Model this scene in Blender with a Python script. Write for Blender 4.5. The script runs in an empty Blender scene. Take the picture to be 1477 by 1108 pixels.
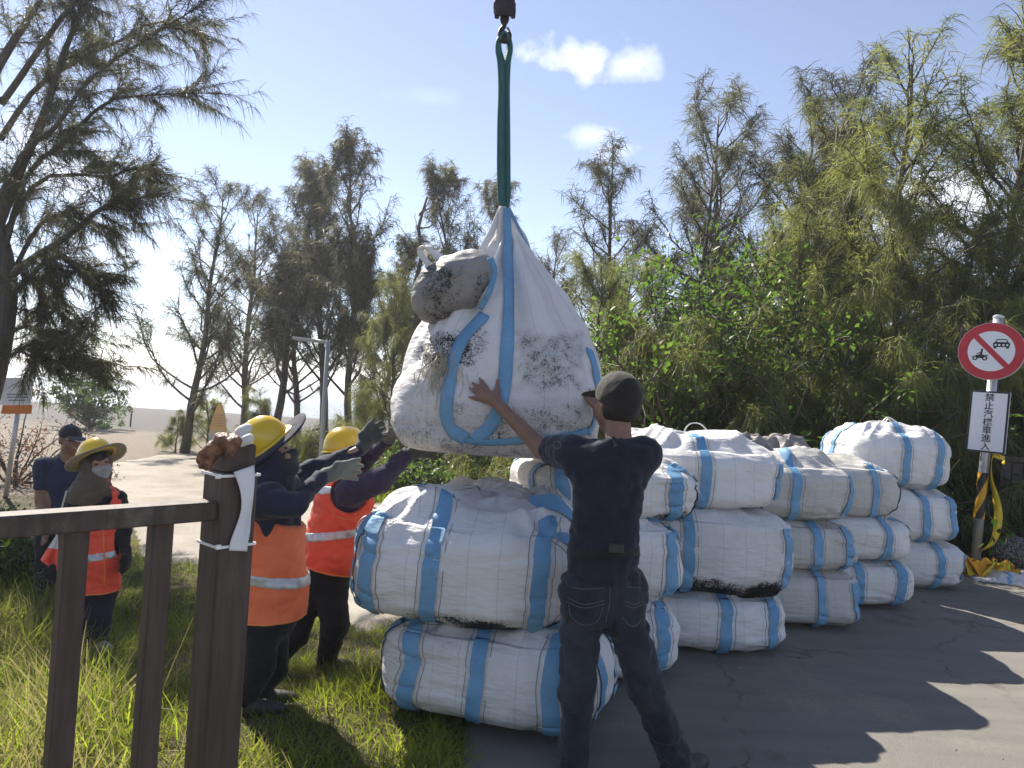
import bpy, math, random
import numpy as np
from mathutils import Vector, Matrix

R = math.radians
scene = bpy.context.scene
COL = scene.collection

# ------------------------------------------------------------------ camera, world, sun, exposure
IMG_W, IMG_H, FPX = 1477.0, 1108.0, 1067.0
CAM_H = 1.5
PITCH, ROLL = R(1.254), R(3.47)
_f = np.array([0, math.cos(PITCH), math.sin(PITCH)])
_r0 = np.array([1.0, 0, 0])
_u0 = np.array([0, -math.sin(PITCH), math.cos(PITCH)])
_r = math.cos(ROLL) * _r0 + math.sin(ROLL) * _u0
_u = -math.sin(ROLL) * _r0 + math.cos(ROLL) * _u0
CAM = np.array([0, 0, CAM_H])

cam_d = bpy.data.cameras.new('camera')
cam_d.sensor_width = 36.0
cam_d.lens = FPX / IMG_W * 36.0
cam_d.clip_start = 0.05
cam_d.clip_end = 60000
cam = bpy.data.objects.new('camera', cam_d)
COL.objects.link(cam)
M = Matrix.Identity(4)
for i in range(3):
    M[i][0] = _r[i]; M[i][1] = _u[i]; M[i][2] = -_f[i]; M[i][3] = CAM[i]
cam.matrix_world = M
scene.camera = cam

SUN_AZ, SUN_EL = R(-37), R(43.5)          # azimuth from +Y, negative to the left
SUN_DIR = Vector((math.sin(SUN_AZ) * math.cos(SUN_EL), math.cos(SUN_AZ) * math.cos(SUN_EL), math.sin(SUN_EL)))
sun_d = bpy.data.lights.new('sun', 'SUN')
sun_d.energy = 4.2
sun_d.angle = R(0.55)
sun_d.color = (1.0, 0.93, 0.82)
sun = bpy.data.objects.new('sun', sun_d)
COL.objects.link(sun)
sun.rotation_euler = SUN_DIR.to_track_quat('Z', 'Y').to_euler()
sun.location = (-20, 30, 40)

world = bpy.data.worlds.new('World')
scene.world = world
world.use_nodes = True
wn, wl = world.node_tree.nodes, world.node_tree.links
wn.clear()
w_out = wn.new('ShaderNodeOutputWorld')
w_bg = wn.new('ShaderNodeBackground')
w_bg.inputs['Strength'].default_value = 0.075
sky = wn.new('ShaderNodeTexSky')
sky.sky_type = 'NISHITA'
sky.sun_disc = False
sky.sun_elevation = SUN_EL
sky.sun_rotation = SUN_AZ
sky.altitude = 0
sky.air_density = 0.85
sky.dust_density = 0.05
sky.ozone_density = 2.0
wl.new(w_bg.outputs[0], w_out.inputs[0])

def w_math(op, a, b=None, clamp=False):
    n = wn.new('ShaderNodeMath'); n.operation = op; n.use_clamp = clamp
    for i, v in enumerate((a, b)):
        if v is None: continue
        if isinstance(v, (int, float)): n.inputs[i].default_value = v
        else: wl.new(v, n.inputs[i])
    return n.outputs[0]

def pix_dir(px, py):
    d = _f + (px - IMG_W / 2) / FPX * _r - (py - IMG_H / 2) / FPX * _u
    return d

# clouds: soft noise patches in the sky, one puffy cloud and thin wisps
tc = wn.new('ShaderNodeTexCoord')
nz = wn.new('ShaderNodeTexNoise'); nz.inputs['Scale'].default_value = 9.0
nz.inputs['Detail'].default_value = 7.0; nz.inputs['Roughness'].default_value = 0.58
wl.new(tc.outputs['Generated'], nz.inputs['Vector'])
nz2 = wn.new('ShaderNodeTexNoise'); nz2.inputs['Scale'].default_value = 26.0
nz2.inputs['Detail'].default_value = 5.0
wl.new(tc.outputs['Generated'], nz2.inputs['Vector'])
def cloud_blob(px, py, rx, ry, gain=1.0):
    c = pix_dir(px, py); c = c / np.linalg.norm(c)
    right = np.cross(c, [0, 0, 1.0]); right /= np.linalg.norm(right)
    up = np.cross(right, c)
    sub = wn.new('ShaderNodeVectorMath'); sub.operation = 'SUBTRACT'
    wl.new(tc.outputs['Generated'], sub.inputs[0]); sub.inputs[1].default_value = c
    outs = []
    for ax, rr in ((right, rx / FPX), (up, ry / FPX), (c, 0.3)):
        d = wn.new('ShaderNodeVectorMath'); d.operation = 'DOT_PRODUCT'
        wl.new(sub.outputs[0], d.inputs[0]); d.inputs[1].default_value = ax / rr
        outs.append(w_math('MULTIPLY', d.outputs['Value'], d.outputs['Value']))
    s = w_math('ADD', w_math('ADD', outs[0], outs[1]), outs[2])
    base = w_math('SUBTRACT', 1.0, w_math('POWER', s, 0.5))
    nn = w_math('ADD', w_math('MULTIPLY', w_math('SUBTRACT', nz.outputs['Fac'], 0.5), 2.6),
                w_math('MULTIPLY', w_math('SUBTRACT', nz2.outputs['Fac'], 0.5), 1.5))
    v = w_math('ADD', base, nn)
    return w_math('MULTIPLY', w_math('MULTIPLY', v, 1.25, True), gain, True)
blobs = [cloud_blob(838, 84, 72, 36, 0.85), cloud_blob(900, 92, 50, 26, 0.5), cloud_blob(850, 195, 42, 18, 0.4), cloud_blob(892, 218, 34, 14, 0.35),
         cloud_blob(70, 235, 120, 45, 0.5), cloud_blob(180, 360, 120, 22, 0.35), cloud_blob(340, 385, 80, 30, 0.4),
         cloud_blob(1330, 300, 130, 60, 0.7), cloud_blob(620, 140, 60, 14, 0.08)]
cov = blobs[0]
for b in blobs[1:]:
    cov = w_math('MAXIMUM', cov, b)
mixc = wn.new('ShaderNodeMix'); mixc.data_type = 'RGBA'
wl.new(cov, mixc.inputs['Factor'])
# haze-whitened blue of the sky (a touch of saturation control on the physical sky)
hsv = wn.new('ShaderNodeHueSaturation'); hsv.inputs['Saturation'].default_value = 0.84
wl.new(sky.outputs['Color'], hsv.inputs['Color'])
tint = wn.new('ShaderNodeMix'); tint.data_type = 'RGBA'; tint.blend_type = 'MULTIPLY'; tint.inputs['Factor'].default_value = 1.0
wl.new(hsv.outputs['Color'], tint.inputs['A']); tint.inputs['B'].default_value = (1.05, 0.97, 0.97, 1)
wl.new(tint.outputs['Result'], mixc.inputs['A'])
mixc.inputs['B'].default_value = (8.4, 8.5, 8.8, 1)
wl.new(mixc.outputs['Result'], w_bg.inputs['Color'])

scene.view_settings.view_transform = 'Standard'
scene.view_settings.look = 'None'
scene.view_settings.exposure = 1.4
scene.view_settings.gamma = 1.0
scene.view_settings.use_curve_mapping = False

# ------------------------------------------------------------------ photo pixel -> place
def ray(px, py):
    return pix_dir(px, py)
def P(px, py, Y):
    d = ray(px, py)
    return CAM + d * (Y / d[1])

def sstep(a, b, x):
    t = np.clip((np.asarray(x, float) - a) / (b - a), 0, 1)
    return t * t * (3 - 2 * t)

# ------------------------------------------------------------------ vector noise
_rng = np.random.RandomState(7)
_perm = np.concatenate([_rng.permutation(256)] * 3)
_grad = _rng.normal(size=(256, 3)); _grad /= np.linalg.norm(_grad, axis=1)[:, None]
def perlin(p):
    p = np.asarray(p, float)
    i = np.floor(p).astype(int); f = p - i; i &= 255
    w = f * f * f * (f * (f * 6 - 15) + 10)
    out = 0
    for dx in (0, 1):
        wx = w[..., 0] if dx else 1 - w[..., 0]
        for dy in (0, 1):
            wy = w[..., 1] if dy else 1 - w[..., 1]
            for dz in (0, 1):
                wz = w[..., 2] if dz else 1 - w[..., 2]
                h = _perm[_perm[_perm[i[..., 0] + dx] + i[..., 1] + dy] + i[..., 2] + dz] & 255
                g = _grad[h]
                d = f - np.array([dx, dy, dz])
                out = out + wx * wy * wz * (g * d).sum(-1)
    return out * 1.5
def fbm(p, oct=4, gain=0.5):
    a, s, o = 1.0, 1.0, 0
    for k in range(oct):
        o = o + a * perlin(np.asarray(p) * s + 17.3 * k); a *= gain; s *= 2.03
    return o
def ridge(p):
    return 1 - np.abs(perlin(p)) * 2

# ------------------------------------------------------------------ terrain
def ground_s(x, y):
    return x * -0.67 + (y - 3.0) * 0.74
def ground_z(x, y):
    x = np.asarray(x, float); y = np.asarray(y, float)
    s = np.maximum(ground_s(x, y) - 1.0, 0)
    s = np.where(y > -20, s, 0)
    z = -0.58 * (1 - np.exp(-s / 1.75))
    far = np.maximum(y, 0)
    z = z - 0.35 * sstep(20, 45, far) - 1.4 * sstep(45, 105, far) - 8 * sstep(105, 260, far)
    return z
def G(px, py):
    """the ground point seen at a photo pixel"""
    d = ray(px, py)
    t0 = 0.5
    for t in np.geomspace(0.5, 400, 900):
        p = CAM + d * t
        if p[2] < ground_z(p[0], p[1]):
            break
        t0 = t
    lo, hi = t0, t
    for _ in range(30):
        m = (lo + hi) / 2
        p = CAM + d * m
        if p[2] < ground_z(p[0], p[1]): hi = m
        else: lo = m
    return CAM + d * lo

# ------------------------------------------------------------------ scene objects
ORG = {}
def thing(name, label, cat, loc, group=None):
    o = bpy.data.objects.new(name, None); COL.objects.link(o)
    o.empty_display_size = 0.1
    loc = np.array(loc, float)
    o.location = loc; ORG[o.name] = loc
    o['label'] = label; o['category'] = cat
    if group: o['group'] = group
    return o
def tag(o, label, cat, group=None):
    o['label'] = label; o['category'] = cat
    if group: o['group'] = group
    return o
def mk(name, V, Fc, mats, parent=None, smooth=True, mi=None, loc=None, attrs=None, uv=None):
    """one mesh object from world-space vertices"""
    V = np.asarray(V, float)
    if parent is not None: org = ORG[parent.name]
    else: org = np.array(loc if loc is not None else (0, 0, 0), float)
    me = bpy.data.meshes.new(name)
    L = V - org
    if isinstance(Fc, np.ndarray):
        nf, k = Fc.shape
        me.vertices.add(len(L)); me.vertices.foreach_set('co', L.astype(np.float32).ravel())
        me.loops.add(nf * k); me.loops.foreach_set('vertex_index', Fc.astype(np.int32).ravel())
        me.polygons.add(nf)
        me.polygons.foreach_set('loop_start', np.arange(0, nf * k, k, dtype=np.int32))
        me.update(calc_edges=True)
    else:
        me.from_pydata([tuple(v) for v in L], [], [tuple(int(i) for i in f) for f in Fc])
    if not isinstance(mats, (list, tuple)): mats = [mats]
    for m in mats: me.materials.append(m)
    if mi is not None:
        me.polygons.foreach_set('material_index', np.asarray(mi, np.int32))
    me.polygons.foreach_set('use_smooth', np.full(len(me.polygons), bool(smooth)))
    if attrs:
        for an, av in attrs.items():
            at = me.attributes.new(an, 'FLOAT', 'POINT'); at.data.foreach_set('value', np.asarray(av, np.float32))
    me.update()
    o = bpy.data.objects.new(name, me); COL.objects.link(o)
    if parent is not None:
        o.parent = parent; ORG[o.name] = org
    else:
        o.location = org; ORG[o.name] = org
    return o
def sharp(o, deg=35):
    me = o.data
    try: me.set_sharp_from_angle(angle=R(deg))
    except Exception: pass
    return o
def base_of(V):
    V = np.asarray(V); c = (V.min(0) + V.max(0)) / 2; c[2] = V[:, 2].min()
    return c

class MB:
    """collects simple shapes into one mesh"""
    def __init__(s): s.V = []; s.F = []; s.M = []
    def add(s, V, F, m=0):
        n = len(s.V); s.V += [tuple(v) for v in V]; s.F += [tuple(int(i) + n for i in f) for f in F]; s.M += [m] * len(F)
        return s
    def build(s, name, mats, parent=None, smooth=False, loc=None):
        if parent is None and loc is None: loc = base_of(s.V)
        o = mk(name, s.V, s.F, mats, parent, smooth, s.M, loc)
        return sharp(o) if smooth else o

def box(c, half, ax=None, bev=0.0):
    """box with chamfered edges; ax = 3 row vectors"""
    c = np.array(c, float); h = np.array(half, float)
    ax = np.eye(3) if ax is None else np.array(ax, float)
    if bev <= 0:
        V = [c + (ax.T @ (np.array([sx, sy, sz]) * h)) for sx in (-1, 1) for sy in (-1, 1) for sz in (-1, 1)]
        F = [(0, 1, 3, 2), (4, 6, 7, 5), (0, 4, 5, 1), (2, 3, 7, 6), (0, 2, 6, 4), (1, 5, 7, 3)]
        return V, F
    V, idx = [], {}
    for sx in (-1, 1):
        for sy in (-1, 1):
            for sz in (-1, 1):
                s = np.array([sx, sy, sz])
                for k in range(3):
                    q = s * (h - bev); q[k] = s[k] * h[k]
                    idx[(sx, sy, sz, k)] = len(V); V.append(c + ax.T @ q)
    F = []
    for k in range(3):
        a, b = (k + 1) % 3, (k + 2) % 3
        for sk in (-1, 1):
            loop = []
            for sa, sb in ((-1, -1), (1, -1), (1, 1), (-1, 1)):
                s = [0, 0, 0]; s[k] = sk; s[a] = sa; s[b] = sb
                loop.append(idx[(s[0], s[1], s[2], k)])
            F.append(loop if sk > 0 else loop[::-1])
    for k in range(3):          # edge chamfers, edge along k
        a, b = (k + 1) % 3, (k + 2) % 3
        for sa in (-1, 1):
            for sb in (-1, 1):
                def g(sk, f):
                    s = [0, 0, 0]; s[k] = sk; s[a] = sa; s[b] = sb
                    return idx[(s[0], s[1], s[2], f)]
                q = [g(-1, a), g(1, a), g(1, b), g(-1, b)]
                F.append(q if sa * sb > 0 else q[::-1])
    for sx in (-1, 1):
        for sy in (-1, 1):
            for sz in (-1, 1):
                t = [idx[(sx, sy, sz, k)] for k in range(3)]
                F.append(t if sx * sy * sz > 0 else t[::-1])
    return V, F

def frame_along(t, hint=(0, 0, 1)):
    t = np.array(t, float); t /= np.linalg.norm(t) + 1e-12
    h = np.array(hint, float)
    if abs(np.dot(t, h)) > 0.95: h = np.array([1.0, 0, 0])
    a = np.cross(h, t); a /= np.linalg.norm(a); b = np.cross(t, a)
    return t, a, b
def tube(pts, rad, n=8, closed=False, cap=True, flat=1.0):
    pts = np.array(pts, float); N = len(pts)
    rad = np.full(N, rad, float) if np.isscalar(rad) else np.array(rad, float)
    V, F = [], []
    prev = None
    for i in range(N):
        if closed: t = pts[(i + 1) % N] - pts[i - 1]
        else: t = pts[min(i + 1, N - 1)] - pts[max(i - 1, 0)]
        t = t / (np.linalg.norm(t) + 1e-12)
        if prev is None: _, a, b = frame_along(t)
        else:
            a = prev - t * np.dot(prev, t); a /= np.linalg.norm(a) + 1e-12; b = np.cross(t, a)
        prev = a
        for k in range(n):
            an = 2 * math.pi * k / n
            V.append(pts[i] + rad[i] * (math.cos(an) * a + math.sin(an) * b * flat))
    for i in range(N if closed else N - 1):
        j = (i + 1) % N
        for k in range(n):
            k2 = (k + 1) % n
            F.append((i * n + k, i * n + k2, j * n + k2, j * n + k))
    if cap and not closed:
        F.append(tuple(range(n))[::-1]); F.append(tuple(range((N - 1) * n, N * n)))
    return V, F
def spline(pts, n=24):
    """Catmull-Rom through points"""
    p = np.array(pts, float)
    q = np.vstack([2 * p[0] - p[1], p, 2 * p[-1] - p[-2]])
    out = []
    m = len(p) - 1
    for t in np.linspace(0, m - 1e-9, n):
        i = int(t); f = t - i
        a, b, c, d = q[i], q[i + 1], q[i + 2], q[i + 3]
        out.append(0.5 * ((2 * b) + (-a + c) * f + (2 * a - 5 * b + 4 * c - d) * f * f + (-a + 3 * b - 3 * c + d) * f ** 3))
    return np.array(out)
def ribbon(pts, wvec, width, thick=0.004):
    """solid strap following pts; wvec = width direction per point (or one)"""
    pts = np.array(pts, float); N = len(pts)
    wv = np.array(wvec, float)
    if wv.ndim == 1: wv = np.tile(wv, (N, 1))
    width = np.full(N, width, float) if np.isscalar(width) else np.array(width, float)
    V, F = [], []
    for i in range(N):
        t = pts[min(i + 1, N - 1)] - pts[max(i - 1, 0)]; t /= np.linalg.norm(t) + 1e-12
        w = wv[i] - t * np.dot(wv[i], t); w /= np.linalg.norm(w) + 1e-12
        nn = np.cross(t, w)
        for sw, sn in ((-1, -1), (1, -1), (1, 1), (-1, 1)):
            V.append(pts[i] + w * sw * width[i] / 2 + nn * sn * thick / 2)
    for i in range(N - 1):
        for k in range(4):
            k2 = (k + 1) % 4
            F.append((4 * i + k, 4 * i + k2, 4 * i + 4 + k2, 4 * i + 4 + k))
    F.append((3, 2, 1, 0)); F.append((4 * N - 4, 4 * N - 3, 4 * N - 2, 4 * N - 1))
    return V, F
def lathe(c, axis, prof, n=24, hint=(0, 0, 1), sx=1.0, sy=1.0):
    """profile [(r, h)] turned about axis at c"""
    t, a, b = frame_along(axis, hint)
    c = np.array(c, float); V, F = [], []
    for r, h in prof:
        for k in range(n):
            an = 2 * math.pi * k / n
            V.append(c + t * h + r * (math.cos(an) * a * sx + math.sin(an) * b * sy))
    m = len(prof)
    for i in range(m - 1):
        for k in range(n):
            k2 = (k + 1) % n
            F.append((i * n + k, i * n + k2, (i + 1) * n + k2, (i + 1) * n + k))
    if prof[0][0] > 1e-6: F.append(tuple(range(n))[::-1])
    if prof[-1][0] > 1e-6: F.append(tuple(range((m - 1) * n, m * n)))
    return V, F
def prism(poly, o, ax, ay, d0, d1):
    """extruded polygon: 2D points in the (ax, ay) plane at o, from depth d0 to d1 along ax x ay"""
    o = np.array(o, float); ax = np.array(ax, float); ay = np.array(ay, float); nn = np.cross(ax, ay)
    k = len(poly)
    V = [o + ax * x + ay * y + nn * d0 for x, y in poly] + [o + ax * x + ay * y + nn * d1 for x, y in poly]
    F = [tuple(range(k))[::-1], tuple(range(k, 2 * k))] + [(i, (i + 1) % k, (i + 1) % k + k, i + k) for i in range(k)]
    return V, F

# ------------------------------------------------------------------ smooth solid shapes (distance fields -> surface)
def cone(a, b, ra, rb, flat=None, fs=1.0):
    return ('c', np.array(a, float), np.array(b, float), ra, rb, None if flat is None else np.array(flat, float) / np.linalg.norm(flat), fs)
def ell(c, radii, ax=None):
    return ('e', np.array(c, float), np.array(radii, float), np.eye(3) if ax is None else np.array(ax, float))
def prim_bounds(p):
    if p[0] == 'c':
        r = max(p[3], p[4]); return np.minimum(p[1], p[2]) - r, np.maximum(p[1], p[2]) + r
    r = max(p[2]); return p[1] - r, p[1] + r
def prim_d(p, X):
    if p[0] == 'c':
        a, b = p[1], p[2]; ab = b - a
        h = np.clip(((X - a) @ ab) / (ab @ ab + 1e-9), 0, 1)
        q = X - a - h[..., None] * ab
        r = p[3] + (p[4] - p[3]) * h
        if p[5] is not None:
            w = p[5]; dw = q @ w
            l2 = (q * q).sum(-1) - dw * dw
            l = np.sqrt(np.maximum(l2, 0) + (dw * p[6]) ** 2 + 1e-12)
            return (l - r) / (1 + (p[6] - 1) * 0.5)
        return np.sqrt((q * q).sum(-1)) - r
    L = (X - p[1]) @ p[3].T
    k0 = np.sqrt(((L / p[2]) ** 2).sum(-1)) + 1e-9
    k1 = np.sqrt(((L / p[2] ** 2) ** 2).sum(-1)) + 1e-9
    return k0 * (k0 - 1) / k1
def sdf_mesh(prims, h, k=0.012, infl=0.0, cuts=(), noise=None, smooth=2, sub=()):
    lo = np.min([prim_bounds(p)[0] for p in prims], 0) - 4 * h - abs(infl) - 0.02
    hi = np.max([prim_bounds(p)[1] for p in prims], 0) + 4 * h + abs(infl) + 0.02
    n = np.ceil((hi - lo) / h).astype(int) + 1
    S = np.zeros(n)
    gx = [lo[i] + h * np.arange(n[i]) for i in range(3)]
    def region(p, pad):
        a, b = prim_bounds(p)
        i0 = np.maximum(((a - pad - lo) / h).astype(int), 0); i1 = np.minimum(np.ceil((b + pad - lo) / h).astype(int) + 1, n)
        return tuple(slice(i0[j], i1[j]) for j in range(3))
    for p in prims:
        sl = region(p, 6 * k + 2 * h)
        X = np.stack(np.meshgrid(gx[0][sl[0]], gx[1][sl[1]], gx[2][sl[2]], indexing='ij'), -1)
        S[sl] += np.exp(np.clip(-prim_d(p, X) / k, -60, 60))
    D = -k * np.log(S + 1e-9) - infl
    if cuts or noise is not None:
        X = np.stack(np.meshgrid(*gx, indexing='ij'), -1)
        if noise is not None:
            near = np.abs(D) < 0.04
            D[near] += noise(X[near])
        for pt, nr in cuts:
            nr = np.array(nr, float); nr /= np.linalg.norm(nr)
            D = np.maximum(D, (X - np.array(pt)) @ nr)
    for p in sub:
        sl = region(p, 2 * h)
        X = np.stack(np.meshgrid(gx[0][sl[0]], gx[1][sl[1]], gx[2][sl[2]], indexing='ij'), -1)
        D[sl] = np.maximum(D[sl], -prim_d(p, X))
    return surface_nets(D, lo, h, smooth)
def surface_nets(D, lo, h, smooth):
    In = D < 0
    nx, ny, nz_ = D.shape
    cnt = np.zeros((nx - 1, ny - 1, nz_ - 1), np.int8)
    offs = [(i, j, k) for i in (0, 1) for j in (0, 1) for k in (0, 1)]
    for o in offs:
        cnt += In[o[0]:nx - 1 + o[0], o[1]:ny - 1 + o[1], o[2]:nz_ - 1 + o[2]]
    mixed = (cnt > 0) & (cnt < 8)
    ci = np.argwhere(mixed)
    idx = np.full(mixed.shape, -1); idx[mixed] = np.arange(len(ci))
    vals = np.stack([D[ci[:, 0] + o[0], ci[:, 1] + o[1], ci[:, 2] + o[2]] for o in offs], 1)
    acc = np.zeros((len(ci), 3)); nn = np.zeros(len(ci))
    oa = np.array(offs, float)
    for a in range(8):
        for b in range(a + 1, 8):
            if np.abs(oa[a] - oa[b]).sum() != 1: continue
            c = (vals[:, a] < 0) != (vals[:, b] < 0)
            t = vals[c, a] / (vals[c, a] - vals[c, b])
            acc[c] += oa[a] + t[:, None] * (oa[b] - oa[a]); nn[c] += 1
    V = lo + h * (ci + acc / nn[:, None])
    Fs = []
    for ax in range(3):
        b, c = (ax + 1) % 3, (ax + 2) % 3
        s0 = [slice(None)] * 3; s1 = [slice(None)] * 3
        s0[ax] = slice(0, -1); s1[ax] = slice(1, None)
        for d in (b, c): s0[d] = slice(1, -1); s1[d] = slice(1, -1)
        A, B = In[tuple(s0)], In[tuple(s1)]
        e = np.argwhere(A != B)
        if len(e) == 0: continue
        flip = A[e[:, 0], e[:, 1], e[:, 2]]
        e = e.copy(); e[:, b] += 1; e[:, c] += 1
        def cell(db, dc):
            q = e.copy(); q[:, b] -= db; q[:, c] -= dc
            return idx[q[:, 0], q[:, 1], q[:, 2]]
        q = np.stack([cell(1, 1), cell(0, 1), cell(0, 0), cell(1, 0)], 1)
        q[~flip] = q[~flip][:, ::-1]
        Fs.append(q)
    F = np.vstack(Fs)
    for _ in range(smooth):
        acc = np.zeros_like(V); cn = np.zeros(len(V))
        for a in range(4):
            i, j = F[:, a], F[:, (a + 1) % 4]
            np.add.at(acc, i, V[j]); np.add.at(cn, i, 1)
            np.add.at(acc, j, V[i]); np.add.at(cn, j, 1)
        V = V * 0.45 + 0.55 * acc / cn[:, None]
    return V, F

# ------------------------------------------------------------------ materials
def new_mat(name):
    m = bpy.data.materials.new(name); m.use_nodes = True
    nt = m.node_tree; nt.nodes.clear()
    out = nt.nodes.new('ShaderNodeOutputMaterial'); b = nt.nodes.new('ShaderNodeBsdfPrincipled')
    nt.links.new(b.outputs[0], out.inputs[0])
    return m, nt, b, out
def _in(nt, sock, v):
    if hasattr(v, 'is_linked') or hasattr(v, 'links'): nt.links.new(v, sock)
    else: sock.default_value = v
def n_coord(nt, scale=(1, 1, 1), kind='Object'):
    tcn = nt.nodes.new('ShaderNodeTexCoord'); mp = nt.nodes.new('ShaderNodeMapping')
    mp.inputs['Scale'].default_value = scale
    nt.links.new(tcn.outputs[kind], mp.inputs['Vector'])
    return mp.outputs['Vector']
def n_noise(nt, vec, scale, detail=4, rough=0.55, out='Fac'):
    n = nt.nodes.new('ShaderNodeTexNoise'); n.inputs['Scale'].default_value = scale
    n.inputs['Detail'].default_value = detail; n.inputs['Roughness'].default_value = rough
    nt.links.new(vec, n.inputs['Vector'])
    return n.outputs[out]
def n_math(nt, op, a, b=0.0, clamp=False):
    n = nt.nodes.new('ShaderNodeMath'); n.operation = op; n.use_clamp = clamp
    _in(nt, n.inputs[0], a); _in(nt, n.inputs[1], b)
    return n.outputs[0]
def n_ramp(nt, fac, stops):
    n = nt.nodes.new('ShaderNodeValToRGB'); nt.links.new(fac, n.inputs['Fac'])
    e = n.color_ramp.elements
    while len(e) < len(stops): e.new(0.5)
    for el, (p, c) in zip(e, stops):
        el.position = p; el.color = (c[0], c[1], c[2], 1) if not isinstance(c, (int, float)) else (c, c, c, 1)
    return n.outputs['Color']
def n_mix(nt, fac, a, b, blend='MIX'):
    n = nt.nodes.new('ShaderNodeMix'); n.data_type = 'RGBA'; n.blend_type = blend
    _in(nt, n.inputs['Factor'], fac)
    for k, v in (('A', a), ('B', b)):
        if isinstance(v, tuple): n.inputs[k].default_value = (v[0], v[1], v[2], 1)
        else: nt.links.new(v, n.inputs[k])
    return n.outputs['Result']
def n_bump(nt, b, height, strength=0.3, dist=0.01):
    n = nt.nodes.new('ShaderNodeBump'); n.inputs['Strength'].default_value = strength; n.inputs['Distance'].default_value = dist
    nt.links.new(height, n.inputs['Height']); nt.links.new(n.outputs[0], b.inputs['Normal'])
def n_attr(nt, name):
    n = nt.nodes.new('ShaderNodeAttribute'); n.attribute_name = name
    return n.outputs['Fac']
def pmat(name, c1, c2=None, scale=8.0, rough=0.7, bump=0.2, bscale=None, metal=0.0, stretch=(1, 1, 1), dist=0.01, detail=5, spec=0.4, lo=0.3, hi=0.7, coat=0.0):
    m, nt, b, out = new_mat(name)
    c2 = c2 or tuple(min(1, x * 1.35 + 0.003) for x in c1)
    v = n_coord(nt, stretch)
    f = n_noise(nt, v, scale, detail)
    col = n_ramp(nt, f, [(lo, c1), (hi, c2)])
    nt.links.new(col, b.inputs['Base Color'])
    b.inputs['Roughness'].default_value = rough; b.inputs['Metallic'].default_value = metal
    b.inputs['Specular IOR Level'].default_value = spec
    b.inputs['Coat Weight'].default_value = coat
    if bump > 0:
        n_bump(nt, b, n_noise(nt, v, bscale or scale * 4, 4), bump, dist)
    return m
def leaf_mat(name, c1, c2, trans, rough=0.5, scale=1.5):
    m, nt, b, out = new_mat(name)
    v = n_coord(nt)
    f = n_noise(nt, v, scale, 3)
    oi = nt.nodes.new('ShaderNodeObjectInfo')
    col = n_ramp(nt, f, [(0.32, c1), (0.68, c2)])
    hs = nt.nodes.new('ShaderNodeHueSaturation')
    nt.links.new(col, hs.inputs['Color'])
    nt.links.new(n_math(nt, 'ADD', n_math(nt, 'MULTIPLY', oi.outputs['Random'], 0.5), 0.75), hs.inputs['Value'])
    nt.links.new(hs.outputs[0], b.inputs['Base Color'])
    b.inputs['Roughness'].default_value = rough; b.inputs['Specular IOR Level'].default_value = 0.3
    tr = nt.nodes.new('ShaderNodeBsdfTranslucent')
    mx = nt.nodes.new('ShaderNodeMix'); mx.data_type = 'RGBA'; mx.blend_type = 'MULTIPLY'; mx.inputs['Factor'].default_value = 1
    nt.links.new(hs.outputs[0], mx.inputs['A']); mx.inputs['B'].default_value = (*trans, 1)
    nt.links.new(mx.outputs['Result'], tr.inputs['Color'])
    ms = nt.nodes.new('ShaderNodeMixShader'); ms.inputs[0].default_value = 0.58
    nt.links.new(b.outputs[0], ms.inputs[1]); nt.links.new(tr.outputs[0], ms.inputs[2])
    nt.links.new(ms.outputs[0], out.inputs[0])
    return m

# ------------------------------------------------------------------ material library
def mat_ground():
    m, nt, b, out = new_mat('sandy_ground')
    v = n_coord(nt)
    sep = nt.nodes.new('ShaderNodeSeparateXYZ'); nt.links.new(v, sep.inputs[0])
    big = n_noise(nt, v, 0.5, 5); fine = n_noise(nt, v, 14, 6, 0.7); mid = n_noise(nt, v, 3, 5)
    sand = n_ramp(nt, fine, [(0.3, (0.15, 0.127, 0.10)), (0.7, (0.25, 0.215, 0.175))])
    wet = n_ramp(nt, fine, [(0.3, (0.095, 0.089, 0.084)), (0.7, (0.15, 0.14, 0.13))])
    soil = n_ramp(nt, mid, [(0.3, (0.045, 0.038, 0.024)), (0.7, (0.12, 0.10, 0.06))])
    yb = n_math(nt, 'ADD', sep.outputs['Y'], n_math(nt, 'MULTIPLY', n_math(nt, 'SUBTRACT', big, 0.5), 10.0))
    f1 = n_math(nt, 'DIVIDE', n_math(nt, 'SUBTRACT', yb, 11.0), 4.0, True)
    f2 = n_math(nt, 'DIVIDE', n_math(nt, 'SUBTRACT', yb, 30.0), 5.0, True)
    # right-hand side under the trees keeps leaf litter
    xr = n_math(nt, 'DIVIDE', n_math(nt, 'SUBTRACT', sep.outputs['X'], n_math(nt, 'MULTIPLY', sep.outputs['Y'], -0.12)), 3.0, True)
    f1 = n_math(nt, 'MULTIPLY', f1, n_math(nt, 'SUBTRACT', 1.0, xr), True)
    c = n_mix(nt, f1, soil, sand)
    c = n_mix(nt, n_math(nt, 'MULTIPLY', f2, n_math(nt, 'SUBTRACT', 1.0, xr)), c, wet)
    nt.links.new(c, b.inputs['Base Color']); b.inputs['Roughness'].default_value = 0.95
    b.inputs['Specular IOR Level'].default_value = 0.15
    n_bump(nt, b, n_noise(nt, v, 5, 8, 0.65), 0.9, 0.06)
    return m
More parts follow.
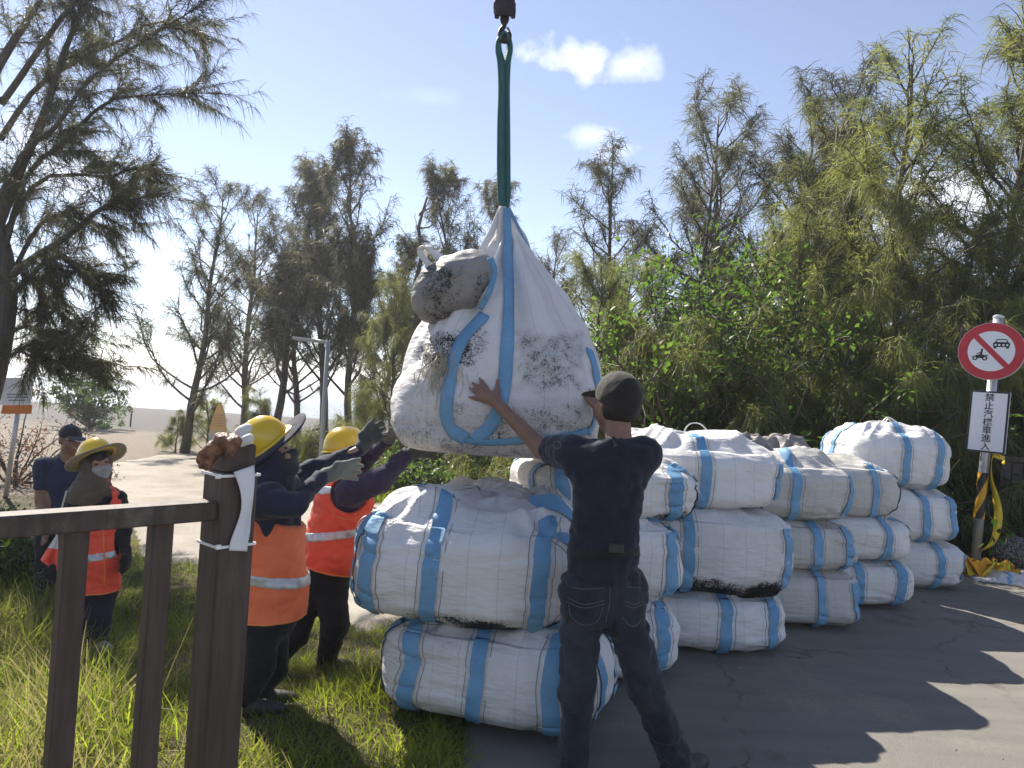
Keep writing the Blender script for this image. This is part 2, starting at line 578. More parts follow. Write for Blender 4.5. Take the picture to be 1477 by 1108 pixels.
def mat_asphalt():
    m, nt, b, out = new_mat('worn_asphalt')
    v = n_coord(nt); vs = n_coord(nt, (0.5, 3.0, 1))
    sp = n_noise(nt, v, 260, 3, 0.7); big = n_noise(nt, v, 1.1, 6, 0.6); st = n_noise(nt, vs, 1.6, 5)
    c = n_ramp(nt, sp, [(0.30, (0.092, 0.087, 0.079)), (0.70, (0.29, 0.272, 0.24))])
    c = n_mix(nt, n_math(nt, 'MULTIPLY', n_ramp(nt, big, [(0.4, 0.0), (0.68, 1.0)]), 0.5), c, (0.25, 0.23, 0.20))
    c = n_mix(nt, n_math(nt, 'MULTIPLY', n_ramp(nt, st, [(0.45, 0.0), (0.75, 1.0)]), 0.38), c, (0.075, 0.073, 0.07))
    # hairline cracks, drifted sand and darker stains
    wv = nt.nodes.new('ShaderNodeVectorMath'); wv.operation = 'ADD'; nt.links.new(v, wv.inputs[0])
    sc_ = nt.nodes.new('ShaderNodeVectorMath'); sc_.operation = 'SCALE'; sc_.inputs['Scale'].default_value = 0.5
    nt.links.new(n_noise(nt, v, 2.5, 5, 0.6, 'Color'), sc_.inputs[0]); nt.links.new(sc_.outputs[0], wv.inputs[1])
    vo = nt.nodes.new('ShaderNodeTexVoronoi'); vo.feature = 'DISTANCE_TO_EDGE'; vo.inputs['Scale'].default_value = 0.55; nt.links.new(wv.outputs[0], vo.inputs['Vector'])
    crack = n_math(nt, 'MULTIPLY', n_ramp(nt, vo.outputs['Distance'], [(0.0, 1.0), (0.009, 0.0)]), n_ramp(nt, n_noise(nt, v, 1.7, 3), [(0.45, 0.0), (0.6, 0.8)]))
    c = n_mix(nt, crack, c, (0.025, 0.023, 0.02))
    sandf = n_math(nt, 'MULTIPLY', n_ramp(nt, n_noise(nt, v, 0.8, 8, 0.7), [(0.52, 0.0), (0.68, 1.0)]), n_ramp(nt, n_noise(nt, v, 60, 3, 0.7), [(0.4, 0.15), (0.6, 0.75)]))
    c = n_mix(nt, sandf, c, (0.33, 0.29, 0.23))
    stain = n_ramp(nt, n_noise(nt, v, 2.2, 4, 0.5), [(0.62, 0.0), (0.72, 0.55)])
    c = n_mix(nt, stain, c, (0.06, 0.056, 0.05))
    nt.links.new(c, b.inputs['Base Color'])
    nt.links.new(n_math(nt, 'ADD', n_math(nt, 'MULTIPLY', big, 0.25), 0.62), b.inputs['Roughness'])
    b.inputs['Specular IOR Level'].default_value = 0.35
    n_bump(nt, b, n_math(nt, 'ADD', n_noise(nt, v, 170, 4, 0.7), n_math(nt, 'MULTIPLY', n_noise(nt, v, 6, 5, 0.6), 0.8)), 0.9, 0.008)
    return m
def mat_concrete():
    m, nt, b, out = new_mat('sandy_concrete')
    v = n_coord(nt)
    a = n_noise(nt, v, 1.2, 7, 0.65); f = n_noise(nt, v, 40, 5)
    c = n_ramp(nt, a, [(0.3, (0.25, 0.22, 0.18)), (0.6, (0.36, 0.325, 0.275)), (0.8, (0.29, 0.26, 0.215))])
    c = n_mix(nt, 0.35, c, n_ramp(nt, f, [(0.3, 0.12), (0.7, 0.6)]), 'OVERLAY')
    nt.links.new(c, b.inputs['Base Color']); b.inputs['Roughness'].default_value = 0.9
    b.inputs['Specular IOR Level'].default_value = 0.2
    n_bump(nt, b, f, 0.4, 0.01)
    return m
def mat_sea():
    m, nt, b, out = new_mat('sea_water')
    v = n_coord(nt, (0.22, 0.8, 1.0))
    b.inputs['Base Color'].default_value = (0.05, 0.07, 0.085, 1)
    b.inputs['Roughness'].default_value = 0.14; b.inputs['IOR'].default_value = 1.33
    b.inputs['Specular IOR Level'].default_value = 0.5
    a = n_noise(nt, v, 0.45, 6, 0.65)
    n_bump(nt, b, a, 1.0, 0.9)
    return m
def mat_bag(name, white, dirty, strength=1.0):
    m, nt, b, out = new_mat(name)
    v = n_coord(nt)
    soft = n_noise(nt, v, 3.0, 5, 0.6); sp = n_noise(nt, v, 105, 4, 0.8); sp2 = n_noise(nt, v, 17, 5, 0.7)
    weave_a = nt.nodes.new('ShaderNodeTexWave'); weave_a.bands_direction = 'Z'; weave_a.inputs['Scale'].default_value = 26
    weave_a.inputs['Distortion'].default_value = 1.2; weave_a.inputs['Detail'].default_value = 2; nt.links.new(v, weave_a.inputs[0])
    c = n_ramp(nt, soft, [(0.3, tuple(x * 0.86 for x in white)), (0.65, white)])
    c = n_mix(nt, n_math(nt, 'MULTIPLY', weave_a.outputs['Fac'], 0.06), c, (0.40, 0.40, 0.44))
    lane = n_math(nt, 'ABSOLUTE', n_math(nt, 'SUBTRACT', n_math(nt, 'FRACT', n_math(nt, 'MULTIPLY', n_attr(nt, 'lane'), 7.3)), 0.5))
    c = n_mix(nt, n_math(nt, 'MULTIPLY', n_ramp(nt, lane, [(0.480, 0.0), (0.492, 1.0)]), 0.30), c, (0.22, 0.22, 0.26))
    d = n_attr(nt, 'dirt')
    # smeared grey film and black mud specks where the sack is dirty
    film = n_math(nt, 'MULTIPLY', n_math(nt, 'MULTIPLY', d, n_ramp(nt, sp2, [(0.3, 0.35), (0.7, 1.0)])), 0.75, True)
    c = n_mix(nt, film, c, dirty)
    th = n_math(nt, 'ADD', n_math(nt, 'ADD', n_math(nt, 'MULTIPLY', sp, 0.6), n_math(nt, 'MULTIPLY', sp2, 0.4)), n_math(nt, 'MULTIPLY', d, 0.16 * strength))
    spk = n_math(nt, 'MULTIPLY', n_ramp(nt, th, [(0.66, 0.0), (0.75, 1.0)]), 0.88)
    c = n_mix(nt, spk, c, (0.02, 0.018, 0.016))
    mud = n_attr(nt, 'mud')
    mth = n_math(nt, 'ADD', n_math(nt, 'MULTIPLY', sp2, 0.8), n_math(nt, 'MULTIPLY', mud, 0.85))
    c = n_mix(nt, n_ramp(nt, n_math(nt, 'ADD', mth, n_math(nt, 'MULTIPLY', n_math(nt, 'SUBTRACT', sp, 0.5), 1.3)), [(0.73, 0.0), (0.93, 1.0)]), c, (0.016, 0.014, 0.013))
    nt.links.new(c, b.inputs['Base Color']); b.inputs['Roughness'].default_value = 0.55
    b.inputs['Specular IOR Level'].default_value = 0.35
    wv = nt.nodes.new('ShaderNodeTexNoise'); wv.inputs['Scale'].default_value = 9; wv.inputs['Detail'].default_value = 6
    nt.links.new(n_coord(nt, (1, 1, 3.5)), wv.inputs['Vector'])
    n_bump(nt, b, n_math(nt, 'ADD', wv.outputs['Fac'], n_math(nt, 'MULTIPLY', sp, 0.08)), 0.75, 0.02)
    tr = nt.nodes.new('ShaderNodeBsdfTranslucent'); nt.links.new(c, tr.inputs['Color'])
    ms = nt.nodes.new('ShaderNodeMixShader'); ms.inputs[0].default_value = 0.08
    nt.links.new(b.outputs[0], ms.inputs[1]); nt.links.new(tr.outputs[0], ms.inputs[2]); nt.links.new(ms.outputs[0], out.inputs[0])
    return m
def mat_strap(name, c1, c2, dirt=0.3):
    m, nt, b, out = new_mat(name)
    v = n_coord(nt)
    f = n_noise(nt, v, 22, 5, 0.7); g = n_noise(nt, v, 5, 4)
    c = n_ramp(nt, g, [(0.3, c1), (0.7, c2)])
    c = n_mix(nt, n_math(nt, 'MULTIPLY', n_ramp(nt, f, [(0.55, 0.0), (0.75, 1.0)]), dirt), c, (0.06, 0.07, 0.075))
    nt.links.new(c, b.inputs['Base Color']); b.inputs['Roughness'].default_value = 0.6
    n_bump(nt, b, n_noise(nt, n_coord(nt, (1, 1, 4)), 60, 3), 0.5, 0.004)
    return m
def mat_wood(name, c1, c2, wear=(0.12, 0.095, 0.08), amount=0.35):
    m, nt, b, out = new_mat(name)
    v = n_coord(nt, (14, 14, 1.2)); vv = n_coord(nt)
    g = n_noise(nt, v, 2.2, 8, 0.65); w = n_noise(nt, vv, 9, 6, 0.7)
    c = n_ramp(nt, g, [(0.3, c1), (0.7, c2)])
    c = n_mix(nt, n_math(nt, 'MULTIPLY', n_ramp(nt, w, [(0.52, 0.0), (0.72, 1.0)]), amount), c, wear)
    nt.links.new(c, b.inputs['Base Color']); b.inputs['Roughness'].default_value = 0.62
    b.inputs['Specular IOR Level'].default_value = 0.35
    n_bump(nt, b, g, 0.6, 0.006)
    return m
def mat_cloth(name, c1, c2, rough=0.85, weave=420, spec=0.2, fold=0.5):
    m, nt, b, out = new_mat(name)
    v = n_coord(nt)
    a = n_noise(nt, v, 7, 5); f = n_noise(nt, v, weave, 2)
    c = n_ramp(nt, n_math(nt, 'ADD', n_math(nt, 'MULTIPLY', a, 0.7), n_math(nt, 'MULTIPLY', f, 0.3)), [(0.35, c1), (0.65, c2)])
    nt.links.new(c, b.inputs['Base Color']); b.inputs['Roughness'].default_value = rough
    b.inputs['Specular IOR Level'].default_value = spec
    b.inputs['Sheen Weight'].default_value = 0.15
    n_bump(nt, b, n_math(nt, 'ADD', n_noise(nt, n_coord(nt, (1, 1, 0.7)), 16, 4), n_math(nt, 'MULTIPLY', f, 0.1)), fold, 0.02)
    return m

MT = {}
MT['ground'] = mat_ground(); MT['asphalt'] = mat_asphalt(); MT['concrete'] = mat_concrete(); MT['sea'] = mat_sea()
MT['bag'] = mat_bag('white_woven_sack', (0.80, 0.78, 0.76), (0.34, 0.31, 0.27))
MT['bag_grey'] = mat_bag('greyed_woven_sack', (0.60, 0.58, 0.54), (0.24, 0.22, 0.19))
MT['bag_hang'] = mat_bag('muddied_woven_sack', (0.74, 0.72, 0.71), (0.30, 0.27, 0.24), 1.25)
MT['sack_dirty'] = mat_bag('dirty_sack', (0.30, 0.27, 0.24), (0.10, 0.09, 0.075), 1.2)
MT['blue'] = mat_strap('blue_webbing', (0.11, 0.26, 0.43), (0.17, 0.35, 0.53))
MT['blue_dirty'] = mat_strap('muddy_blue_webbing', (0.10, 0.26, 0.42), (0.14, 0.33, 0.50), 0.6)
MT['loop'] = mat_strap('white_webbing', (0.55, 0.53, 0.50), (0.72, 0.70, 0.67), 0.15)
MT['thread'] = pmat('dark_thread', (0.13, 0.14, 0.18), bump=0)
MT['green_sling'] = mat_strap('green_webbing', (0.010, 0.085, 0.082), (0.018, 0.13, 0.122), 0.35)
MT['wood'] = mat_wood('dark_painted_wood', (0.045, 0.029, 0.023), (0.105, 0.072, 0.058))
MT['wood2'] = mat_wood('grey_weathered_board', (0.04, 0.033, 0.028), (0.085, 0.072, 0.06))
MT['bark'] = mat_wood('tree_bark', (0.035, 0.028, 0.022), (0.10, 0.082, 0.066), (0.16, 0.14, 0.12), 0.3)
MT['steel'] = pmat('galvanised_steel', (0.42, 0.43, 0.45), (0.55, 0.56, 0.58), 12, 0.42, 0.1, metal=0.6)
MT['dark_steel'] = pmat('greasy_dark_steel', (0.025, 0.018, 0.022), (0.07, 0.045, 0.05), 14, 0.5, 0.25, metal=0.5)
MT['needle'] = leaf_mat('sheoak_needles', (0.080, 0.095, 0.040), (0.185, 0.195, 0.085), (1.8, 1.8, 1.0))
MT['needle_dark'] = leaf_mat('dark_sheoak_needles', (0.042, 0.046, 0.028), (0.095, 0.097, 0.058), (1.4, 1.35, 1.0))
MT['needle_brown'] = leaf_mat('browned_needles', (0.055, 0.040, 0.025), (0.12, 0.085, 0.055), (1.3, 1.1, 0.8))
MT['leaf'] = leaf_mat('broad_leaves', (0.038, 0.068, 0.020), (0.085, 0.14, 0.042), (1.8, 1.9, 0.8), 0.4)
MT['leaf_dark'] = leaf_mat('dark_broad_leaves', (0.028, 0.050, 0.018), (0.065, 0.10, 0.035), (1.7, 1.8, 0.8), 0.4)
MT['leaf_dead'] = leaf_mat('dead_leaves', (0.07, 0.040, 0.030), (0.14, 0.085, 0.06), (1.2, 1.0, 0.8))
MT['grass'] = leaf_mat('green_grass', (0.095, 0.13, 0.028), (0.22, 0.26, 0.065), (1.9, 1.9, 0.7), 0.5, 2.2)
MT['hay'] = leaf_mat('dry_grass', (0.16, 0.15, 0.070), (0.30, 0.28, 0.14), (1.2, 1.15, 0.9), 0.6, 2.5)

# ------------------------------------------------------------------ ground, sea, road, path
def struct(o): o['kind'] = 'structure'; return o
def axis_grid(parts):
    out = []
    for a, b, s in parts:
        n = max(1, int(round((b - a) / s))); out += list(np.linspace(a, b, n + 1)[:-1])
    out.append(parts[-1][1]); return np.array(out)
def sheet(name, xs, ys, zf, mat):
    X, Y = np.meshgrid(xs, ys, indexing='ij')
    V = np.stack([X, Y, zf(X, Y)], -1).reshape(-1, 3)
    nx, ny = len(xs), len(ys)
    i = np.arange(nx * ny).reshape(nx, ny)
    F = np.stack([i[:-1, :-1], i[1:, :-1], i[1:, 1:], i[:-1, 1:]], -1).reshape(-1, 4)
    return mk(name, V, F, mat)
gx = axis_grid([(-4000, -400, 600), (-400, -60, 40), (-60, -16, 3), (-16, -8, 0.6), (-8, 6, 0.2), (6, 20, 0.7), (20, 60, 4), (60, 400, 40), (400, 4000, 600)])
gy = axis_grid([(-4000, -400, 600), (-400, -40, 40), (-40, -4, 4), (-4, 0, 0.6), (0, 10, 0.2), (10, 26, 0.5), (26, 60, 2), (60, 130, 4), (130, 300, 17), (300, 4000, 600)])
def lumps(X, Y):
    pts = np.stack([X, Y, 0 * X], -1)
    near = sstep(1.15, 1.8, ground_s(X, Y)) * sstep(140, 60, Y) * sstep(-3, 0, Y)
    return near * (0.035 * perlin(pts * 0.9) + 0.012 * perlin(pts * 3.1) + 0.12 * sstep(14, 30, Y) * perlin(pts * 0.16))
def in_poly(x, y, poly):
    x = np.asarray(x); inside = np.zeros(x.shape, bool)
    n = len(poly)
    for i in range(n):
        x0, y0 = poly[i]; x1, y1 = poly[(i + 1) % n]
        c = ((y0 > y) != (y1 > y)) & (x < (x1 - x0) * (y - y0) / (y1 - y0 + 1e-12) + x0)
        inside ^= c
    return inside
def ground_top(X, Y): return ground_z(X, Y) + lumps(X, Y)
struct(sheet('ground', gx, gy, ground_top, MT['ground']))
sea_x = np.array([-30000, -8000, -1500, -300, 0, 300, 1500, 8000, 30000.0]); sea_y = np.array([70, 110, 200, 500, 1500, 6000, 50000.0])
struct(sheet('sea', sea_x, sea_y, lambda X, Y: 0 * X - 2.0, MT['sea']))

def smooth_poly(pts, n): return spline(np.array(list(pts) + [pts[0]]), n)[:-1]
def poly_sheet(name, poly, mat, lift, step):
    """an irregular flat patch that follows the ground"""
    poly = [tuple(p[:2]) for p in poly]
    pa = np.array(poly); lo, hi = pa.min(0), pa.max(0)
    xs = np.arange(lo[0], hi[0] + step, step); ys = np.arange(lo[1], hi[1] + step, step)
    X, Y = np.meshgrid(xs, ys, indexing='ij')
    jit = 0.35 * step * np.stack([perlin(np.stack([X * 3, Y * 3, 0 * X], -1)), perlin(np.stack([X * 3, Y * 3, 0 * X + 9], -1))], -1)
    Xj, Yj = X + jit[..., 0], Y + jit[..., 1]
    ins = in_poly(Xj, Yj, poly)
    i = np.arange(X.size).reshape(X.shape)
    q = np.stack([i[:-1, :-1], i[1:, :-1], i[1:, 1:], i[:-1, 1:]], -1).reshape(-1, 4)
    q = q[ins.ravel()[q].sum(1) >= 1]
    used = np.unique(q); mp = np.full(X.size, -1); mp[used] = np.arange(len(used))
    xy = np.stack([Xj.ravel()[used], Yj.ravel()[used]], -1)
    out = ~ins.ravel()[used]                     # pull the outer rim onto the outline
    A = pa; B = np.roll(pa, -1, 0); AB = B - A
    pt = xy[out]
    tt = np.clip(((pt[:, None] - A) * AB).sum(-1) / ((AB ** 2).sum(-1) + 1e-12), 0, 1)
    cp = A + tt[..., None] * AB
    k = ((cp - pt[:, None]) ** 2).sum(-1).argmin(1)
    xy[out] = cp[np.arange(len(pt)), k]
    V = np.concatenate([xy, (ground_top(xy[:, 0], xy[:, 1]) + lift)[:, None]], 1)
    V[out, 2] -= lift + 0.03
    return mk(name, V, mp[q], mat)
path_px = [(90, 708), (150, 674), (210, 663), (290, 656), (400, 654), (470, 668), (540, 722), (680, 734), (860, 742), (1000, 752), (1010, 792), (800, 830), (560, 905), (500, 898), (430, 862), (290, 817), (215, 814), (196, 778), (178, 735), (130, 716)]
path_poly = [G(*p)[:2] for p in path_px]
path_poly = smooth_poly(path_poly, 120)[:, :2]
struct(poly_sheet('path', path_poly, MT['concrete'], 0.05, 0.16))
road_poly = [(-0.16, 3.35), (-0.22, 2.7), (-0.42, 2.0), (-0.75, 0.9), (-1.2, -1.2), (-3, -8), (-6, -24), (30, -24), (30, 9), (9, 8.2), (5.2, 7.35), (4.6, 7.6), (3.6, 8.0), (2.0, 6.6), (0.9, 5.3), (0.1, 4.5), (-0.3, 4.0)]
_rd = []
for i in range(len(road_poly)):                      # worn, wandering edge
    p0, p1 = np.array(road_poly[i]), np.array(road_poly[(i + 1) % len(road_poly)])
    L = np.linalg.norm(p1 - p0); m_ = max(1, int(min(L, 6) / 0.06)) if L < 6 else 1
    for k in range(m_): _rd.append(p0 + (p1 - p0) * k / m_)
_rd = np.array(_rd); _q = np.column_stack([_rd, 0 * _rd[:, 0]])
_rd = _rd + np.column_stack([0.07 * perlin(_q * 3.1) + 0.035 * perlin(_q * 9), 0.07 * perlin(_q * 3.1 + 40) + 0.035 * perlin(_q * 9 + 40)])
road_poly = [tuple(p) for p in _rd]
struct(poly_sheet('road', road_poly, MT['asphalt'], 0.012, 0.19))

# ------------------------------------------------------------------ bulk bags
class BagShape:
    """pillow-shaped filled sack: angle th round it, ph from bottom (-pi/2) to top (pi/2)"""
    def __init__(s, c, a, b, z0, z1, rot, seed, n=3.6, m=3.6, gather=0.5, lean=(0, 0), topsag=0.0, wr=1.0):
        s.c = np.array(c, float); s.a, s.b, s.z0, s.z1, s.rot, s.seed = a, b, z0, z1, rot, seed
        s.n, s.m, s.gather, s.lean, s.topsag, s.wr = n, m, gather, lean, topsag, wr
        s.ux = np.array([math.cos(rot), math.sin(rot), 0]); s.uy = np.array([-math.sin(rot), math.cos(rot), 0])
        s.bx = 0.5
    def raw(s, th, ph):
        ct, st, cp, sp = np.cos(th), np.sin(th), np.cos(ph), np.sin(ph)
        r = np.abs(cp) ** (2 / s.n)
        zz = np.sign(sp) * np.abs(sp) ** (2 / s.n)
        X = np.sign(ct) * np.abs(ct) ** (2 / s.m) * r * s.a
        Y = np.sign(st) * np.abs(st) ** (2 / s.m) * r * s.b
        h = (s.z1 - s.z0) / 2
        Z = (s.z0 + s.z1) / 2 + zz * h
        return X, Y, Z, r, zz
    def pt(s, th, ph):
        th = np.asarray(th, float); ph = np.asarray(ph, float)
        X, Y, Z, r, zz = s.raw(th, ph)
        sd = s.seed * 13.7
        q = np.stack([X, Y, Z], -1)
        # outward direction (approx)
        o = np.stack([X / s.a, Y / s.b, 0.8 * zz * (np.abs(zz) > 0.75)], -1); o /= np.linalg.norm(o, axis=-1)[..., None] + 1e-6
        side = 1 - np.abs(zz) ** 6
        lump = 0.035 * perlin(q * 2.3 + sd) + 0.018 * perlin(q * np.array([4, 4, 6.0]) + sd + 5)
        # straps pull the fabric in so that it bulges between them
        pull = 0
        for u, lim in ((X / s.a, np.abs(Y) / s.b), (Y / s.b, np.abs(X) / s.a)):
            for cc in (-s.bx, s.bx):
                pull = pull + np.exp(-((u - cc) / 0.13) ** 2) * sstep(0.5, 0.85, lim)
        lump = lump - 0.020 * pull * side
        # creases: sideways folds and puckers by the gathered top and base
        fold = np.maximum(ridge(q * np.array([1.5, 1.5, 9.0]) + sd + 2 + 0.5 * perlin(q * 3)[..., None]) - 0.55, 0)
        lump = lump - 0.024 * s.wr * fold * side
        fold2 = np.maximum(ridge((q @ np.array([[0.8, 0, 0.6], [0, 1, 0], [-0.6, 0, 0.8]])) * np.array([2.2, 2.2, 8.0]) + sd + 31) - 0.62, 0)
        lump = lump - 0.022 * s.wr * fold2 * side
        thn = th + 0.25 * perlin(q * 3 + sd)
        puck = np.abs(np.sin(thn * 9 + 2.2 * perlin(q * 2 + sd + 8))) * sstep(0.45, 0.97, np.abs(zz)) * (0.25 + 0.75 * sstep(0.3, 0.9, r))
        lump = lump - 0.026 * s.wr * puck
        X = X + o[..., 0] * lump; Y = Y + o[..., 1] * lump; Z = Z + o[..., 2] * lump
        # upper side sags and crumples
        top = sstep(0.55, 1.0, zz)
        Z = Z + top * (s.gather * 0.05 * ridge(q * np.array([4.2, 4.2, 1]) + sd + 50) * sstep(0.97, 0.6, r) + s.gather * 0.06 * perlin(q * np.array([2.4, 2.4, 1]) + sd + 60)) - s.topsag * top * (1 - r)
        zl = (Z - s.z0)
        X = X + s.lean[0] * zl; Y = Y + s.lean[1] * zl
        Z = np.maximum(Z, s.z0)
        return s.c + X[..., None] * s.ux + Y[..., None] * s.uy + np.stack([0 * Z, 0 * Z, Z], -1)
    def normal(s, th, ph):
        e = 0.012
        a = s.pt(th + e, ph) - s.pt(th - e, ph); b = s.pt(th, ph + e) - s.pt(th, ph - e)
        n = np.cross(a, b); return n / (np.linalg.norm(n, axis=-1)[..., None] + 1e-9)
    def grid(s, nt=144, np_=64):
        # even steps along the rim: angle is eased so that flat sides and corners both get points
        t = np.linspace(0, 2 * math.pi, nt, endpoint=False)
        t = t + 0.13 * np.sin(4 * t)
        e = np.linspace(-1, 1, np_)
        ph = np.sign(e) * (np.abs(e) ** 1.0) * math.pi / 2 * 0.9995
        ph = ph - 0.12 * np.sin(2 * ph)
        TH, PH = np.meshgrid(t, ph, indexing='ij')
        V = s.pt(TH, PH)
        i = np.arange(nt * np_).reshape(nt, np_)
        j = np.roll(i, -1, 0)
        F = np.stack([i[:, :-1], j[:, :-1], j[:, 1:], i[:, 1:]], -1).reshape(-1, 4)
        return V, F, TH, PH
    def th_at(s, sidek, u, ph):
        """angle that lies at lateral place u (-1..1) on side k (0 front -y, 1 right +x, 2 back, 3 left)"""
        r = np.abs(np.cos(ph)) ** (2 / s.n)
        uu = np.clip(u / np.maximum(r, 1e-3), -0.97, 0.97)
        ax = np.abs(uu) ** (s.m / 2)          # |cos|
        if sidek in (0, 2):
            th = np.arccos(np.sign(uu) * np.clip(ax, 0, 1))
            return -th if sidek == 0 else th
        th = np.arcsin(np.sign(uu) * np.clip(ax, 0, 1))
        return th if sidek == 1 else math.pi - th
    def band(s, sidek, u, width=0.068, ph0=-1.35, ph1=1.35, off=0.009, wob=0.02, n=80, taper=False):
        dim = s.a if sidek in (0, 2) else s.b
        lim = math.acos(min(0.98, ((abs(u) + (width + 0.05) / 2 / dim) / 0.955)) ** (s.n / 2))
        ph = np.linspace(max(ph0, -lim), min(ph1, lim), n)
        zz = np.sign(np.sin(ph)) * np.abs(np.sin(ph)) ** (2 / s.n)
        uc = u + wob * perlin(np.stack([zz * 1.2 + s.seed, 0 * zz + sidek * 3.1, 0 * zz + u * 7], -1)) / dim
        lanes = [(-0.5, 0), (-0.17, 0), (0.17, 0), (0.5, 0)]
        V, F, M = [], [], []
        def strip(xs, offv, m):
            n0 = len(V)
            for w in xs:
                th = s.th_at(sidek, uc + w / dim, ph)
                p = s.pt(th, ph) + s.normal(th, ph) * offv
                V.extend(p)
            for k in range(len(xs) - 1):
                for i in range(n - 1):
                    a = n0 + k * n + i; F.append((a, a + 1, a + n + 1, a + n) if False else (a, a + n, a + n + 1, a + 1)); M.append(m)
        strip([width * t for t in (-0.5, -0.3, -0.1, 0.1, 0.3, 0.5)], off, 0)
        for sg in (-1, 1):
            strip([sg * (width / 2 + 0.021) - 0.0016, sg * (width / 2 + 0.021) + 0.0016], off * 0.45, 1)
        return np.array(V), np.array(F), M

def bag_dirt(V, s, base=0.15, mudline=0.6):
    z = (V[:, 2] - s.z0) / (s.z1 - s.z0)
    d = base * (0.7 + 1.2 * fbm(V * 2.1 + s.seed, 3)) + 0.45 * sstep(0.35, 0.0, z) * (0.6 + 0.8 * perlin(V * 3 + s.seed))
    d = d + 0.6 * sstep(0.25, 0.55, perlin(V * np.array([1.6, 1.6, 2.2]) + s.seed * 3.3)) * base * 2
    mud = mudline * sstep(0.36, 0.03, z + 0.10 * perlin(V * 3.3 + s.seed)) * (0.55 + 1.1 * perlin(V * np.array([4, 4, 9.0]) + s.seed * 1.7)) * np.maximum(sstep(-0.45, 0.15, perlin(V * 0.9 + s.seed * 5.1)), 0.75 if mudline > 1 else 0)
    return np.clip(d, 0, 1), np.clip(mud, 0, 1)

def loop_handle(name, parent, p0, p1, height, width=0.05, mat=None, tilt=(0, 0), bend=0.2):
    p0, p1 = np.array(p0, float), np.array(p1, float)
    d = p1 - p0; side = np.cross(d, [0, 0, 1.0]); side /= np.linalg.norm(side) + 1e-9
    pts = []
    for t in np.linspace(0, 1, 17):
        z = height * math.sin(math.pi * t) ** 0.6
        pts.append(p0 + d * t + np.array([tilt[0] * z, tilt[1] * z, z]) + d * bend * (t - 0.5) * math.sin(math.pi * t))
    V, F = ribbon(pts, side, width, 0.006)
    return mk(name, V, F, mat or MT['loop'], parent, True)

BAGS = {}
def bulk_bag(key, label, c, a, b, z0, z1, rot=0.0, n=3.6, m=3.6, mat='bag', gather=0.5, lean=(0, 0), base=0.15, mudline=0.4, group='filled bulk bags stacked on the road',
             sides=(0, 1, 3), us=(-0.5, 0.5), loops=0, wr=1.0, topsag=0.0, bx=0.5, seed=None):
    seed = seed or (len(BAGS) + 1) * 1.37
    s = BagShape((c[0], c[1], 0), a, b, z0, z1, rot, seed, n, m, gather, lean, topsag, wr)
    s.bx = bx
    t = thing('bulk_bag', label, 'bag', (c[0], c[1], z0), group)
    V, F, TH, PH = s.grid()
    V = V.reshape(-1, 3)
    d, mud = bag_dirt(V, s, base, mudline)
    X_, Y_, _, _, _ = s.raw(TH.ravel(), PH.ravel()); lane = np.where(np.abs(Y_) / s.b > np.abs(X_) / s.a, X_ + 5.03, Y_ + 9.04)
    mk('sack_body', V, F, MT[mat], t, True, attrs={'dirt': d, 'mud': mud, 'lane': lane})
    for k in sides:
        for u in us:
            bv, bf, bm = s.band(k, u * bx / 0.5)
            mk('webbing_band', bv, bf, [MT['blue'], MT['thread']], t, True, mi=bm)
    for i in range(loops):
        an = i * 2.1 + seed
        q = s.pt(np.array(an), np.array(1.25)); q2 = s.pt(np.array(an + 0.9), np.array(1.25))
        loop_handle('lifting_loop', t, q, q2, 0.09 + 0.03 * (i % 2))
    BAGS[key] = (s, t)
    return t

# stack by the worker's legs (two bags, turned a little)
bulk_bag('1a', 'white bulk bag resting on the grass edge, under the bag with the crumpled top', (0.050, 3.750), 0.555, 0.520, 0.000, 0.480, R(-14), n=3.65, m=3.60, base=0.3, mudline=0.4, us=(-0.62, -0.02, 0.6))
bulk_bag('1b', 'large white bag with crumpled top and black mud line, upper of the near pair', (-0.130, 3.770), 0.585, 0.520, 0.425, 0.97, R(-6), n=3.75, m=3.70, base=0.14, mudline=1.6, gather=1.6, us=(-0.72, -0.22, 0.62))
# stack behind the man in the black shirt
bulk_bag('2a', 'bottom white bag of the stack behind the man in the black shirt', (0.440, 4.370), 0.570, 0.500, 0.000, 0.460, R(10), n=3.65, m=3.60, base=0.06, mudline=0.35, us=(0.05, 0.66))
bulk_bag('2b', 'middle white bag of the stack behind the man in the black shirt', (0.480, 4.450), 0.550, 0.500, 0.410, 0.890, R(4), n=3.75, m=3.70, base=0.05, mudline=0.35, us=(-0.5, 0.78))
bulk_bag('2c', 'top bag of the stack behind the man in the black shirt, with dirty rumpled strap', (0.580, 4.610), 0.540, 0.500, 0.830, 1.19, R(8), n=3.65, m=3.40, base=0.36, mudline=1.2, gather=1.1, us=(-0.62, 0.62), wr=1.3)
# third stack
bulk_bag('3a', 'bottom bag of the stack that carries the bag with an upright white loop', (1.300, 5.050), 0.560, 0.520, 0.000, 0.395, R(3), n=3.55, m=3.70, base=0.16, mudline=0.6, us=(0.12, 0.7))
bulk_bag('3b', 'squarish white bag with black mud along its base, middle of its stack', (1.290, 5.060), 0.575, 0.540, 0.345, 0.895, R(2), n=4.55, m=4.60, base=0.42, mudline=1.5, us=(-0.3, 0.82))
bulk_bag('3c', 'cream top bag with an upright white loop, atop the mud-lined squarish bag', (1.230, 5.140), 0.570, 0.540, 0.845, 1.31, R(4), n=3.65, m=3.60, base=0.10, mudline=0.6, gather=1.3, us=(-0.05, 0.86), loops=0)
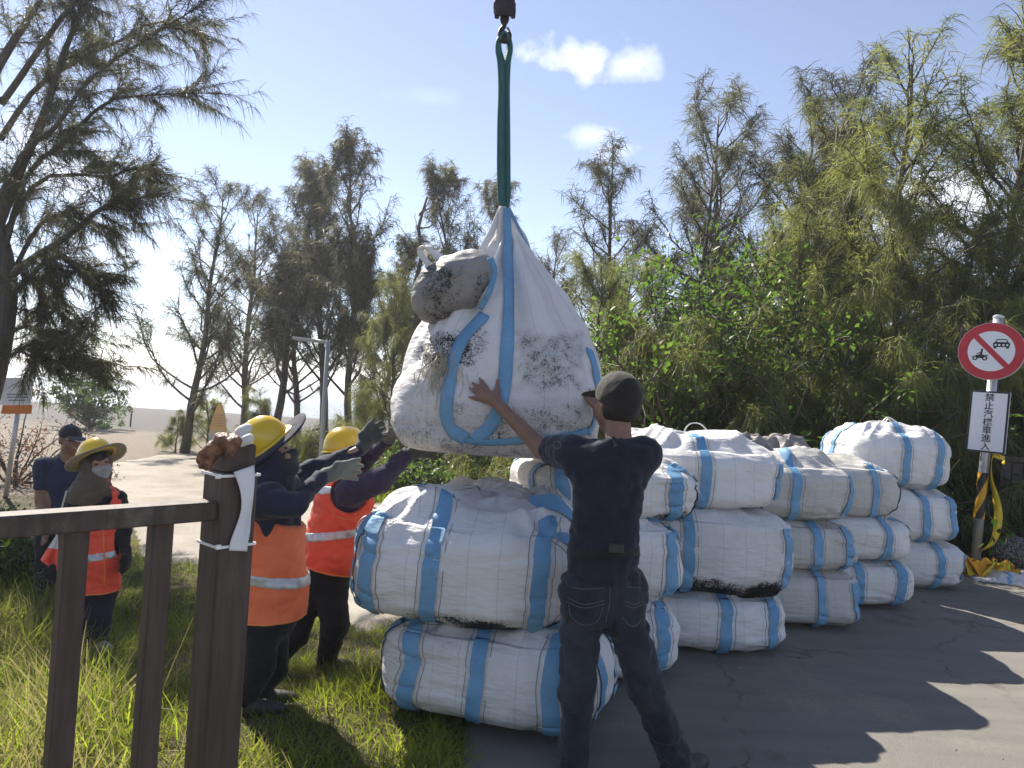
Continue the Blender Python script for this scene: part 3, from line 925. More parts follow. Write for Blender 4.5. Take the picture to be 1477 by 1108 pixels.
# fourth stack
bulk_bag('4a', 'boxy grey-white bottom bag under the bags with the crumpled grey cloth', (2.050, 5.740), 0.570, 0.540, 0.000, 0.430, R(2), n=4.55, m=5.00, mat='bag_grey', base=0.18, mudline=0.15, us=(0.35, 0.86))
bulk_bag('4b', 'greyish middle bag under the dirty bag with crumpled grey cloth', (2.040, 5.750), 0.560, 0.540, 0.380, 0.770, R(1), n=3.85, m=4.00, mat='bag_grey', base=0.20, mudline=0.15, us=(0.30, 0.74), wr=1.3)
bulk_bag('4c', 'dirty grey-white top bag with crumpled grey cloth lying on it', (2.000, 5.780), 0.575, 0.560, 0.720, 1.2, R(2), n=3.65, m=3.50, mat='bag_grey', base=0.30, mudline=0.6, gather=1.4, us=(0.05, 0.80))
# fifth stack
bulk_bag('5a', 'bottom bag of the low stack beside the tall stack at the sign', (2.810, 6.360), 0.550, 0.540, 0.000, 0.410, R(4), n=3.55, m=3.60, base=0.15, mudline=0.35, us=(-0.05, 0.62))
bulk_bag('5b', 'middle bag of the low stack beside the tall stack at the sign', (2.790, 6.380), 0.550, 0.540, 0.360, 0.740, R(2), n=3.65, m=3.60, base=0.18, mudline=0.35, us=(-0.6, 0.42))
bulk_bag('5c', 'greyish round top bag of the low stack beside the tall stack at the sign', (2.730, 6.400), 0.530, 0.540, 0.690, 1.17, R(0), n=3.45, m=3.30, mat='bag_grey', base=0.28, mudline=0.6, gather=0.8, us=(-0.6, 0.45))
# sixth stack, by the sign
bulk_bag('6a', 'bottom white bag of the tall stack nearest the round sign', (3.720, 7.190), 0.550, 0.540, 0.000, 0.445, R(3), n=3.85, m=4.00, base=0.15, mudline=0.35, us=(0.35, 0.84))
bulk_bag('6b', 'middle white bag of the tall stack nearest the round sign', (3.680, 7.210), 0.540, 0.540, 0.395, 0.925, R(1), n=3.95, m=4.00, base=0.07, mudline=0.35, us=(0.20, 0.72))
bulk_bag('6c', 'bright white top bag with tilted double loop, nearest the round sign', (3.650, 7.200), 0.535, 0.47, 0.875, 1.46, R(2), n=3.45, m=3.30, base=0.05, mudline=0.35, gather=0.8, us=(-0.05, 0.55))
# upright loops
t3 = BAGS['3c'][1]; t6 = BAGS['6c'][1]
def px_arch(parent, pix, Y, width=0.045, mat=None):
    pts = spline([P(x, y, Y) for x, y in pix], 26)
    V, F = ribbon(pts, (0.35, 1, 0.0), width, 0.007)
    return mk('lifting_loop', V, F, mat or MT['loop'], parent, True)
px_arch(t3, [(984, 640), (988, 620), (997, 611), (1010, 612), (1020, 622), (1030, 640)], 5.15)
px_arch(t6, [(1266, 628), (1272, 610), (1281, 602), (1292, 608), (1308, 617), (1318, 630)], 7.14)
px_arch(t6, [(1268, 630), (1280, 605), (1287, 612), (1302, 622), (1310, 632)], 7.26)
# crumpled throat of sack fabric on the near pair
def crumple(name, parent, c, rx, ry, h, seed, mat, n=44, amp=1.0, dirt=0.15):
    u = np.linspace(-1, 1, n); X, Y = np.meshgrid(u, u, indexing='ij')
    rr = np.sqrt(X ** 2 + Y ** 2)
    ang = np.arctan2(Y, X)
    edge = 1 + 0.3 * perlin(np.stack([np.cos(ang) * 1.5 + seed, np.sin(ang) * 1.5, 0 * X], -1))
    q = np.stack([X * 2.6 + seed, Y * 2.6, 0 * X], -1)
    z = h * np.maximum(0, 1 - rr ** 2.2) * (0.6 + 0.45 * ridge(q * 0.55) + 0.25 * perlin(q)) + amp * 0.03 * np.maximum(ridge(q * 0.9 + 4 + 0.4 * perlin(q)[..., None]) - 0.45, 0) * sstep(1.05, 0.8, rr) - 0.03 * rr ** 3
    PX = X * rx * edge + 0.03 * perlin(q * 1.7 + 3); PY = Y * ry * edge + 0.03 * perlin(q * 1.7 + 8)
    V = np.stack([c[0] + PX, c[1] + PY, c[2] + z], -1).reshape(-1, 3)
    i = np.arange(n * n).reshape(n, n)
    F = np.stack([i[:-1, :-1], i[1:, :-1], i[1:, 1:], i[:-1, 1:]], -1).reshape(-1, 4)
    keep = (rr.ravel()[F] < 1.02).all(1)
    F = F[keep]
    d = np.clip(dirt + 0.3 * fbm(V * 5 + seed, 3), 0, 1)
    o = mk(name, V, F, mat, parent, True, attrs={'dirt': d, 'mud': 0 * d})
    md = o.modifiers.new('thickness', 'SOLIDIFY'); md.thickness = 0.006; md.offset = -1
    return o
t1 = BAGS['1b'][1]
crumple('gathered_top', t1, (-0.02, 3.73, 0.935), 0.36, 0.30, 0.10, 3.1, MT['bag'], dirt=0.05)
crumple('gathered_top', t1, (0.13, 3.91, 0.935), 0.26, 0.24, 0.12, 8.4, MT['bag'], dirt=0.05)
crumple('gathered_top', BAGS['3c'][1], (1.05, 5.20, 1.275), 0.34, 0.28, 0.10, 5.7, MT['bag'], dirt=0.05)
crumple('gathered_top', BAGS['2c'][1], (0.64, 4.65, 1.15), 0.34, 0.28, 0.09, 6.9, MT['bag'], dirt=0.08)
crumple('gathered_top', BAGS['6c'][1], (3.65, 7.26, 1.42), 0.36, 0.30, 0.09, 2.2, MT['bag'], dirt=0.02)
for (x, y, sd, lab, grp) in ((1.84, 5.72, 11.2, 'crumpled grey cloth on the dirty top bag, by the loop-topped bag', None), (2.18, 5.90, 14.9, 'crumpled grey cloth on the dirty top bag, by the round greyish bag', None)):
    ct = crumple('cloth', None, (0, 0, 0), 0.27, 0.24, 0.13, sd, MT['sack_dirty'], amp=1.5, dirt=0.3)
    ct.location = (x, y, 1.215)
    tag(ct, lab, 'cloth', None)

# ------------------------------------------------------------------ the hanging bag, its sling and the crane hook
HY = 4.12
MT['sack_small'] = mat_bag('grey_muddy_sack', (0.40, 0.37, 0.34), (0.12, 0.105, 0.085), 1.4)
def pixel(p):
    q = np.asarray(p) - CAM
    d = q @ _f
    return np.stack([IMG_W / 2 + FPX * (q @ _r) / d, IMG_H / 2 - FPX * (q @ _u) / d], -1)
prof = [(652, 705, 0), (652, 705, 70), (648, 708, 116), (634, 713, 140), (605, 716, 147), (570, 720, 148), (520, 728, 135), (475, 728, 113),
        (420, 731, 80), (370, 733, 38), (338, 732, 17), (316, 730, 9)]
prof_w = []
for py, cx, hw in prof:
    c = P(cx, py, HY); prof_w.append((c[0], c[2], hw / FPX * HY))
prof_w = spline(np.array(prof_w), 120)
class HangShape:
    def pt(s, th, v):
        th = np.asarray(th, float); v = np.asarray(v, float)
        i = v * (len(prof_w) - 1); k = np.clip(i.astype(int), 0, len(prof_w) - 2); f = i - k
        row = prof_w[k] * (1 - f[..., None]) + prof_w[k + 1] * f[..., None]
        cx, z, r = row[..., 0], row[..., 1], np.maximum(row[..., 2], 0)
        m = 3.0 - 0.9 * sstep(0.35, 0.8, v)
        ct, st = np.cos(th), np.sin(th)
        X = np.sign(ct) * np.abs(ct) ** (2 / m); Y = np.sign(st) * np.abs(st) ** (2 / m)
        q = np.stack([X * r, Y * r, z], -1)
        up = sstep(0.42, 0.85, v)
        fold = up * (0.10 * np.cos(11 * th + 3 * perlin(q * 1.6)) + 0.05 * np.cos(23 * th + 5)) * (r > 0)
        lump = 0.02 * perlin(q * 3.3 + 4) + 0.010 * perlin(q * np.array([5, 5, 7]) + 9)
        diag = q @ np.array([0.75, 0.2, 0.65])
        crease = np.maximum(ridge(np.stack([diag * 6.5, q[..., 0] * 1.3 - q[..., 2] * 1.3, q[..., 1] * 2], -1) + 3) - 0.6, 0)
        lump = lump - 0.028 * crease * sstep(0.12, 0.3, v) * (1 - up) - 0.016 * np.maximum(ridge(q * np.array([2, 2, 8.0]) + 77) - 0.6, 0)
        rr = r * (1 + fold) + lump * sstep(0.0, 0.2, r)
        return np.stack([cx + X * rr, HY + Y * rr * 0.98, z + 0 * rr], -1)
    def normal(s, th, v):
        e, g = 0.01, 0.004
        a = s.pt(th + e, v) - s.pt(th - e, v); b = s.pt(th, np.minimum(v + g, 1)) - s.pt(th, np.maximum(v - g, 0))
        n = np.cross(a, b); return n / (np.linalg.norm(n, axis=-1)[..., None] + 1e-9)
hs_ = HangShape()
nt_, nv_ = 220, 130
TH, VV = np.meshgrid(np.linspace(0, 2 * math.pi, nt_, endpoint=False), np.linspace(0, 1, nv_), indexing='ij')
HV = hs_.pt(TH, VV)
hi_ = np.arange(nt_ * nv_).reshape(nt_, nv_); hj_ = np.roll(hi_, -1, 0)
HF = np.stack([hi_[:, :-1], hj_[:, :-1], hj_[:, 1:], hi_[:, 1:]], -1).reshape(-1, 4)
HV = HV.reshape(-1, 3)
hp = pixel(HV); front = HV[:, 1] < HY + 0.02
def blobm(x, y, cx, cy, rx, ry, soft=0.3):
    d = np.sqrt(((x - cx) / rx) ** 2 + ((y - cy) / ry) ** 2) + 0.18 * perlin(np.stack([x * 0.03, y * 0.03, 0 * x + cx], -1))
    return sstep(1 + soft, 1 - soft, d)
x_, y_ = hp[:, 0], hp[:, 1]
sq = np.maximum(np.abs(x_ - 792) / 46, np.abs(y_ - 522) / 40) + 0.12 * perlin(np.stack([x_ * 0.04, y_ * 0.04, 0 * x_], -1))
dirt = 0.8 * sstep(1.25, 0.80, sq + 0.25 * perlin(np.stack([x_ * 0.07, y_ * 0.07, 0 * x_ + 2], -1)))
dirt = np.maximum(dirt, 0.75 * sstep(560, 606, y_ + 0.08 * (x_ - 740) + 6 * perlin(np.stack([x_ * 0.02, y_ * 0.02, 0 * x_ + 3], -1))))
dirt = np.maximum(dirt, 0.45 * blobm(x_, y_, 600, 590, 38, 60))
dirt = np.where(front, dirt, 0.35 + 0.4 * perlin(HV * 2))
mudm = 0.48 * blobm(x_, y_, 684, 498, 22, 40, 0.8) + 0.6 * blobm(x_, y_, 632, 506, 36, 30, 0.6) + 0.36 * blobm(x_, y_, 668, 592, 34, 14, 0.6) + 0.4 * blobm(x_, y_, 690, 625, 40, 12)
mudm = np.where(front, mudm, 0)
hbag = thing('bulk_bag', 'muddy white bulk bag hanging from the green sling', 'bag', (P(715, 650, HY)[0], HY, prof_w[0][1]))
mk('sack_body', HV, HF, MT['bag_hang'], hbag, True, attrs={'dirt': np.clip(dirt, 0, 1), 'mud': np.clip(mudm, 0, 1), 'lane': TH.ravel() * 0.55})
fidx = np.where(HV[:, 1] < HY - 0.02)[0]
fpix = hp[fidx]
def on_bag(px, py, off=0.005):
    k = fidx[((fpix - np.array([px, py])) ** 2).sum(1).argmin()]
    th, v = TH.ravel()[k], VV.ravel()[k]
    p = P(px, py, HV[k][1]); n = hs_.normal(np.array(th), np.array(v))
    p = p - n * np.dot(p - HV[k], n)
    return p + n * off, n
def bag_band(path, width, mat, off=0.007, n=60):
    path = spline([(x, y, 0) for x, y in path], n)[:, :2]
    pts, nn = zip(*[on_bag(x, y, off) for x, y in path])
    pts = np.array(pts); nn = np.array(nn)
    for _ in range(8):
        pts[1:-1] = 0.25 * pts[:-2] + 0.5 * pts[1:-1] + 0.25 * pts[2:]
        nn[1:-1] = 0.25 * nn[:-2] + 0.5 * nn[1:-1] + 0.25 * nn[2:]
    t = np.gradient(pts, axis=0)
    w = np.cross(t, nn); w /= np.linalg.norm(w, axis=1)[:, None] + 1e-9
    V = np.concatenate([pts - w * width / 2, pts - w * width / 6 + nn * 0.002, pts + w * width / 6 + nn * 0.002, pts + w * width / 2])
    F = []
    for k in range(3):
        for i in range(n - 1):
            F.append((k * n + i, k * n + i + 1, (k + 1) * n + i + 1, (k + 1) * n + i))
    o = mk('webbing_band', V, F, mat, hbag, True)
    md = o.modifiers.new('thickness', 'SOLIDIFY'); md.thickness = 0.002; md.offset = 0
    return o
bag_band([(732, 336), (733, 380), (733, 440), (731, 500), (728, 550), (720, 590), (704, 618), (684, 635)], 0.068, MT['blue'])
bag_band([(700, 455), (668, 490), (652, 530), (646, 570), (644, 598), (652, 620), (672, 633)], 0.068, MT['blue'])
bag_band([(838, 478), (852, 512), (860, 545), (861, 575), (857, 605), (848, 625)], 0.045, MT['blue'])
bag_band([(652, 628), (690, 637), (740, 636), (800, 631), (846, 622)], 0.035, MT['blue_dirty'])
# lifting loops up into the sling
def px_strap(parent, name, pix, Ys, width, mat, n=24, wv=(1, 0.25, 0.15), thick=0.007):
    if np.isscalar(Ys): Ys = [Ys] * len(pix)
    pts = spline([P(x, y, Y) for (x, y), Y in zip(pix, Ys)], n)
    V, F = ribbon(pts, wv, width, thick)
    return mk(name, V, F, mat, parent, True)
px_strap(hbag, 'lifting_loop', [(725, 298), (712, 328), (698, 356), (690, 385)], [4.1, 4.05, 4.0, 3.98], 0.038, MT['loop'])
px_strap(hbag, 'lifting_loop', [(726, 298), (722, 328), (718, 362), (716, 395)], [4.08, 4.05, 4.03, 3.99], 0.036, MT['loop'])
px_strap(hbag, 'lifting_loop', [(730, 298), (743, 325), (756, 345), (764, 372)], [4.12, 4.16, 4.2, 4.2], 0.038, MT['loop'])
px_strap(hbag, 'lifting_loop', [(731, 300), (732, 320), (733, 345), (733, 372)], [4.07, 4.04, 4.0, 3.96], 0.040, MT['blue'])
px_strap(hbag, 'lifting_loop', [(733, 303), (748, 335), (762, 362), (770, 380)], [4.1, 4.14, 4.16, 4.16], 0.034, MT['blue'])
# loose torn flap and frayed threads under the small sack
rs = random.Random(4)
mb = MB()
for i in range(110):
    x0, y0 = rs.gauss(634, 16), rs.gauss(522, 16)
    p, n = on_bag(x0, y0, 0.004)
    q = p + np.array([rs.uniform(-0.04, 0.04), -rs.uniform(0.005, 0.03), -rs.uniform(0.03, 0.13)])
    mid = (p + q) / 2 + np.array([rs.uniform(-0.02, 0.02), -0.02, 0.01])
    V, F = tube(spline([p, mid, q], 6), 0.0016, 4); mb.add(V, F)
mb.build('frayed_threads', [pmat('straw_fibre', (0.34, 0.30, 0.22), bump=0)], hbag)['kind'] = 'stuff'

# small dirty sack slumped against it
sc = P(655, 415, 3.86)
ax = np.array([[0.86, 0, 0.5], [0.0, 1, 0], [-0.5, 0, 0.86]])
def sack_noise(X): return 0.012 * perlin(X * 9) + 0.006 * perlin(X * 24) + 0.012 * np.maximum(ridge(X * np.array([6, 6, 12.0]) + 3) - 0.55, 0)
V, F = sdf_mesh([ell(sc, (0.205, 0.19, 0.165), ax), ell(P(682, 388, 3.86), (0.11, 0.12, 0.085), ax), ell(P(625, 436, 3.86), (0.10, 0.13, 0.095), ax), cone(P(690, 430, 3.92), P(655, 470, 3.9), 0.06, 0.05)],
                0.011, 0.03, noise=sack_noise, smooth=1)
small = thing('small_sack', 'small grey muddy sack slumped against the upper side of the hanging bag', 'sack', base_of(V))
d = np.clip(0.75 + 0.7 * perlin(V * 5) - 0.6 * sstep(sc[2] + 0.02, sc[2] + 0.15, V[:, 2] + 0.3 * (V[:, 0] - sc[0])), 0, 1)
mk('sack_body', V, F, MT['sack_small'], small, True, attrs={'dirt': d, 'mud': 0.5 * d})
px_strap(small, 'lifting_loop', [(640, 388), (626, 366), (614, 357), (606, 362), (612, 374), (632, 394)], 3.84, 0.030, MT['loop'])
px_strap(small, 'lifting_loop', [(646, 382), (632, 368), (618, 362), (612, 372), (622, 386), (636, 396)], 3.90, 0.030, MT['loop'])
px_strap(small, 'webbing_band', [(707, 372), (713, 392), (706, 420), (692, 446)], [3.72, 3.71, 3.70, 3.72], 0.03, MT['blue_dirty'])
V, F = sdf_mesh([ell(P(612, 440, 3.86), (0.06, 0.09, 0.07), ax)], 0.01, 0.02, noise=sack_noise)
mk('patch', V, F, MT['blue_dirty'], small, True)

# sling
sl = thing('lifting_sling', 'green webbing sling looped from the crane hook', 'sling', P(727, 305, 4.1))
w1 = np.interp(np.linspace(0, 1, 40), [0, 0.1, 0.2, 0.4, 0.75, 0.93, 1], [0.026, 0.028, 0.034, 0.048, 0.060, 0.048, 0.024])
for pix, dy, wv in (([(727, 50), (720, 58), (719, 72), (723, 92), (725, 130), (724, 180), (724, 235), (724, 280), (726, 304)], -0.006, (1, 0.5, 0)),
                    ([(728, 50), (734, 58), (735, 72), (731, 92), (729, 130), (729, 180), (729, 235), (730, 280), (729, 306)], 0.010, (1, -0.5, 0))):
    pts = spline([P(x, y, 4.1 + dy) for x, y in pix], 40)
    V, F = ribbon(pts, wv, w1, 0.011)
    mk('webbing_leg', V, F, MT['green_sling'], sl, True)
V, F = ribbon(spline([P(x, y, 4.1) for x, y in ((721, 62), (724, 52), (728, 49), (732, 52), (734, 62))], 12), (0, 1, 0), 0.05, 0.012)
mk('eye_loop', V, F, MT['green_sling'], sl, True)

# crane hook block
hk = thing('crane_hook', 'dark greasy crane hook block above the green sling', 'hook', P(728, 52, 4.1))
def hp_(x, y, dy=0.0): return P(x, y, 4.1 + dy)
s_ = 4.1 / FPX
V, F = tube(spline([hp_(727, 18), hp_(727, 30), hp_(727, 38), hp_(723, 44), hp_(722, 52), hp_(726, 58), hp_(732, 57), hp_(735, 51), hp_(734, 45)], 40),
            np.interp(np.linspace(0, 1, 40), [0, 0.3, 0.5, 0.75, 1], [0.014, 0.014, 0.017, 0.02, 0.007]), 10)
mk('hook', V, F, MT['dark_steel'], hk, True)
V, F = tube([hp_(732, 40), hp_(735, 46)], 0.006, 6); mk('safety_latch', V, F, MT['dark_steel'], hk, True)
for dy in (-0.045, 0.045):
    poly = [(-0.055, -0.01), (-0.045, -0.04), (0.045, -0.04), (0.055, -0.01), (0.05, 0.30), (0.03, 0.34), (-0.03, 0.34), (-0.05, 0.30)]
    V, F = prism(poly, hp_(728, 12, dy), (1, 0, 0), (0, 0, 1), -0.008, 0.008); mk('cheek_plate', V, F, MT['dark_steel'], hk, False)
V, F = lathe(hp_(728, -50), (0, 1, 0), [(0.02, -0.04), (0.115, -0.035), (0.095, -0.01), (0.095, 0.01), (0.115, 0.035), (0.02, 0.04)], 28); mk('sheave', V, F, MT['dark_steel'], hk, False)
V, F = box(hp_(728, 12), (0.062, 0.035, 0.022), None, 0.006); mk('trunnion', V, F, MT['dark_steel'], hk, False)
for x in (717, 740):
    for dy in (-0.03, 0.03):
        V, F = lathe(hp_(x, 20, dy), (0, 0, 1), [(0.0, -0.022), (0.015, -0.022), (0.017, -0.004), (0.017, 0.02), (0.01, 0.03)], 6); mk('bolt', V, F, MT['dark_steel'], hk, False)
V, F = lathe(hp_(728, 26), (0, 0, 1), [(0.0, -0.03), (0.02, -0.03), (0.026, -0.01), (0.026, 0.03)], 12); mk('swivel_nut', V, F, MT['dark_steel'], hk, False)
for x in (-0.1, 0.1):
    b = hp_(728, -50); V, F = tube([b + [x, 0, 0], b + [x, 0, 6.0]], 0.007, 6); mk('wire_rope', V, F, MT['dark_steel'], hk, True)

# ------------------------------------------------------------------ wooden railing on the left
RA = P(320, 722, 2.02); RB = P(0, 746, 1.63)
rv = RB - RA; rv[2] = 0; rv /= np.linalg.norm(rv)            # along the rail, away from the post
rw = np.array([-rv[1], rv[0], 0.0])
if rw[1] > 0: rw = -rw                                       # faces the camera
fence = thing('wooden_railing', 'dark brown wooden handrail with uprights and square end post', 'railing', (RA[0], RA[1], 0.0))
pc = P(331, 720, 2.06); top_z = P(335, 640, 2.06)[2]
PH_ = 0.053
axp = np.array([rv, rw, [0, 0, 1]])
ph = (top_z - 0.075) / 2
V, F = box((pc[0], pc[1], ph), (PH_, PH_, ph), axp, 0.006); mk('post', V, F, MT['wood'], fence, False)
V, F = box((pc[0], pc[1], top_z - 0.037), (PH_ - 0.006, PH_ - 0.006, 0.04), axp, 0.007); mk('post_cap', V, F, MT['wood'], fence, False)
rz = RA[2] - 0.026
r0 = np.array([pc[0], pc[1], 0]) + rv * (PH_ - 0.01)
rail_c = r0 + rv * 0.9; rail_c[2] = rz
def rail_y(t): return r0 + rv * t
V, F = box(rail_c, (0.9, 0.036, 0.025), axp, 0.004)
m_rail = mat_wood('rail_wood', (0.045, 0.030, 0.024), (0.10, 0.072, 0.058), (0.24, 0.19, 0.155), 0.6)
mk('handrail', V, F, m_rail, fence, False)
def rail_param(px):
    best = min(np.linspace(0, 1.8, 900), key=lambda t: abs(pixel(np.array([*(rail_y(t)[:2]), rz - 0.06]))[0] - px))
    return best
for px in (231, 107, -160):
    t = rail_param(px); c = rail_y(t)
    V, F = box((c[0], c[1], (rz - 0.023) / 2), (0.027, 0.020, (rz - 0.021) / 2), axp, 0.003); mk('baluster', V, F, MT['wood'], fence, False)
# white vinyl strip tied to the post
def plane_hit(px, py, pt, nr):
    d = ray(px, py); t = np.dot(np.array(pt) - CAM, nr) / np.dot(d, nr); return CAM + d * t
face_pt = np.array([pc[0], pc[1], 0]) + rw * (PH_ + 0.006)
left_e = [(337, 681), (343, 697), (347, 712), (348, 730), (345, 746), (338, 765), (332, 782), (330, 794)]
right_e = [(366, 671), (367, 690), (366, 712), (364, 730), (362, 746), (361, 765), (358, 782), (356, 795)]
L_ = spline([(x, y, 0) for x, y in left_e], 26); Rr = spline([(x, y, 0) for x, y in right_e], 26)
V = []
for i in range(26):
    for u in np.linspace(0, 1, 9):
        x, y = (L_[i] * (1 - u) + Rr[i] * u)[:2]
        s = i / 25
        bul = 0.003 + 0.018 * math.sin(math.pi * s) * (u ** 2) + 0.006 * math.sin(5 * s + 3 * u)
        V.append(plane_hit(x, y, face_pt + rw * max(bul, 0.001), rw))
F = [(i * 9 + k, i * 9 + k + 1, (i + 1) * 9 + k + 1, (i + 1) * 9 + k) for i in range(25) for k in range(8)]
strip = thing('vinyl_strip', 'white vinyl strip tied to the square end post with cable ties', 'strip', base_of(V))
o = mk('sheet', V, F, pmat('white_vinyl', (0.66, 0.66, 0.67), (0.74, 0.74, 0.75), 6, 0.5, 0.1), strip, True)
md = o.modifiers.new('thickness', 'SOLIDIFY'); md.thickness = 0.002
mt_tie = pmat('white_nylon', (0.70, 0.70, 0.68), bump=0, rough=0.4)
for py in (687, 789):
    z = plane_hit(330, py, face_pt, rw)[2]; e = PH_ + 0.003
    sq_ = [np.array([pc[0], pc[1], z]) + rv * a * e + rw * b * e for a, b in ((-1, -1), (1, -1), (1, 1), (-1, 1))]
    mb = MB()
    for a in range(4): mb.add(*ribbon([sq_[a], sq_[(a + 1) % 4]], (0, 0, 1), 0.007, 0.003))
    mb.add(*box(plane_hit(314, py, face_pt, rw) + rw * 0.003, (0.007, 0.004, 0.006), axp, 0.001))
    mb.build('cable_tie', [mt_tie], strip)
# leather glove draped on the post
gy = 2.0
pr = [cone(P(350, 631, gy + 0.03), P(322, 637, gy), 0.020, 0.026, (0, 0.3, 1), 1.3), cone(P(322, 637, gy), P(307, 647, gy), 0.026, 0.020, (0.3, 0, 1), 1.2)]
for a, b in (((306, 643), (290, 655)), ((305, 648), (287, 664)), ((308, 652), (290, 673)), ((312, 655), (300, 674))):
    pr.append(cone(P(*a, gy - 0.01), P(*b, gy - 0.01), 0.011, 0.0085))
pr.append(cone(P(338, 638, gy - 0.02), P(331, 655, gy - 0.03), 0.018, 0.010))
V, F = sdf_mesh(pr, 0.0032, 0.0032, noise=lambda X: 0.004 * perlin(X * 38) + 0.003 * perlin(X * 95), smooth=1)
gl = thing('leather_glove', 'worn brown leather work glove draped over the post top', 'glove', base_of(V))
mk('glove_shell', V, F, pmat('brown_leather', (0.085, 0.035, 0.02), (0.36, 0.17, 0.095), 34, 0.45, 0.8, 80, lo=0.36, hi=0.68), gl, True)
V, F = sdf_mesh([cone(P(347, 624, gy + 0.02), P(356, 619, gy + 0.03), 0.017, 0.016), cone(P(350, 637, gy), P(359, 633, gy), 0.015, 0.015)], 0.004, 0.004, noise=lambda X: 0.002 * perlin(X * 60))
mk('cuff', V, F, pmat('white_cotton', (0.62, 0.58, 0.53), (0.75, 0.72, 0.68), 40, 0.8, 0.5), gl, True)

# ------------------------------------------------------------------ road sign on the right and what lies round it
SY = 7.62
sb, stp = P(1405, 824, SY), P(1440, 458, SY)
sb[2] = 0.0
sdir = (stp - sb) / np.linalg.norm(stp - sb)
sg = thing('road_sign', 'round red and white no-vehicles sign over a white Chinese text panel on grey pole', 'sign', sb)
V, F = tube([sb - sdir * 0.0, stp], 0.046, 16); mk('pole', V, F, MT['steel'], sg, True); 
V, F = lathe(stp - sdir * 0.01, sdir, [(0.052, 0), (0.052, 0.02), (0.03, 0.035)], 16); mk('pole_cap', V, F, MT['steel'], sg, False)
ay_ = R(40)
nf = np.array([-math.sin(ay_), -math.cos(ay_), 0.0]); nf -= sdir * np.dot(nf, sdir); nf /= np.linalg.norm(nf)
sx_ = np.cross(sdir, nf); sx_ /= np.linalg.norm(sx_)        # to the right as seen from the front
if sx_[0] < 0: sx_ = -sx_
sy_ = sdir
m_red = pmat('sign_red', (0.42, 0.018, 0.03), (0.47, 0.025, 0.038), 9, 0.4, 0.05)
m_wht = pmat('sign_white', (0.68, 0.68, 0.70), (0.74, 0.74, 0.76), 5, 0.35, 0.03)
m_blk = pmat('sign_black', (0.012, 0.012, 0.016), (0.02, 0.02, 0.024), 9, 0.4, 0)
m_edge = pmat('sign_edge', (0.50, 0.50, 0.51), (0.60, 0.60, 0.61), 7, 0.45, 0.1)
def circ(r, n=48): return [(r * math.cos(2 * math.pi * k / n), r * math.sin(2 * math.pi * k / n)) for k in range(n)]
def flat(name, polys, o, d0, d1, mat, parent, sx=None, sy=None):
    mb = MB(); a, b = (sx_ if sx is None else sx), (sy_ if sy is None else sy)
    flip = np.dot(np.cross(a, b), nf) < 0
    for p in polys: mb.add(*(prism(p, o, a, b, -d0 if flip else d0, -d1 if flip else d1)))
    return mb.build(name, [mat], parent)
rc = P(1431, 508, SY) + nf * 0.075
RS = 0.295
flat('sign_box', [circ(RS)], rc, -0.055, 0.0, m_edge, sg)
flat('red_ring', [circ(RS - 0.004)], rc, 0.0, 0.003, m_red, sg)
flat('white_disc', [circ(RS * 0.70)], rc, 0.003, 0.006, m_wht, sg)
sl_ = RS * 0.74; c45 = math.cos(R(48)); s45 = math.sin(R(48))
def rot2(x, y, a): return (x * math.cos(a) - y * math.sin(a), x * math.sin(a) + y * math.cos(a))
flat('red_slash', [[rot2(x, y, R(-46)) for x, y in ((-sl_ * 0.98, -0.026), (sl_ * 0.98, -0.026), (sl_ * 0.98, 0.026), (-sl_ * 0.98, 0.026))]], rc, 0.006, 0.009, m_red, sg)
def off(poly, dx, dy, s=1.0): return [(x * s + dx, y * s + dy) for x, y in poly]
car = [[(-0.075, -0.028), (0.075, -0.028), (0.08, 0.012), (0.062, 0.026), (-0.062, 0.026), (-0.08, 0.012)],
       [(-0.07, -0.045), (-0.045, -0.045), (-0.045, -0.028), (-0.07, -0.028)], [(0.045, -0.045), (0.07, -0.045), (0.07, -0.028), (0.045, -0.028)],
       [(-0.062, 0.026), (-0.052, 0.026), (-0.038, 0.056), (-0.048, 0.056)], [(0.052, 0.026), (0.062, 0.026), (0.048, 0.056), (0.038, 0.056)],
       [(-0.048, 0.050), (0.048, 0.050), (0.044, 0.060), (-0.044, 0.060)]]
flat('car_symbol', [off(p, 0.085, 0.072, 0.92) for p in car], rc, 0.006, 0.009, m_blk, sg)
flat('car_lights', [off(circ(0.010, 12), 0.085 + dx, 0.072 - 0.006) for dx in (-0.05, -0.018, 0.018, 0.05)], rc, 0.009, 0.011, m_wht, sg)
def annulus(cx, cy, r0, r1, n=20):
    out = []
    for k in range(n):
        a, b = 2 * math.pi * k / n, 2 * math.pi * (k + 1) / n
        out.append([(cx + r0 * math.cos(a), cy + r0 * math.sin(a)), (cx + r1 * math.cos(a), cy + r1 * math.sin(a)), (cx + r1 * math.cos(b), cy + r1 * math.sin(b)), (cx + r0 * math.cos(b), cy + r0 * math.sin(b))])
    return out
moto = annulus(-0.135, -0.075, 0.012, 0.024) + annulus(-0.05, -0.075, 0.012, 0.024)
moto += [[(-0.125, -0.075), (-0.06, -0.075), (-0.05, -0.045), (-0.085, -0.035), (-0.13, -0.045)], [(-0.045, -0.052), (-0.02, -0.048), (-0.02, -0.042), (-0.05, -0.04)],
         [(-0.095, -0.038), (-0.075, -0.038), (-0.072, 0.002), (-0.088, 0.002)], [(-0.122, -0.028), (-0.088, -0.012), (-0.086, -0.020), (-0.122, -0.036)], off(circ(0.011, 12), -0.08, 0.012)]
flat('motorcycle_symbol', moto, rc, 0.006, 0.009, m_blk, sg)
tcn = P(1426, 609, SY) + nf * 0.07
TWd, THt = 0.172, 0.315
rect = lambda w, h: [(-w, -h), (w, -h), (w, h), (-w, h)]
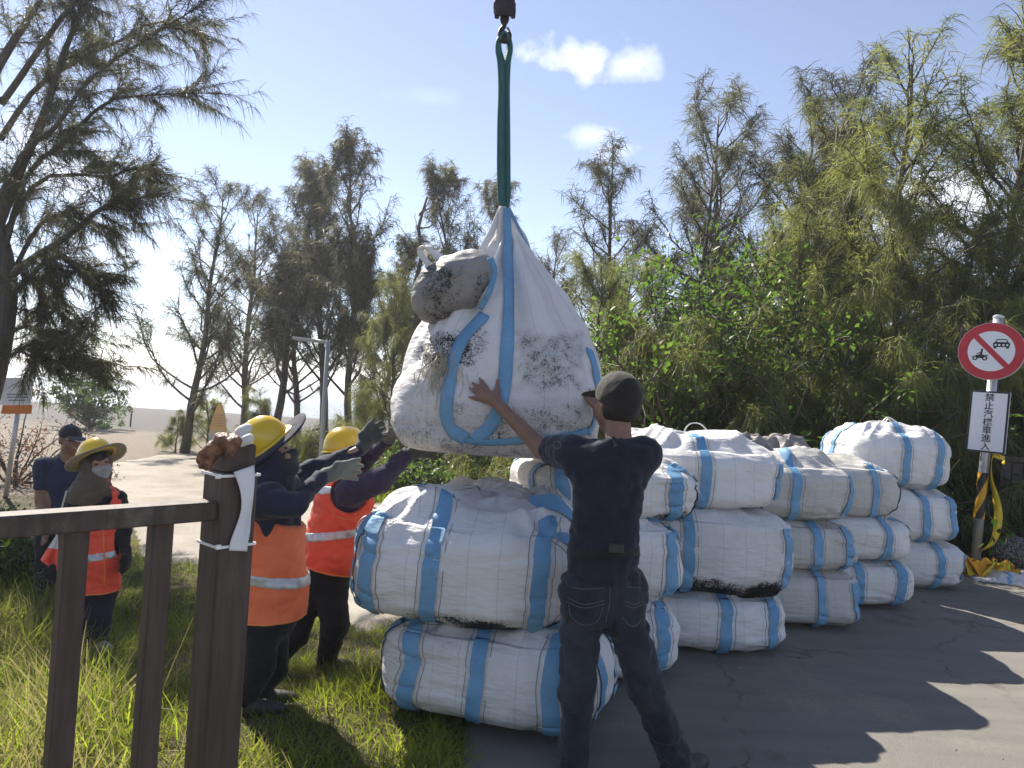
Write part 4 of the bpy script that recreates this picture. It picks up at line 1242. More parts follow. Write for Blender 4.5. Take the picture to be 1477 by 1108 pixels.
flat('panel_box', [rect(TWd, THt)], tcn, -0.05, 0.0, m_edge, sg)
flat('panel_border', [rect(TWd - 0.001, THt - 0.001)], tcn, 0.0, 0.003, m_blk, sg)
flat('panel_face', [rect(TWd - 0.02, THt - 0.018)], tcn, 0.003, 0.006, m_wht, sg)
chars = '\u7981\u6b62\u6c7d\u6a5f\u8eca\u9032\u5165'
for i, ch in enumerate(chars):
    cu = bpy.data.curves.new('sign_character', 'FONT'); cu.body = ch; cu.size = 0.086; cu.align_x = 'CENTER'; cu.align_y = 'CENTER'; cu.extrude = 0.0012
    cu.offset = 0.0008
    tmp = bpy.data.objects.new('sign_character', cu); COL.objects.link(tmp)
    bpy.context.view_layer.update()
    me = bpy.data.meshes.new_from_object(tmp.evaluated_get(bpy.context.evaluated_depsgraph_get()))
    bpy.data.objects.remove(tmp); bpy.data.curves.remove(cu)
    co = np.array([v.co for v in me.vertices]); fc = [tuple(p.vertices) for p in me.polygons]
    co[:, :2] -= (co[:, :2].max(0) + co[:, :2].min(0)) / 2
    w = tcn + sy_ * (0.252 - i * 0.084) + nf * 0.008 + sx_ * 0.0
    VW = w + co[:, 0:1] * sx_ + co[:, 1:2] * sy_ + co[:, 2:3] * nf
    o = mk('sign_character', VW, fc, m_blk, sg, False)
# striped reflective sleeve
m_yel = pmat('reflective_yellow', (0.62, 0.30, 0.015), (0.70, 0.36, 0.02), 9, 0.4, 0.05)
s0 = P(1412, 748, SY); s1 = P(1420, 682, SY)
hh = np.linalg.norm(s1 - s0); t_, a_, b_ = frame_along(sdir)
V, F, Mi = [], [], []
nr_, nh_ = 28, 24
for i in range(nh_ + 1):
    for k in range(nr_):
        an = 2 * math.pi * (k + 1.9 * i * nr_ / nh_ * 0.33) / nr_
        V.append(s0 + sdir * hh * i / nh_ + 0.0485 * (math.cos(an) * a_ + math.sin(an) * b_))
for i in range(nh_):
    for k in range(nr_):
        k2 = (k + 1) % nr_; F.append((i * nr_ + k, i * nr_ + k2, (i + 1) * nr_ + k2, (i + 1) * nr_ + k)); Mi.append(0 if (k // 7) % 2 == 0 else 1)
mk('striped_sleeve', V, F, [m_yel, m_blk], sg, True, Mi)
# yellow warning tape
m_tape = pmat('yellow_tape', (0.66, 0.46, 0.03), (0.74, 0.55, 0.05), 10, 0.4, 0.2)
m_tape2 = pmat('orange_net_tape', (0.70, 0.28, 0.01), (0.80, 0.42, 0.02), 18, 0.5, 0.5)
tp = thing('warning_tape', 'yellow warning tape trailing down the sign pole into an orange heap', 'tape', (sb[0], sb[1], 0))
path = [(1436, 657), (1431, 662), (1430, 690), (1436, 715), (1440, 745), (1436, 772), (1428, 786), (1415, 795)]
pts = spline([P(x, y, SY - 0.07) for x, y in path], 50)
wv = np.stack([np.cos(np.linspace(0.3, 4.2, 50)), np.sin(np.linspace(0.3, 4.2, 50)), 0.3 + 0 * np.linspace(0, 1, 50)], -1)
V, F = ribbon(pts, wv, np.interp(np.linspace(0, 1, 50), [0, 0.1, 0.5, 1], [0.03, 0.05, 0.075, 0.07]), 0.002); mk('tape_strip', V, F, m_tape, tp, True)
rs2 = np.random.RandomState(5)
for i, (x, y) in enumerate(((1442, 655), (1449, 663))):
    V, F = ribbon(spline([P(1432, 656, SY - 0.07), P(x - 4, y - 3, SY - 0.09), P(x, y, SY - 0.08), P(x - 3, y + 7, SY - 0.07)], 10), (0.3, 0.4, 1), 0.05, 0.002); mk('tape_knot', V, F, m_tape, tp, True)
for i in range(16):
    c = np.array([sb[0] + rs2.uniform(-0.16, 0.2), sb[1] + rs2.uniform(-0.17, 0.02) - 0.06, 0.03])
    pts = [c]
    for k in range(5):
        pts.append(pts[-1] + np.array([rs2.uniform(-0.1, 0.1), rs2.uniform(-0.07, 0.05), 0])); pts[-1][2] = np.clip(0.03 + rs2.uniform(-0.02, 0.17) * (k < 4), 0.02, 0.2)
    pts = spline(pts, 22)
    wv = np.stack([np.cos(np.linspace(0, 3, 22) + i), np.sin(np.linspace(0, 3, 22) + i), 0.6 + 0 * np.linspace(0, 1, 22)], -1)
    V, F = ribbon(pts, wv, 0.075, 0.002); mk('tape_fold', V, F, m_tape2 if i % 3 else m_tape, tp, True)
# pebble-dashed stone ball
bc = P(1462, 800, 7.95); bc[2] = 0.185
V, F = sdf_mesh([ell(bc, (0.2, 0.2, 0.19))], 0.011, 0.01, noise=lambda X: -0.010 * np.maximum(perlin(X * 42), -0.2), smooth=0)
m_st, nt, b_s, out_s = new_mat('pebble_dash')
vv = n_coord(nt); vo = nt.nodes.new('ShaderNodeTexVoronoi'); vo.inputs['Scale'].default_value = 55; nt.links.new(vv, vo.inputs['Vector'])
nt.links.new(n_ramp(nt, vo.outputs['Distance'], [(0.15, (0.30, 0.28, 0.26)), (0.55, (0.05, 0.047, 0.043))]), b_s.inputs['Base Color']); b_s.inputs['Roughness'].default_value = 0.8
n_bump(nt, b_s, vo.outputs['Distance'], -1.0, 0.02)
tag(mk('stone_ball', V, F, m_st, None, True, loc=base_of(V)), 'round grey pebble-dashed stone ball behind the folded sacks', 'stone ball')
# board fence behind it
bf = thing('board_fence', 'dark wooden board fence behind the round sign', 'fence', (*P(1442, 790, 8.9)[:2], ground_z(*P(1442, 790, 8.9)[:2])))
f0 = P(1441, 700, 8.7); fdir = np.array([0.94, -0.34, 0]); fn = np.array([0.34, 0.94, 0])
for k in range(9):
    c = f0 + fdir * (0.06 + 0.115 * k); zt = 1.13 - 0.004 * k; zb = float(ground_z(c[0], c[1]))
    V, F = box((c[0], c[1], (zt + zb) / 2), (0.053, 0.012, (zt - zb) / 2), np.array([fdir, fn, [0, 0, 1]]), 0.003); mk('board', V, F, MT['wood2'], bf, False)
c = f0 + fdir * 0.5; V, F = box((c[0], c[1], 1.165), (0.56, 0.035, 0.03), np.array([fdir, fn, [0, 0, 1]]), 0.004); mk('top_rail', V, F, MT['wood2'], bf, False)
c = f0 + fdir * 0.36 + fn * 0.07; zb = float(ground_z(c[0], c[1])); V, F = box((c[0], c[1], (1.36 + zb) / 2), (0.05, 0.05, (1.36 - zb) / 2), np.array([fdir, fn, [0, 0, 1]]), 0.005); mk('post', V, F, MT['wood2'], bf, False)
# folded empty sacks on the road
fs = G(1452, 838); fs[2] = 0.012
ft = thing('folded_sacks', 'pile of folded empty white sacks with blue bands beside the sign', 'sacks', fs)
for k in range(4):
    n = 30; u = np.linspace(-1, 1, n); X, Y = np.meshgrid(u, u, indexing='ij')
    w, dpt = 0.42 - 0.03 * k, 0.26 - 0.025 * k
    q = np.stack([X * 2 + k * 5, Y * 2, 0 * X], -1)
    Z = 0.022 * (k + 1) + 0.018 * perlin(q) + 0.010 * perlin(q * 2.5) - 0.02 * np.maximum(np.abs(X), np.abs(Y)) ** 6 * (k + 1)
    Z = np.maximum(Z, 0.004)
    ca, sa = math.cos(-0.25 + 0.12 * k), math.sin(-0.25 + 0.12 * k)
    PX = fs[0] + 0.06 + (X * w * ca - Y * dpt * sa); PY = fs[1] + (X * w * sa + Y * dpt * ca) + 0.03 * perlin(q * 1.3 + 2)
    V = np.stack([PX, PY, fs[2] + Z], -1).reshape(-1, 3); i = np.arange(n * n).reshape(n, n)
    F = np.stack([i[:-1, :-1], i[1:, :-1], i[1:, 1:], i[:-1, 1:]], -1).reshape(-1, 4)
    fxc = (np.repeat(np.arange(n - 1), n - 1))
    fyc = np.tile(np.arange(n - 1), n - 1)
    mi = ((fyc > 19) & (fyc < 23) | (fxc > 6) & (fxc < 9)).astype(int)
    dd = np.clip(0.1 + 0.3 * perlin(V * 6), 0, 1)
    o = mk('folded_sack', V, F, [MT['bag'], MT['blue']], ft, True, mi, attrs={'dirt': dd, 'mud': 0 * dd})
    md = o.modifiers.new('thickness', 'SOLIDIFY'); md.thickness = 0.008; md.offset = -1

# ------------------------------------------------------------------ things on the left and behind
NY = 12.0
lz = float(ground_top(P(8, 730, NY)[0], NY))
pb = P(7, 730, NY); pb[2] = lz; ptp = P(31, 556, NY)
ns = thing('notice_sign', 'small white and orange notice sign on a thin grey pole under the dark tree', 'sign', pb)
V, F = tube([pb, ptp], 0.038, 12); mk('pole', V, F, MT['steel'], ns, True)
pd = (ptp - pb) / np.linalg.norm(ptp - pb)
def boardp(name, cy0, cy1, mat, d=0.0):
    a, b = P(4, cy0, NY - 0.06 - d), P(46, cy0, NY - 0.06 - d); c_, e_ = P(44, cy1, NY - 0.06 - d), P(1, cy1, NY - 0.06 - d)
    f_ = np.array([a, b, c_, e_]); V = np.vstack([f_, f_ + [0, 0.02, 0]])
    mk(name, V, [(3, 2, 1, 0), (4, 5, 6, 7), (0, 1, 5, 4), (1, 2, 6, 5), (2, 3, 7, 6), (3, 0, 4, 7)], mat, ns, False)
boardp('notice_panel', 545, 584, m_wht); boardp('orange_panel', 584.3, 597, pmat('sign_orange', (0.60, 0.17, 0.02), (0.66, 0.2, 0.03), 8, 0.5, 0.05))
mbx = MB()
for r_, (y, x0, x1) in enumerate(((569, 10, 40), (573, 10, 40), (577.5, 12, 36))):
    mbx.add(*ribbon([P(x0, y, NY - 0.064), P(x1, y, NY - 0.064)], (0, 0, 1), 0.018, 0.003))
mbx.build('printed_lines', [pmat('grey_print', (0.2, 0.2, 0.22), bump=0)], ns)
# street lamp
LYm = 15.0
lb = P(461, 700, LYm); lb[2] = float(ground_top(lb[0], LYm)); lt = P(473, 492, LYm)
lp = thing('street_lamp', 'pale grey slim street lamp with flat head arm before the trees', 'lamp', lb)
V, F = tube([lb, (lb + lt) / 2, lt], [0.060, 0.050, 0.040], 14); mk('pole', V, F, pmat('lamp_grey', (0.26, 0.28, 0.28), (0.33, 0.35, 0.35), 6, 0.5, 0.05), lp, True)
V, F = lathe(lb, (0, 0, 1), [(0.16, 0), (0.16, 0.03), (0.1, 0.05)], 14); mk('base_plate', V, F, MT['steel'], lp, False)
a_, b_ = P(474, 494, LYm), P(424, 488, LYm)
dv = (b_ - a_); ln = np.linalg.norm(dv); dv /= ln; up_ = np.array([0, 0, 1.0]) - dv * dv[2]; up_ /= np.linalg.norm(up_)
V, F = box((a_ + b_) / 2 + dv * 0.12, (ln / 2 - 0.12, 0.13, 0.03), np.array([dv, np.cross(up_, dv), up_]), 0.012); mk('lamp_head', V, F, bpy.data.materials['lamp_grey'], lp, False)
V, F = tube([a_, a_ + dv * 0.3], 0.035, 8); mk('arm', V, F, bpy.data.materials['lamp_grey'], lp, True)
# surfboard-shaped board
sy2 = 19.0
b0 = P(310, 690, sy2); b0[2] = float(ground_top(b0[0], sy2)); hgt = P(311, 581, sy2)[2] - b0[2]
poly = []
for t in np.linspace(0, 1, 15): poly.append((0.22 * math.sin(math.pi * (0.16 + 0.84 * t)) ** 0.62 * (1 - 0.05 * t) if t < 1 else 0, t * hgt))
poly = poly + [(-x, y) for x, y in poly[-2::-1]]
m_sb, nt, b_sb, o_sb = new_mat('surfboard_paint')
vv = n_coord(nt); sp_ = nt.nodes.new('ShaderNodeSeparateXYZ'); nt.links.new(vv, sp_.inputs[0])
nt.links.new(n_ramp(nt, n_math(nt, 'DIVIDE', n_math(nt, 'ADD', sp_.outputs['Z'], n_math(nt, 'MULTIPLY', n_noise(nt, vv, 6, 3), 0.2)), hgt), [(0.45, (0.22, 0.36, 0.46)), (0.56, (0.50, 0.40, 0.28)), (0.64, (0.62, 0.36, 0.12)), (0.9, (0.66, 0.38, 0.12))]), b_sb.inputs['Base Color'])
b_sb.inputs['Roughness'].default_value = 0.4
sbd = thing('surfboard_sign', 'orange and blue surfboard-shaped board standing upright on the sand', 'board', b0)
V, F = prism(poly, b0, (1, 0, 0), (0, 0, 1), -0.03, 0.03); mk('board_panel', V, F, m_sb, sbd, False)
mbx = MB()
for k in range(5): mbx.add(*ribbon([b0 + [-0.13, -0.033, hgt * (0.62 + 0.045 * k)], b0 + [0.13, -0.033, hgt * (0.62 + 0.045 * k)]], (0, 0, 1), 0.02, 0.003))
mbx.build('printed_lines', [pmat('brown_print', (0.35, 0.22, 0.12), bump=0)], sbd)
# thin stake on the beach
k0 = G(188, 616); V, F = tube([k0, k0 + [0.0, 0, 0.4], k0 + [0.02, 0, 0.85]], 0.035, 7)
tag(mk('wooden_stake', V, F, MT['wood2'], None, True, loc=k0), 'thin wooden stake standing in the sand beside the round bush', 'stake')

# ------------------------------------------------------------------ people
MT['skin'] = pmat('skin', (0.30, 0.17, 0.115), (0.36, 0.21, 0.145), 18, 0.5, 0.15, 90)
MT['skin_tan'] = pmat('tanned_skin', (0.20, 0.105, 0.07), (0.26, 0.14, 0.095), 18, 0.5, 0.2, 90)
MT['black_tee'] = mat_cloth('black_cotton', (0.011, 0.013, 0.022), (0.022, 0.025, 0.038))
MT['denim'] = mat_cloth('dark_denim', (0.012, 0.014, 0.020), (0.040, 0.045, 0.058), 0.85, 260)
MT['navy'] = mat_cloth('navy_cotton', (0.016, 0.019, 0.036), (0.030, 0.034, 0.058))
MT['purple_navy'] = mat_cloth('purple_navy_cotton', (0.026, 0.022, 0.050), (0.050, 0.042, 0.085))
MT['navy_polo'] = mat_cloth('navy_polo_knit', (0.014, 0.020, 0.050), (0.024, 0.034, 0.075))
MT['black_cloth'] = mat_cloth('black_trousers', (0.010, 0.010, 0.012), (0.022, 0.022, 0.026))
MT['orange'] = mat_cloth('orange_mesh', (0.80, 0.15, 0.055), (0.90, 0.22, 0.085), 0.7, 500, 0.3, 0.35)
MT['red_orange'] = mat_cloth('red_orange_mesh', (0.78, 0.075, 0.040), (0.90, 0.12, 0.06), 0.7, 500, 0.3, 0.35)
MT['reflective'] = pmat('silver_reflective', (0.46, 0.47, 0.48), (0.60, 0.61, 0.61), 30, 0.35, 0.2, metal=0.25)
MT['trim'] = mat_cloth('orange_trim', (0.75, 0.20, 0.05), (0.85, 0.28, 0.08), 0.6)
MT['hat_yellow'] = pmat('yellow_plastic', (0.66, 0.42, 0.012), (0.72, 0.48, 0.02), 5, 0.28, 0.05, spec=0.5, coat=0.3)
MT['glove_grey'] = mat_cloth('grey_knit_glove', (0.085, 0.095, 0.085), (0.16, 0.17, 0.155), 0.9, 300)
MT['glove_dark'] = mat_cloth('dark_knit_glove', (0.03, 0.033, 0.036), (0.07, 0.075, 0.075), 0.9, 300)
MT['cape'] = mat_cloth('brown_cape_cloth', (0.085, 0.068, 0.052), (0.13, 0.105, 0.08), 0.85)
MT['mask'] = mat_cloth('grey_mask_cloth', (0.30, 0.30, 0.33), (0.38, 0.38, 0.41), 0.8)
MT['dark_mask'] = mat_cloth('dark_mask_cloth', (0.02, 0.024, 0.028), (0.04, 0.046, 0.05), 0.8)
MT['hair'] = pmat('black_hair', (0.010, 0.008, 0.007), (0.025, 0.02, 0.017), 60, 0.5, 0.5, stretch=(1, 1, 0.2))
MT['shoe'] = pmat('dark_shoe', (0.03, 0.028, 0.026), (0.07, 0.065, 0.06), 20, 0.6, 0.3)
MT['pale_shoe'] = pmat('pale_shoe', (0.42, 0.40, 0.37), (0.55, 0.53, 0.50), 20, 0.6, 0.3)
MT['stitch'] = pmat('pale_stitch', (0.10, 0.10, 0.10), bump=0)
MT['eye'] = pmat('dark_eye', (0.012, 0.010, 0.010), bump=0, rough=0.2)
MT['lip'] = pmat('lip', (0.20, 0.075, 0.06), bump=0)
MT['cap_brown'] = mat_cloth('dark_brown_cap', (0.014, 0.012, 0.012), (0.032, 0.026, 0.024), 0.8)
MT['cap_black'] = mat_cloth('black_cap', (0.012, 0.013, 0.018), (0.025, 0.027, 0.034), 0.7)
MT['brim_tan'] = mat_cloth('tan_brim', (0.30, 0.25, 0.17), (0.40, 0.34, 0.24), 0.8)

def U(v): v = np.array(v, float); return v / (np.linalg.norm(v) + 1e-12)
def cloth_noise(amp, seed, fz=1.0):
    def f(X):
        q = X * np.array([7, 7, 7 * fz]) + seed
        return amp * (0.8 * perlin(q) + 1.5 * np.maximum(ridge(X * np.array([6, 6, 14.0]) + seed + 3 + 0.5 * perlin(X * 6)[..., None]) - 0.45, 0) + 1.1 * np.maximum(ridge(X * np.array([14.0, 8, 5]) + seed + 13 + 0.5 * perlin(X * 5)[..., None]) - 0.55, 0) + 0.45 * perlin(X * 24 + seed))
    return f
def head_prims(c, f, up, sc=1.0):
    f, up = U(f), U(up); s = U(np.cross(up, f)); f = np.cross(s, up)
    A = np.array([f, s, up]); q = lambda a, b, d: np.array(c) + (f * a + s * b + up * d) * sc
    pr = [ell(q(-0.008, 0, 0.025), np.array([0.098, 0.077, 0.1]) * sc, A), ell(q(0.035, 0, -0.045), np.array([0.062, 0.06, 0.07]) * sc, A),
          ell(q(0.06, 0, -0.088), np.array([0.028, 0.03, 0.024]) * sc, A), cone(q(0.088, 0, 0.012), q(0.108, 0, -0.022), 0.008 * sc, 0.014 * sc),
          ell(q(0.092, 0, -0.055), np.array([0.014, 0.024, 0.011]) * sc, A), cone(q(0.083, -0.045, 0.032), q(0.083, 0.045, 0.032), 0.012 * sc, 0.012 * sc)]
    for sd in (-1, 1):
        pr.append(ell(q(0.0, sd * 0.08, -0.008), np.array([0.019, 0.009, 0.032]) * sc, A))
        pr.append(ell(q(0.068, sd * 0.036, -0.03), np.array([0.025, 0.024, 0.025]) * sc, A))
    return pr, A, q
def face_parts(root, q, A, sc=1.0, mouth=True):
    for sd in (-1, 1):
        V, F = sdf_mesh([ell(q(0.091, sd * 0.033, 0.012), np.array([0.008, 0.016, 0.007]) * sc, A)], 0.003, 0.002); mk('eye', V, F, MT['eye'], root, True)
        V, F = sdf_mesh([cone(q(0.095, sd * 0.018, 0.031), q(0.086, sd * 0.05, 0.033), 0.004 * sc, 0.003 * sc)], 0.003, 0.002); mk('eyebrow', V, F, MT['hair'], root, True)
    if mouth:
        V, F = sdf_mesh([cone(q(0.105, -0.022, -0.053), q(0.108, 0, -0.058), 0.004, 0.005), cone(q(0.108, 0, -0.058), q(0.105, 0.022, -0.053), 0.005, 0.004)], 0.003, 0.002); mk('mouth', V, F, MT['lip'], root, True)
def helmet(root, c, up, f, sc=1.0, mat='hat_yellow'):
    """safety helmet: dome with rim and middle ridge; c = centre of the rim plane"""
    up, f = U(up), U(f); s = U(np.cross(up, f)); f = np.cross(s, up)
    V, F = [], []
    n, m = 40, 14
    for j in range(m + 1):
        e = j / m * math.pi / 2
        for k in range(n):
            a = 2 * math.pi * k / n
            r = math.cos(e) ** 0.8; h = math.sin(e) ** 0.95 * 0.145
            ridge_ = 0.006 * math.exp(-(math.sin(a) * r / 0.22) ** 2) * (j > 2)
            V.append(np.array(c) + sc * (f * 0.142 * r * math.cos(a) + s * 0.113 * r * math.sin(a) + up * (h + ridge_)))
    for j in range(m):
        for k in range(n):
            k2 = (k + 1) % n; F.append((j * n + k, j * n + k2, (j + 1) * n + k2, (j + 1) * n + k))
    o = mk('helmet', V, F, MT[mat], root, True)
    md = o.modifiers.new('thickness', 'SOLIDIFY'); md.thickness = 0.004
    V, F = [], []
    for j, (rr, dz) in enumerate(((1.0, 0.004), (1.06, -0.001), (1.10, -0.006), (1.06, -0.009), (0.99, -0.004))):
        for k in range(n):
            a = 2 * math.pi * k / n
            ext = 1 + (0.18 * max(0, math.cos(a)) ** 2 if rr > 1.02 else 0) * (rr - 1) / 0.1
            V.append(np.array(c) + sc * (f * 0.142 * rr * ext * math.cos(a) + s * 0.113 * rr * math.sin(a) + up * dz))
    for j in range(4):
        for k in range(n):
            k2 = (k + 1) % n; F.append((j * n + k, (j + 1) * n + k, (j + 1) * n + k2, j * n + k2))
    r = mk('helmet_rim', V, F, MT[mat], o, True)
    return o
def disc_brim(root, c, up, f, r_in, r_out, mat, fwd=1.0, droop=0.0, name='hat_brim', back=1.0, sided=1.0):
    up, f = U(up), U(f); s = U(np.cross(up, f)); f = np.cross(s, up)
    V, F = [], []; n, m = 48, 5
    for j in range(m + 1):
        t = j / m; r = r_in + (r_out - r_in) * t
        for k in range(n):
            a = 2 * math.pi * k / n
            g = 1 + (fwd - 1) * max(0, math.cos(a)) * t + (back - 1) * max(0, -math.cos(a)) * t
            V.append(np.array(c) + f * r * g * math.cos(a) + s * r * 0.86 * sided * math.sin(a) + up * (droop * t * (math.sin(a) ** 2) + 0.006 * math.sin(3 * a) * t))
    for j in range(m):
        for k in range(n):
            k2 = (k + 1) % n; F.append((j * n + k, j * n + k2, (j + 1) * n + k2, (j + 1) * n + k))
    o = mk(name, V, F, mat, root, True)
    md = o.modifiers.new('thickness', 'SOLIDIFY'); md.thickness = 0.005
    return o
def cap(root, q, A, mat, sc=1.0, brim=True, low=0.026, tilt=0.12):
    f, s, up = A
    V, F = sdf_mesh([ell(q(-0.008, 0, 0.032), np.array([0.108, 0.088, 0.103]) * sc, A)] + ([cone(q(-0.03, 0, 0.0), q(-0.03, 0, -0.03), 0.082 * sc, 0.078 * sc)] if low < 0 else []), 0.006, 0.012, cuts=[(q(0, 0, low), -(up - tilt * f) if low < 0 else -(up + tilt * f))], noise=lambda X: 0.002 * perlin(X * 25))
    o = mk('cap', V, F, mat, root, True)
    if brim:
        V, F = sdf_mesh([ell(q(0.125, 0, 0.030), np.array([0.075, 0.078, 0.007]) * sc, np.array([U(f - 0.25 * up), s, U(up + 0.25 * f)]))], 0.0045, 0.003)
        mk('cap_brim', V, F, mat, o, True)
    for sk in range(3):                                         # panel seams
        a0 = math.pi * sk / 3
        pts = [q(-0.008 + 0.1085 * math.cos(a0) * math.cos(e), 0.0885 * math.sin(a0) * math.cos(e), 0.032 + 0.1035 * math.sin(e)) for e in np.linspace(0.12, math.pi - 0.12, 26)]
        Vs, Fs_ = tube(np.array(q(0, 0, 0)) + (np.array(pts) - np.array(q(0, 0, 0))) * sc if False else pts, 0.0016, 4); mk('cap_seam', Vs, Fs_, mat, o, True)
    V, F = sdf_mesh([ell(q(-0.008, 0, 0.137), np.array([0.01, 0.01, 0.006]) * sc, A)], 0.003, 0.002); mk('cap_button', V, F, mat, o, True)
    return o
def finger_hand(wrist, palm, knuckles, tips, thumb, r=0.0085, bend=None, pr_r=0.026):
    """hand prims: wrist point, palm centre, knuckle points and finger tips, thumb (base, tip)"""
    pr = [cone(wrist, palm, 0.026, 0.024)]
    for kx, tp_ in zip(knuckles, tips):
        pr.append(cone(palm * 0.75 + wrist * 0.25, kx, 0.015, 0.0125))
        mid = kx * 0.5 + tp_ * 0.5 + (np.array(bend) if bend is not None else 0)
        pr.append(cone(kx, mid, r * 1.05, r * 0.92)); pr.append(cone(mid, tp_, r * 0.92, r * 0.75))
    pr.append(cone(wrist * 0.6 + palm * 0.4, thumb[0], 0.018, 0.013)); pr.append(cone(thumb[0], thumb[1], 0.012, 0.0085))
    return pr
def hand_auto(wrist, d, lat, size=0.175, curl=0.25, nrm=None):
    """open hand from the wrist along d; lat = towards the thumb side"""
    d = U(d); lat = U(np.array(lat) - d * np.dot(lat, d)); nrm = np.cross(d, lat) if nrm is None else U(nrm)
    w = np.array(wrist, float); palm = w + d * size * 0.30
    kn = [w + d * size * (0.53 - 0.02 * abs(i - 1)) + lat * (0.034 - 0.0225 * i) for i in range(4)]
    ln = [0.42, 0.47, 0.43, 0.34]
    tips = [k + d * size * l * (1 - curl * 0.4) + nrm * size * curl * l + lat * (0.024 - 0.016 * i) for i, (k, l) in enumerate(zip(kn, ln))]
    th = (w + d * size * 0.30 + lat * 0.045, w + d * size * 0.52 + lat * 0.062 + nrm * 0.02)
    return finger_hand(w, palm, kn, tips, th, bend=-nrm * size * curl * 0.12)
def slim(pr): return [cone(p[1], p[1] + (p[2] - p[1]) * 0.8, p[3] * 0.6, p[4] * 0.6) for p in pr]
class Surf:
    """find points on a garment by where they show in the photo"""
    def __init__(s, V): s.V = np.asarray(V); s.px = pixel(s.V); s.d = (s.V - CAM) @ _f
    def at(s, x, y, off=0.004, rad=5.0):
        dd = np.hypot(s.px[:, 0] - x, s.px[:, 1] - y)
        k = np.where(dd < max(rad, dd.min() + 1))[0]
        k = k[s.d[k] <= s.d[k].min() + 0.05]
        dep = s.d[k].mean() - off
        r_ = ray(x, y); return CAM + r_ * (dep / (r_ @ _f))
    def line(s, pix, n, off=0.004): return np.array([s.at(x, y, off) for x, y in spline([(a, b, 0) for a, b in pix], n)[:, :2]])
def surf_tube(name, S, pix, r, mat, parent, n=24, off=0.003):
    pts = S.line(pix, n, off); pts[1:-1] = 0.25 * pts[:-2] + 0.5 * pts[1:-1] + 0.25 * pts[2:]
    V, F = tube(pts, r, 5); return mk(name, V, F, mat, parent, True)
def surf_strap(name, S, pix, width, mat, parent, n=24, off=0.006):
    pts = S.line(pix, n, off); pts[1:-1] = 0.25 * pts[:-2] + 0.5 * pts[1:-1] + 0.25 * pts[2:]
    t = np.gradient(pts, axis=0); w = np.cross(t, pts - CAM)
    V, F = ribbon(pts, w, width, 0.003); return mk(name, V, F, mat, parent, True)
def garment(name, root, prims, mat, infl, h=0.009, k=0.014, cuts=(), sub=(), amp=0.006, seed=0.0, smooth=2):
    V, F = sdf_mesh(prims, h, k, infl, cuts, cloth_noise(amp, seed) if amp else None, smooth, sub)
    o = mk(name, V, F, mat, root, True)
    return o, V
def cut_end(p, d, r, ln=0.25): d = U(d); p = np.array(p); return cone(p + d * r * 1.6, p + d * (r * 1.6 + ln), r * 1.6, r * 1.6)
FY = np.array([0, 1.0, 0])

# ---- man in the black shirt, seen from behind, hands on the hanging bag
A_Y = 3.03
ga = P(885, 1105, A_Y); ga[2] = 0.012
root = thing('person', 'man in black T-shirt, jeans and dark cap steadying the hanging bag', 'person', (ga[0], ga[1], 0.012))
hc = P(889, 580, 3.09)
hpr, HA, hq = head_prims(hc, (-0.60, 0.80, 0.06), (0.06, 0, 1), 0.93)
neck0, neck1 = P(893, 650, 3.05), P(891, 600, 3.08)
chest, waist, pel = P(881, 672, 3.05), P(871, 790, 3.04), P(868, 850, 3.04)
shL, shR = P(826, 652, 3.08), P(927, 655, 3.07)
hb, _ = on_bag(705, 578, 0.018)
elL = P(782, 648, 3.40); wrL = P(725, 590, hb[1] - 0.035)
hbr, _ = on_bag(850, 580, 0.02)
elR = P(905, 668, 3.42); wrR = P(866, 598, 3.60)
hipL, hipR = P(842, 862, 3.04), P(896, 862, 3.04)
knL, anL = P(832, 985, 3.01), P(828, 1090, 3.00)
knR, anR = P(929, 985, 2.99), P(975, 1080, 3.03)
anL[2] = 0.085; anR[2] = 0.085
torso = [cone(P(878, 690, 3.05), P(871, 785, 3.04), 0.146, 0.130, FY, 1.35), cone(P(848, 668, 3.06), P(912, 670, 3.06), 0.080, 0.075, FY, 1.1),
         cone(waist, pel, 0.130, 0.142, FY, 1.25), cone(neck0, chest, 0.065, 0.10)]
neck = [cone(neck0, neck1, 0.055, 0.052)]
armL = [cone(shL, elL, 0.062, 0.044), cone(elL, wrL, 0.043, 0.028)]
armR = [cone(shR, elR, 0.062, 0.046), cone(elR, wrR, 0.043, 0.028)]
legs = [cone(hipL, knL, 0.090, 0.070), cone(knL, anL, 0.068, 0.068), cone(hipR, knR, 0.090, 0.070), cone(knR, anR, 0.068, 0.066), cone(P(850, 850, 3.05), P(888, 850, 3.05), 0.125, 0.125, FY, 1.2)]
hy = lambda x, y: on_bag(x, y, 0.012)[0]
handL = finger_hand(wrL, hy(709, 577) + [0, -0.012, 0], [hy(700, 560), hy(697, 565), hy(697, 571), hy(699, 577)], [hy(691.5, 546), hy(682, 552), hy(677, 563), hy(677, 574)], (hy(716, 566), hy(718.5, 549)))
handR = hand_auto(wrR, hy(853, 560) - wrR, (0.9, 0.2, 0.3), 0.17, 0.1, (0, 1, 0))
V, F = sdf_mesh(hpr + neck + [cone(p[1], p[2], p[3] - 0.035, p[4] - 0.04, p[5], p[6]) for p in torso] + armL + armR + [cone(p[1], p[2], p[3] - 0.04, p[4] - 0.04, p[5], p[6]) for p in legs] + handL + handR, 0.0062, 0.006, smooth=1)
mk('body', V, F, MT['skin_tan'], root, True)
slL = shL + (elL - shL) * 0.62; slR = shR + (elR - shR) * 0.66
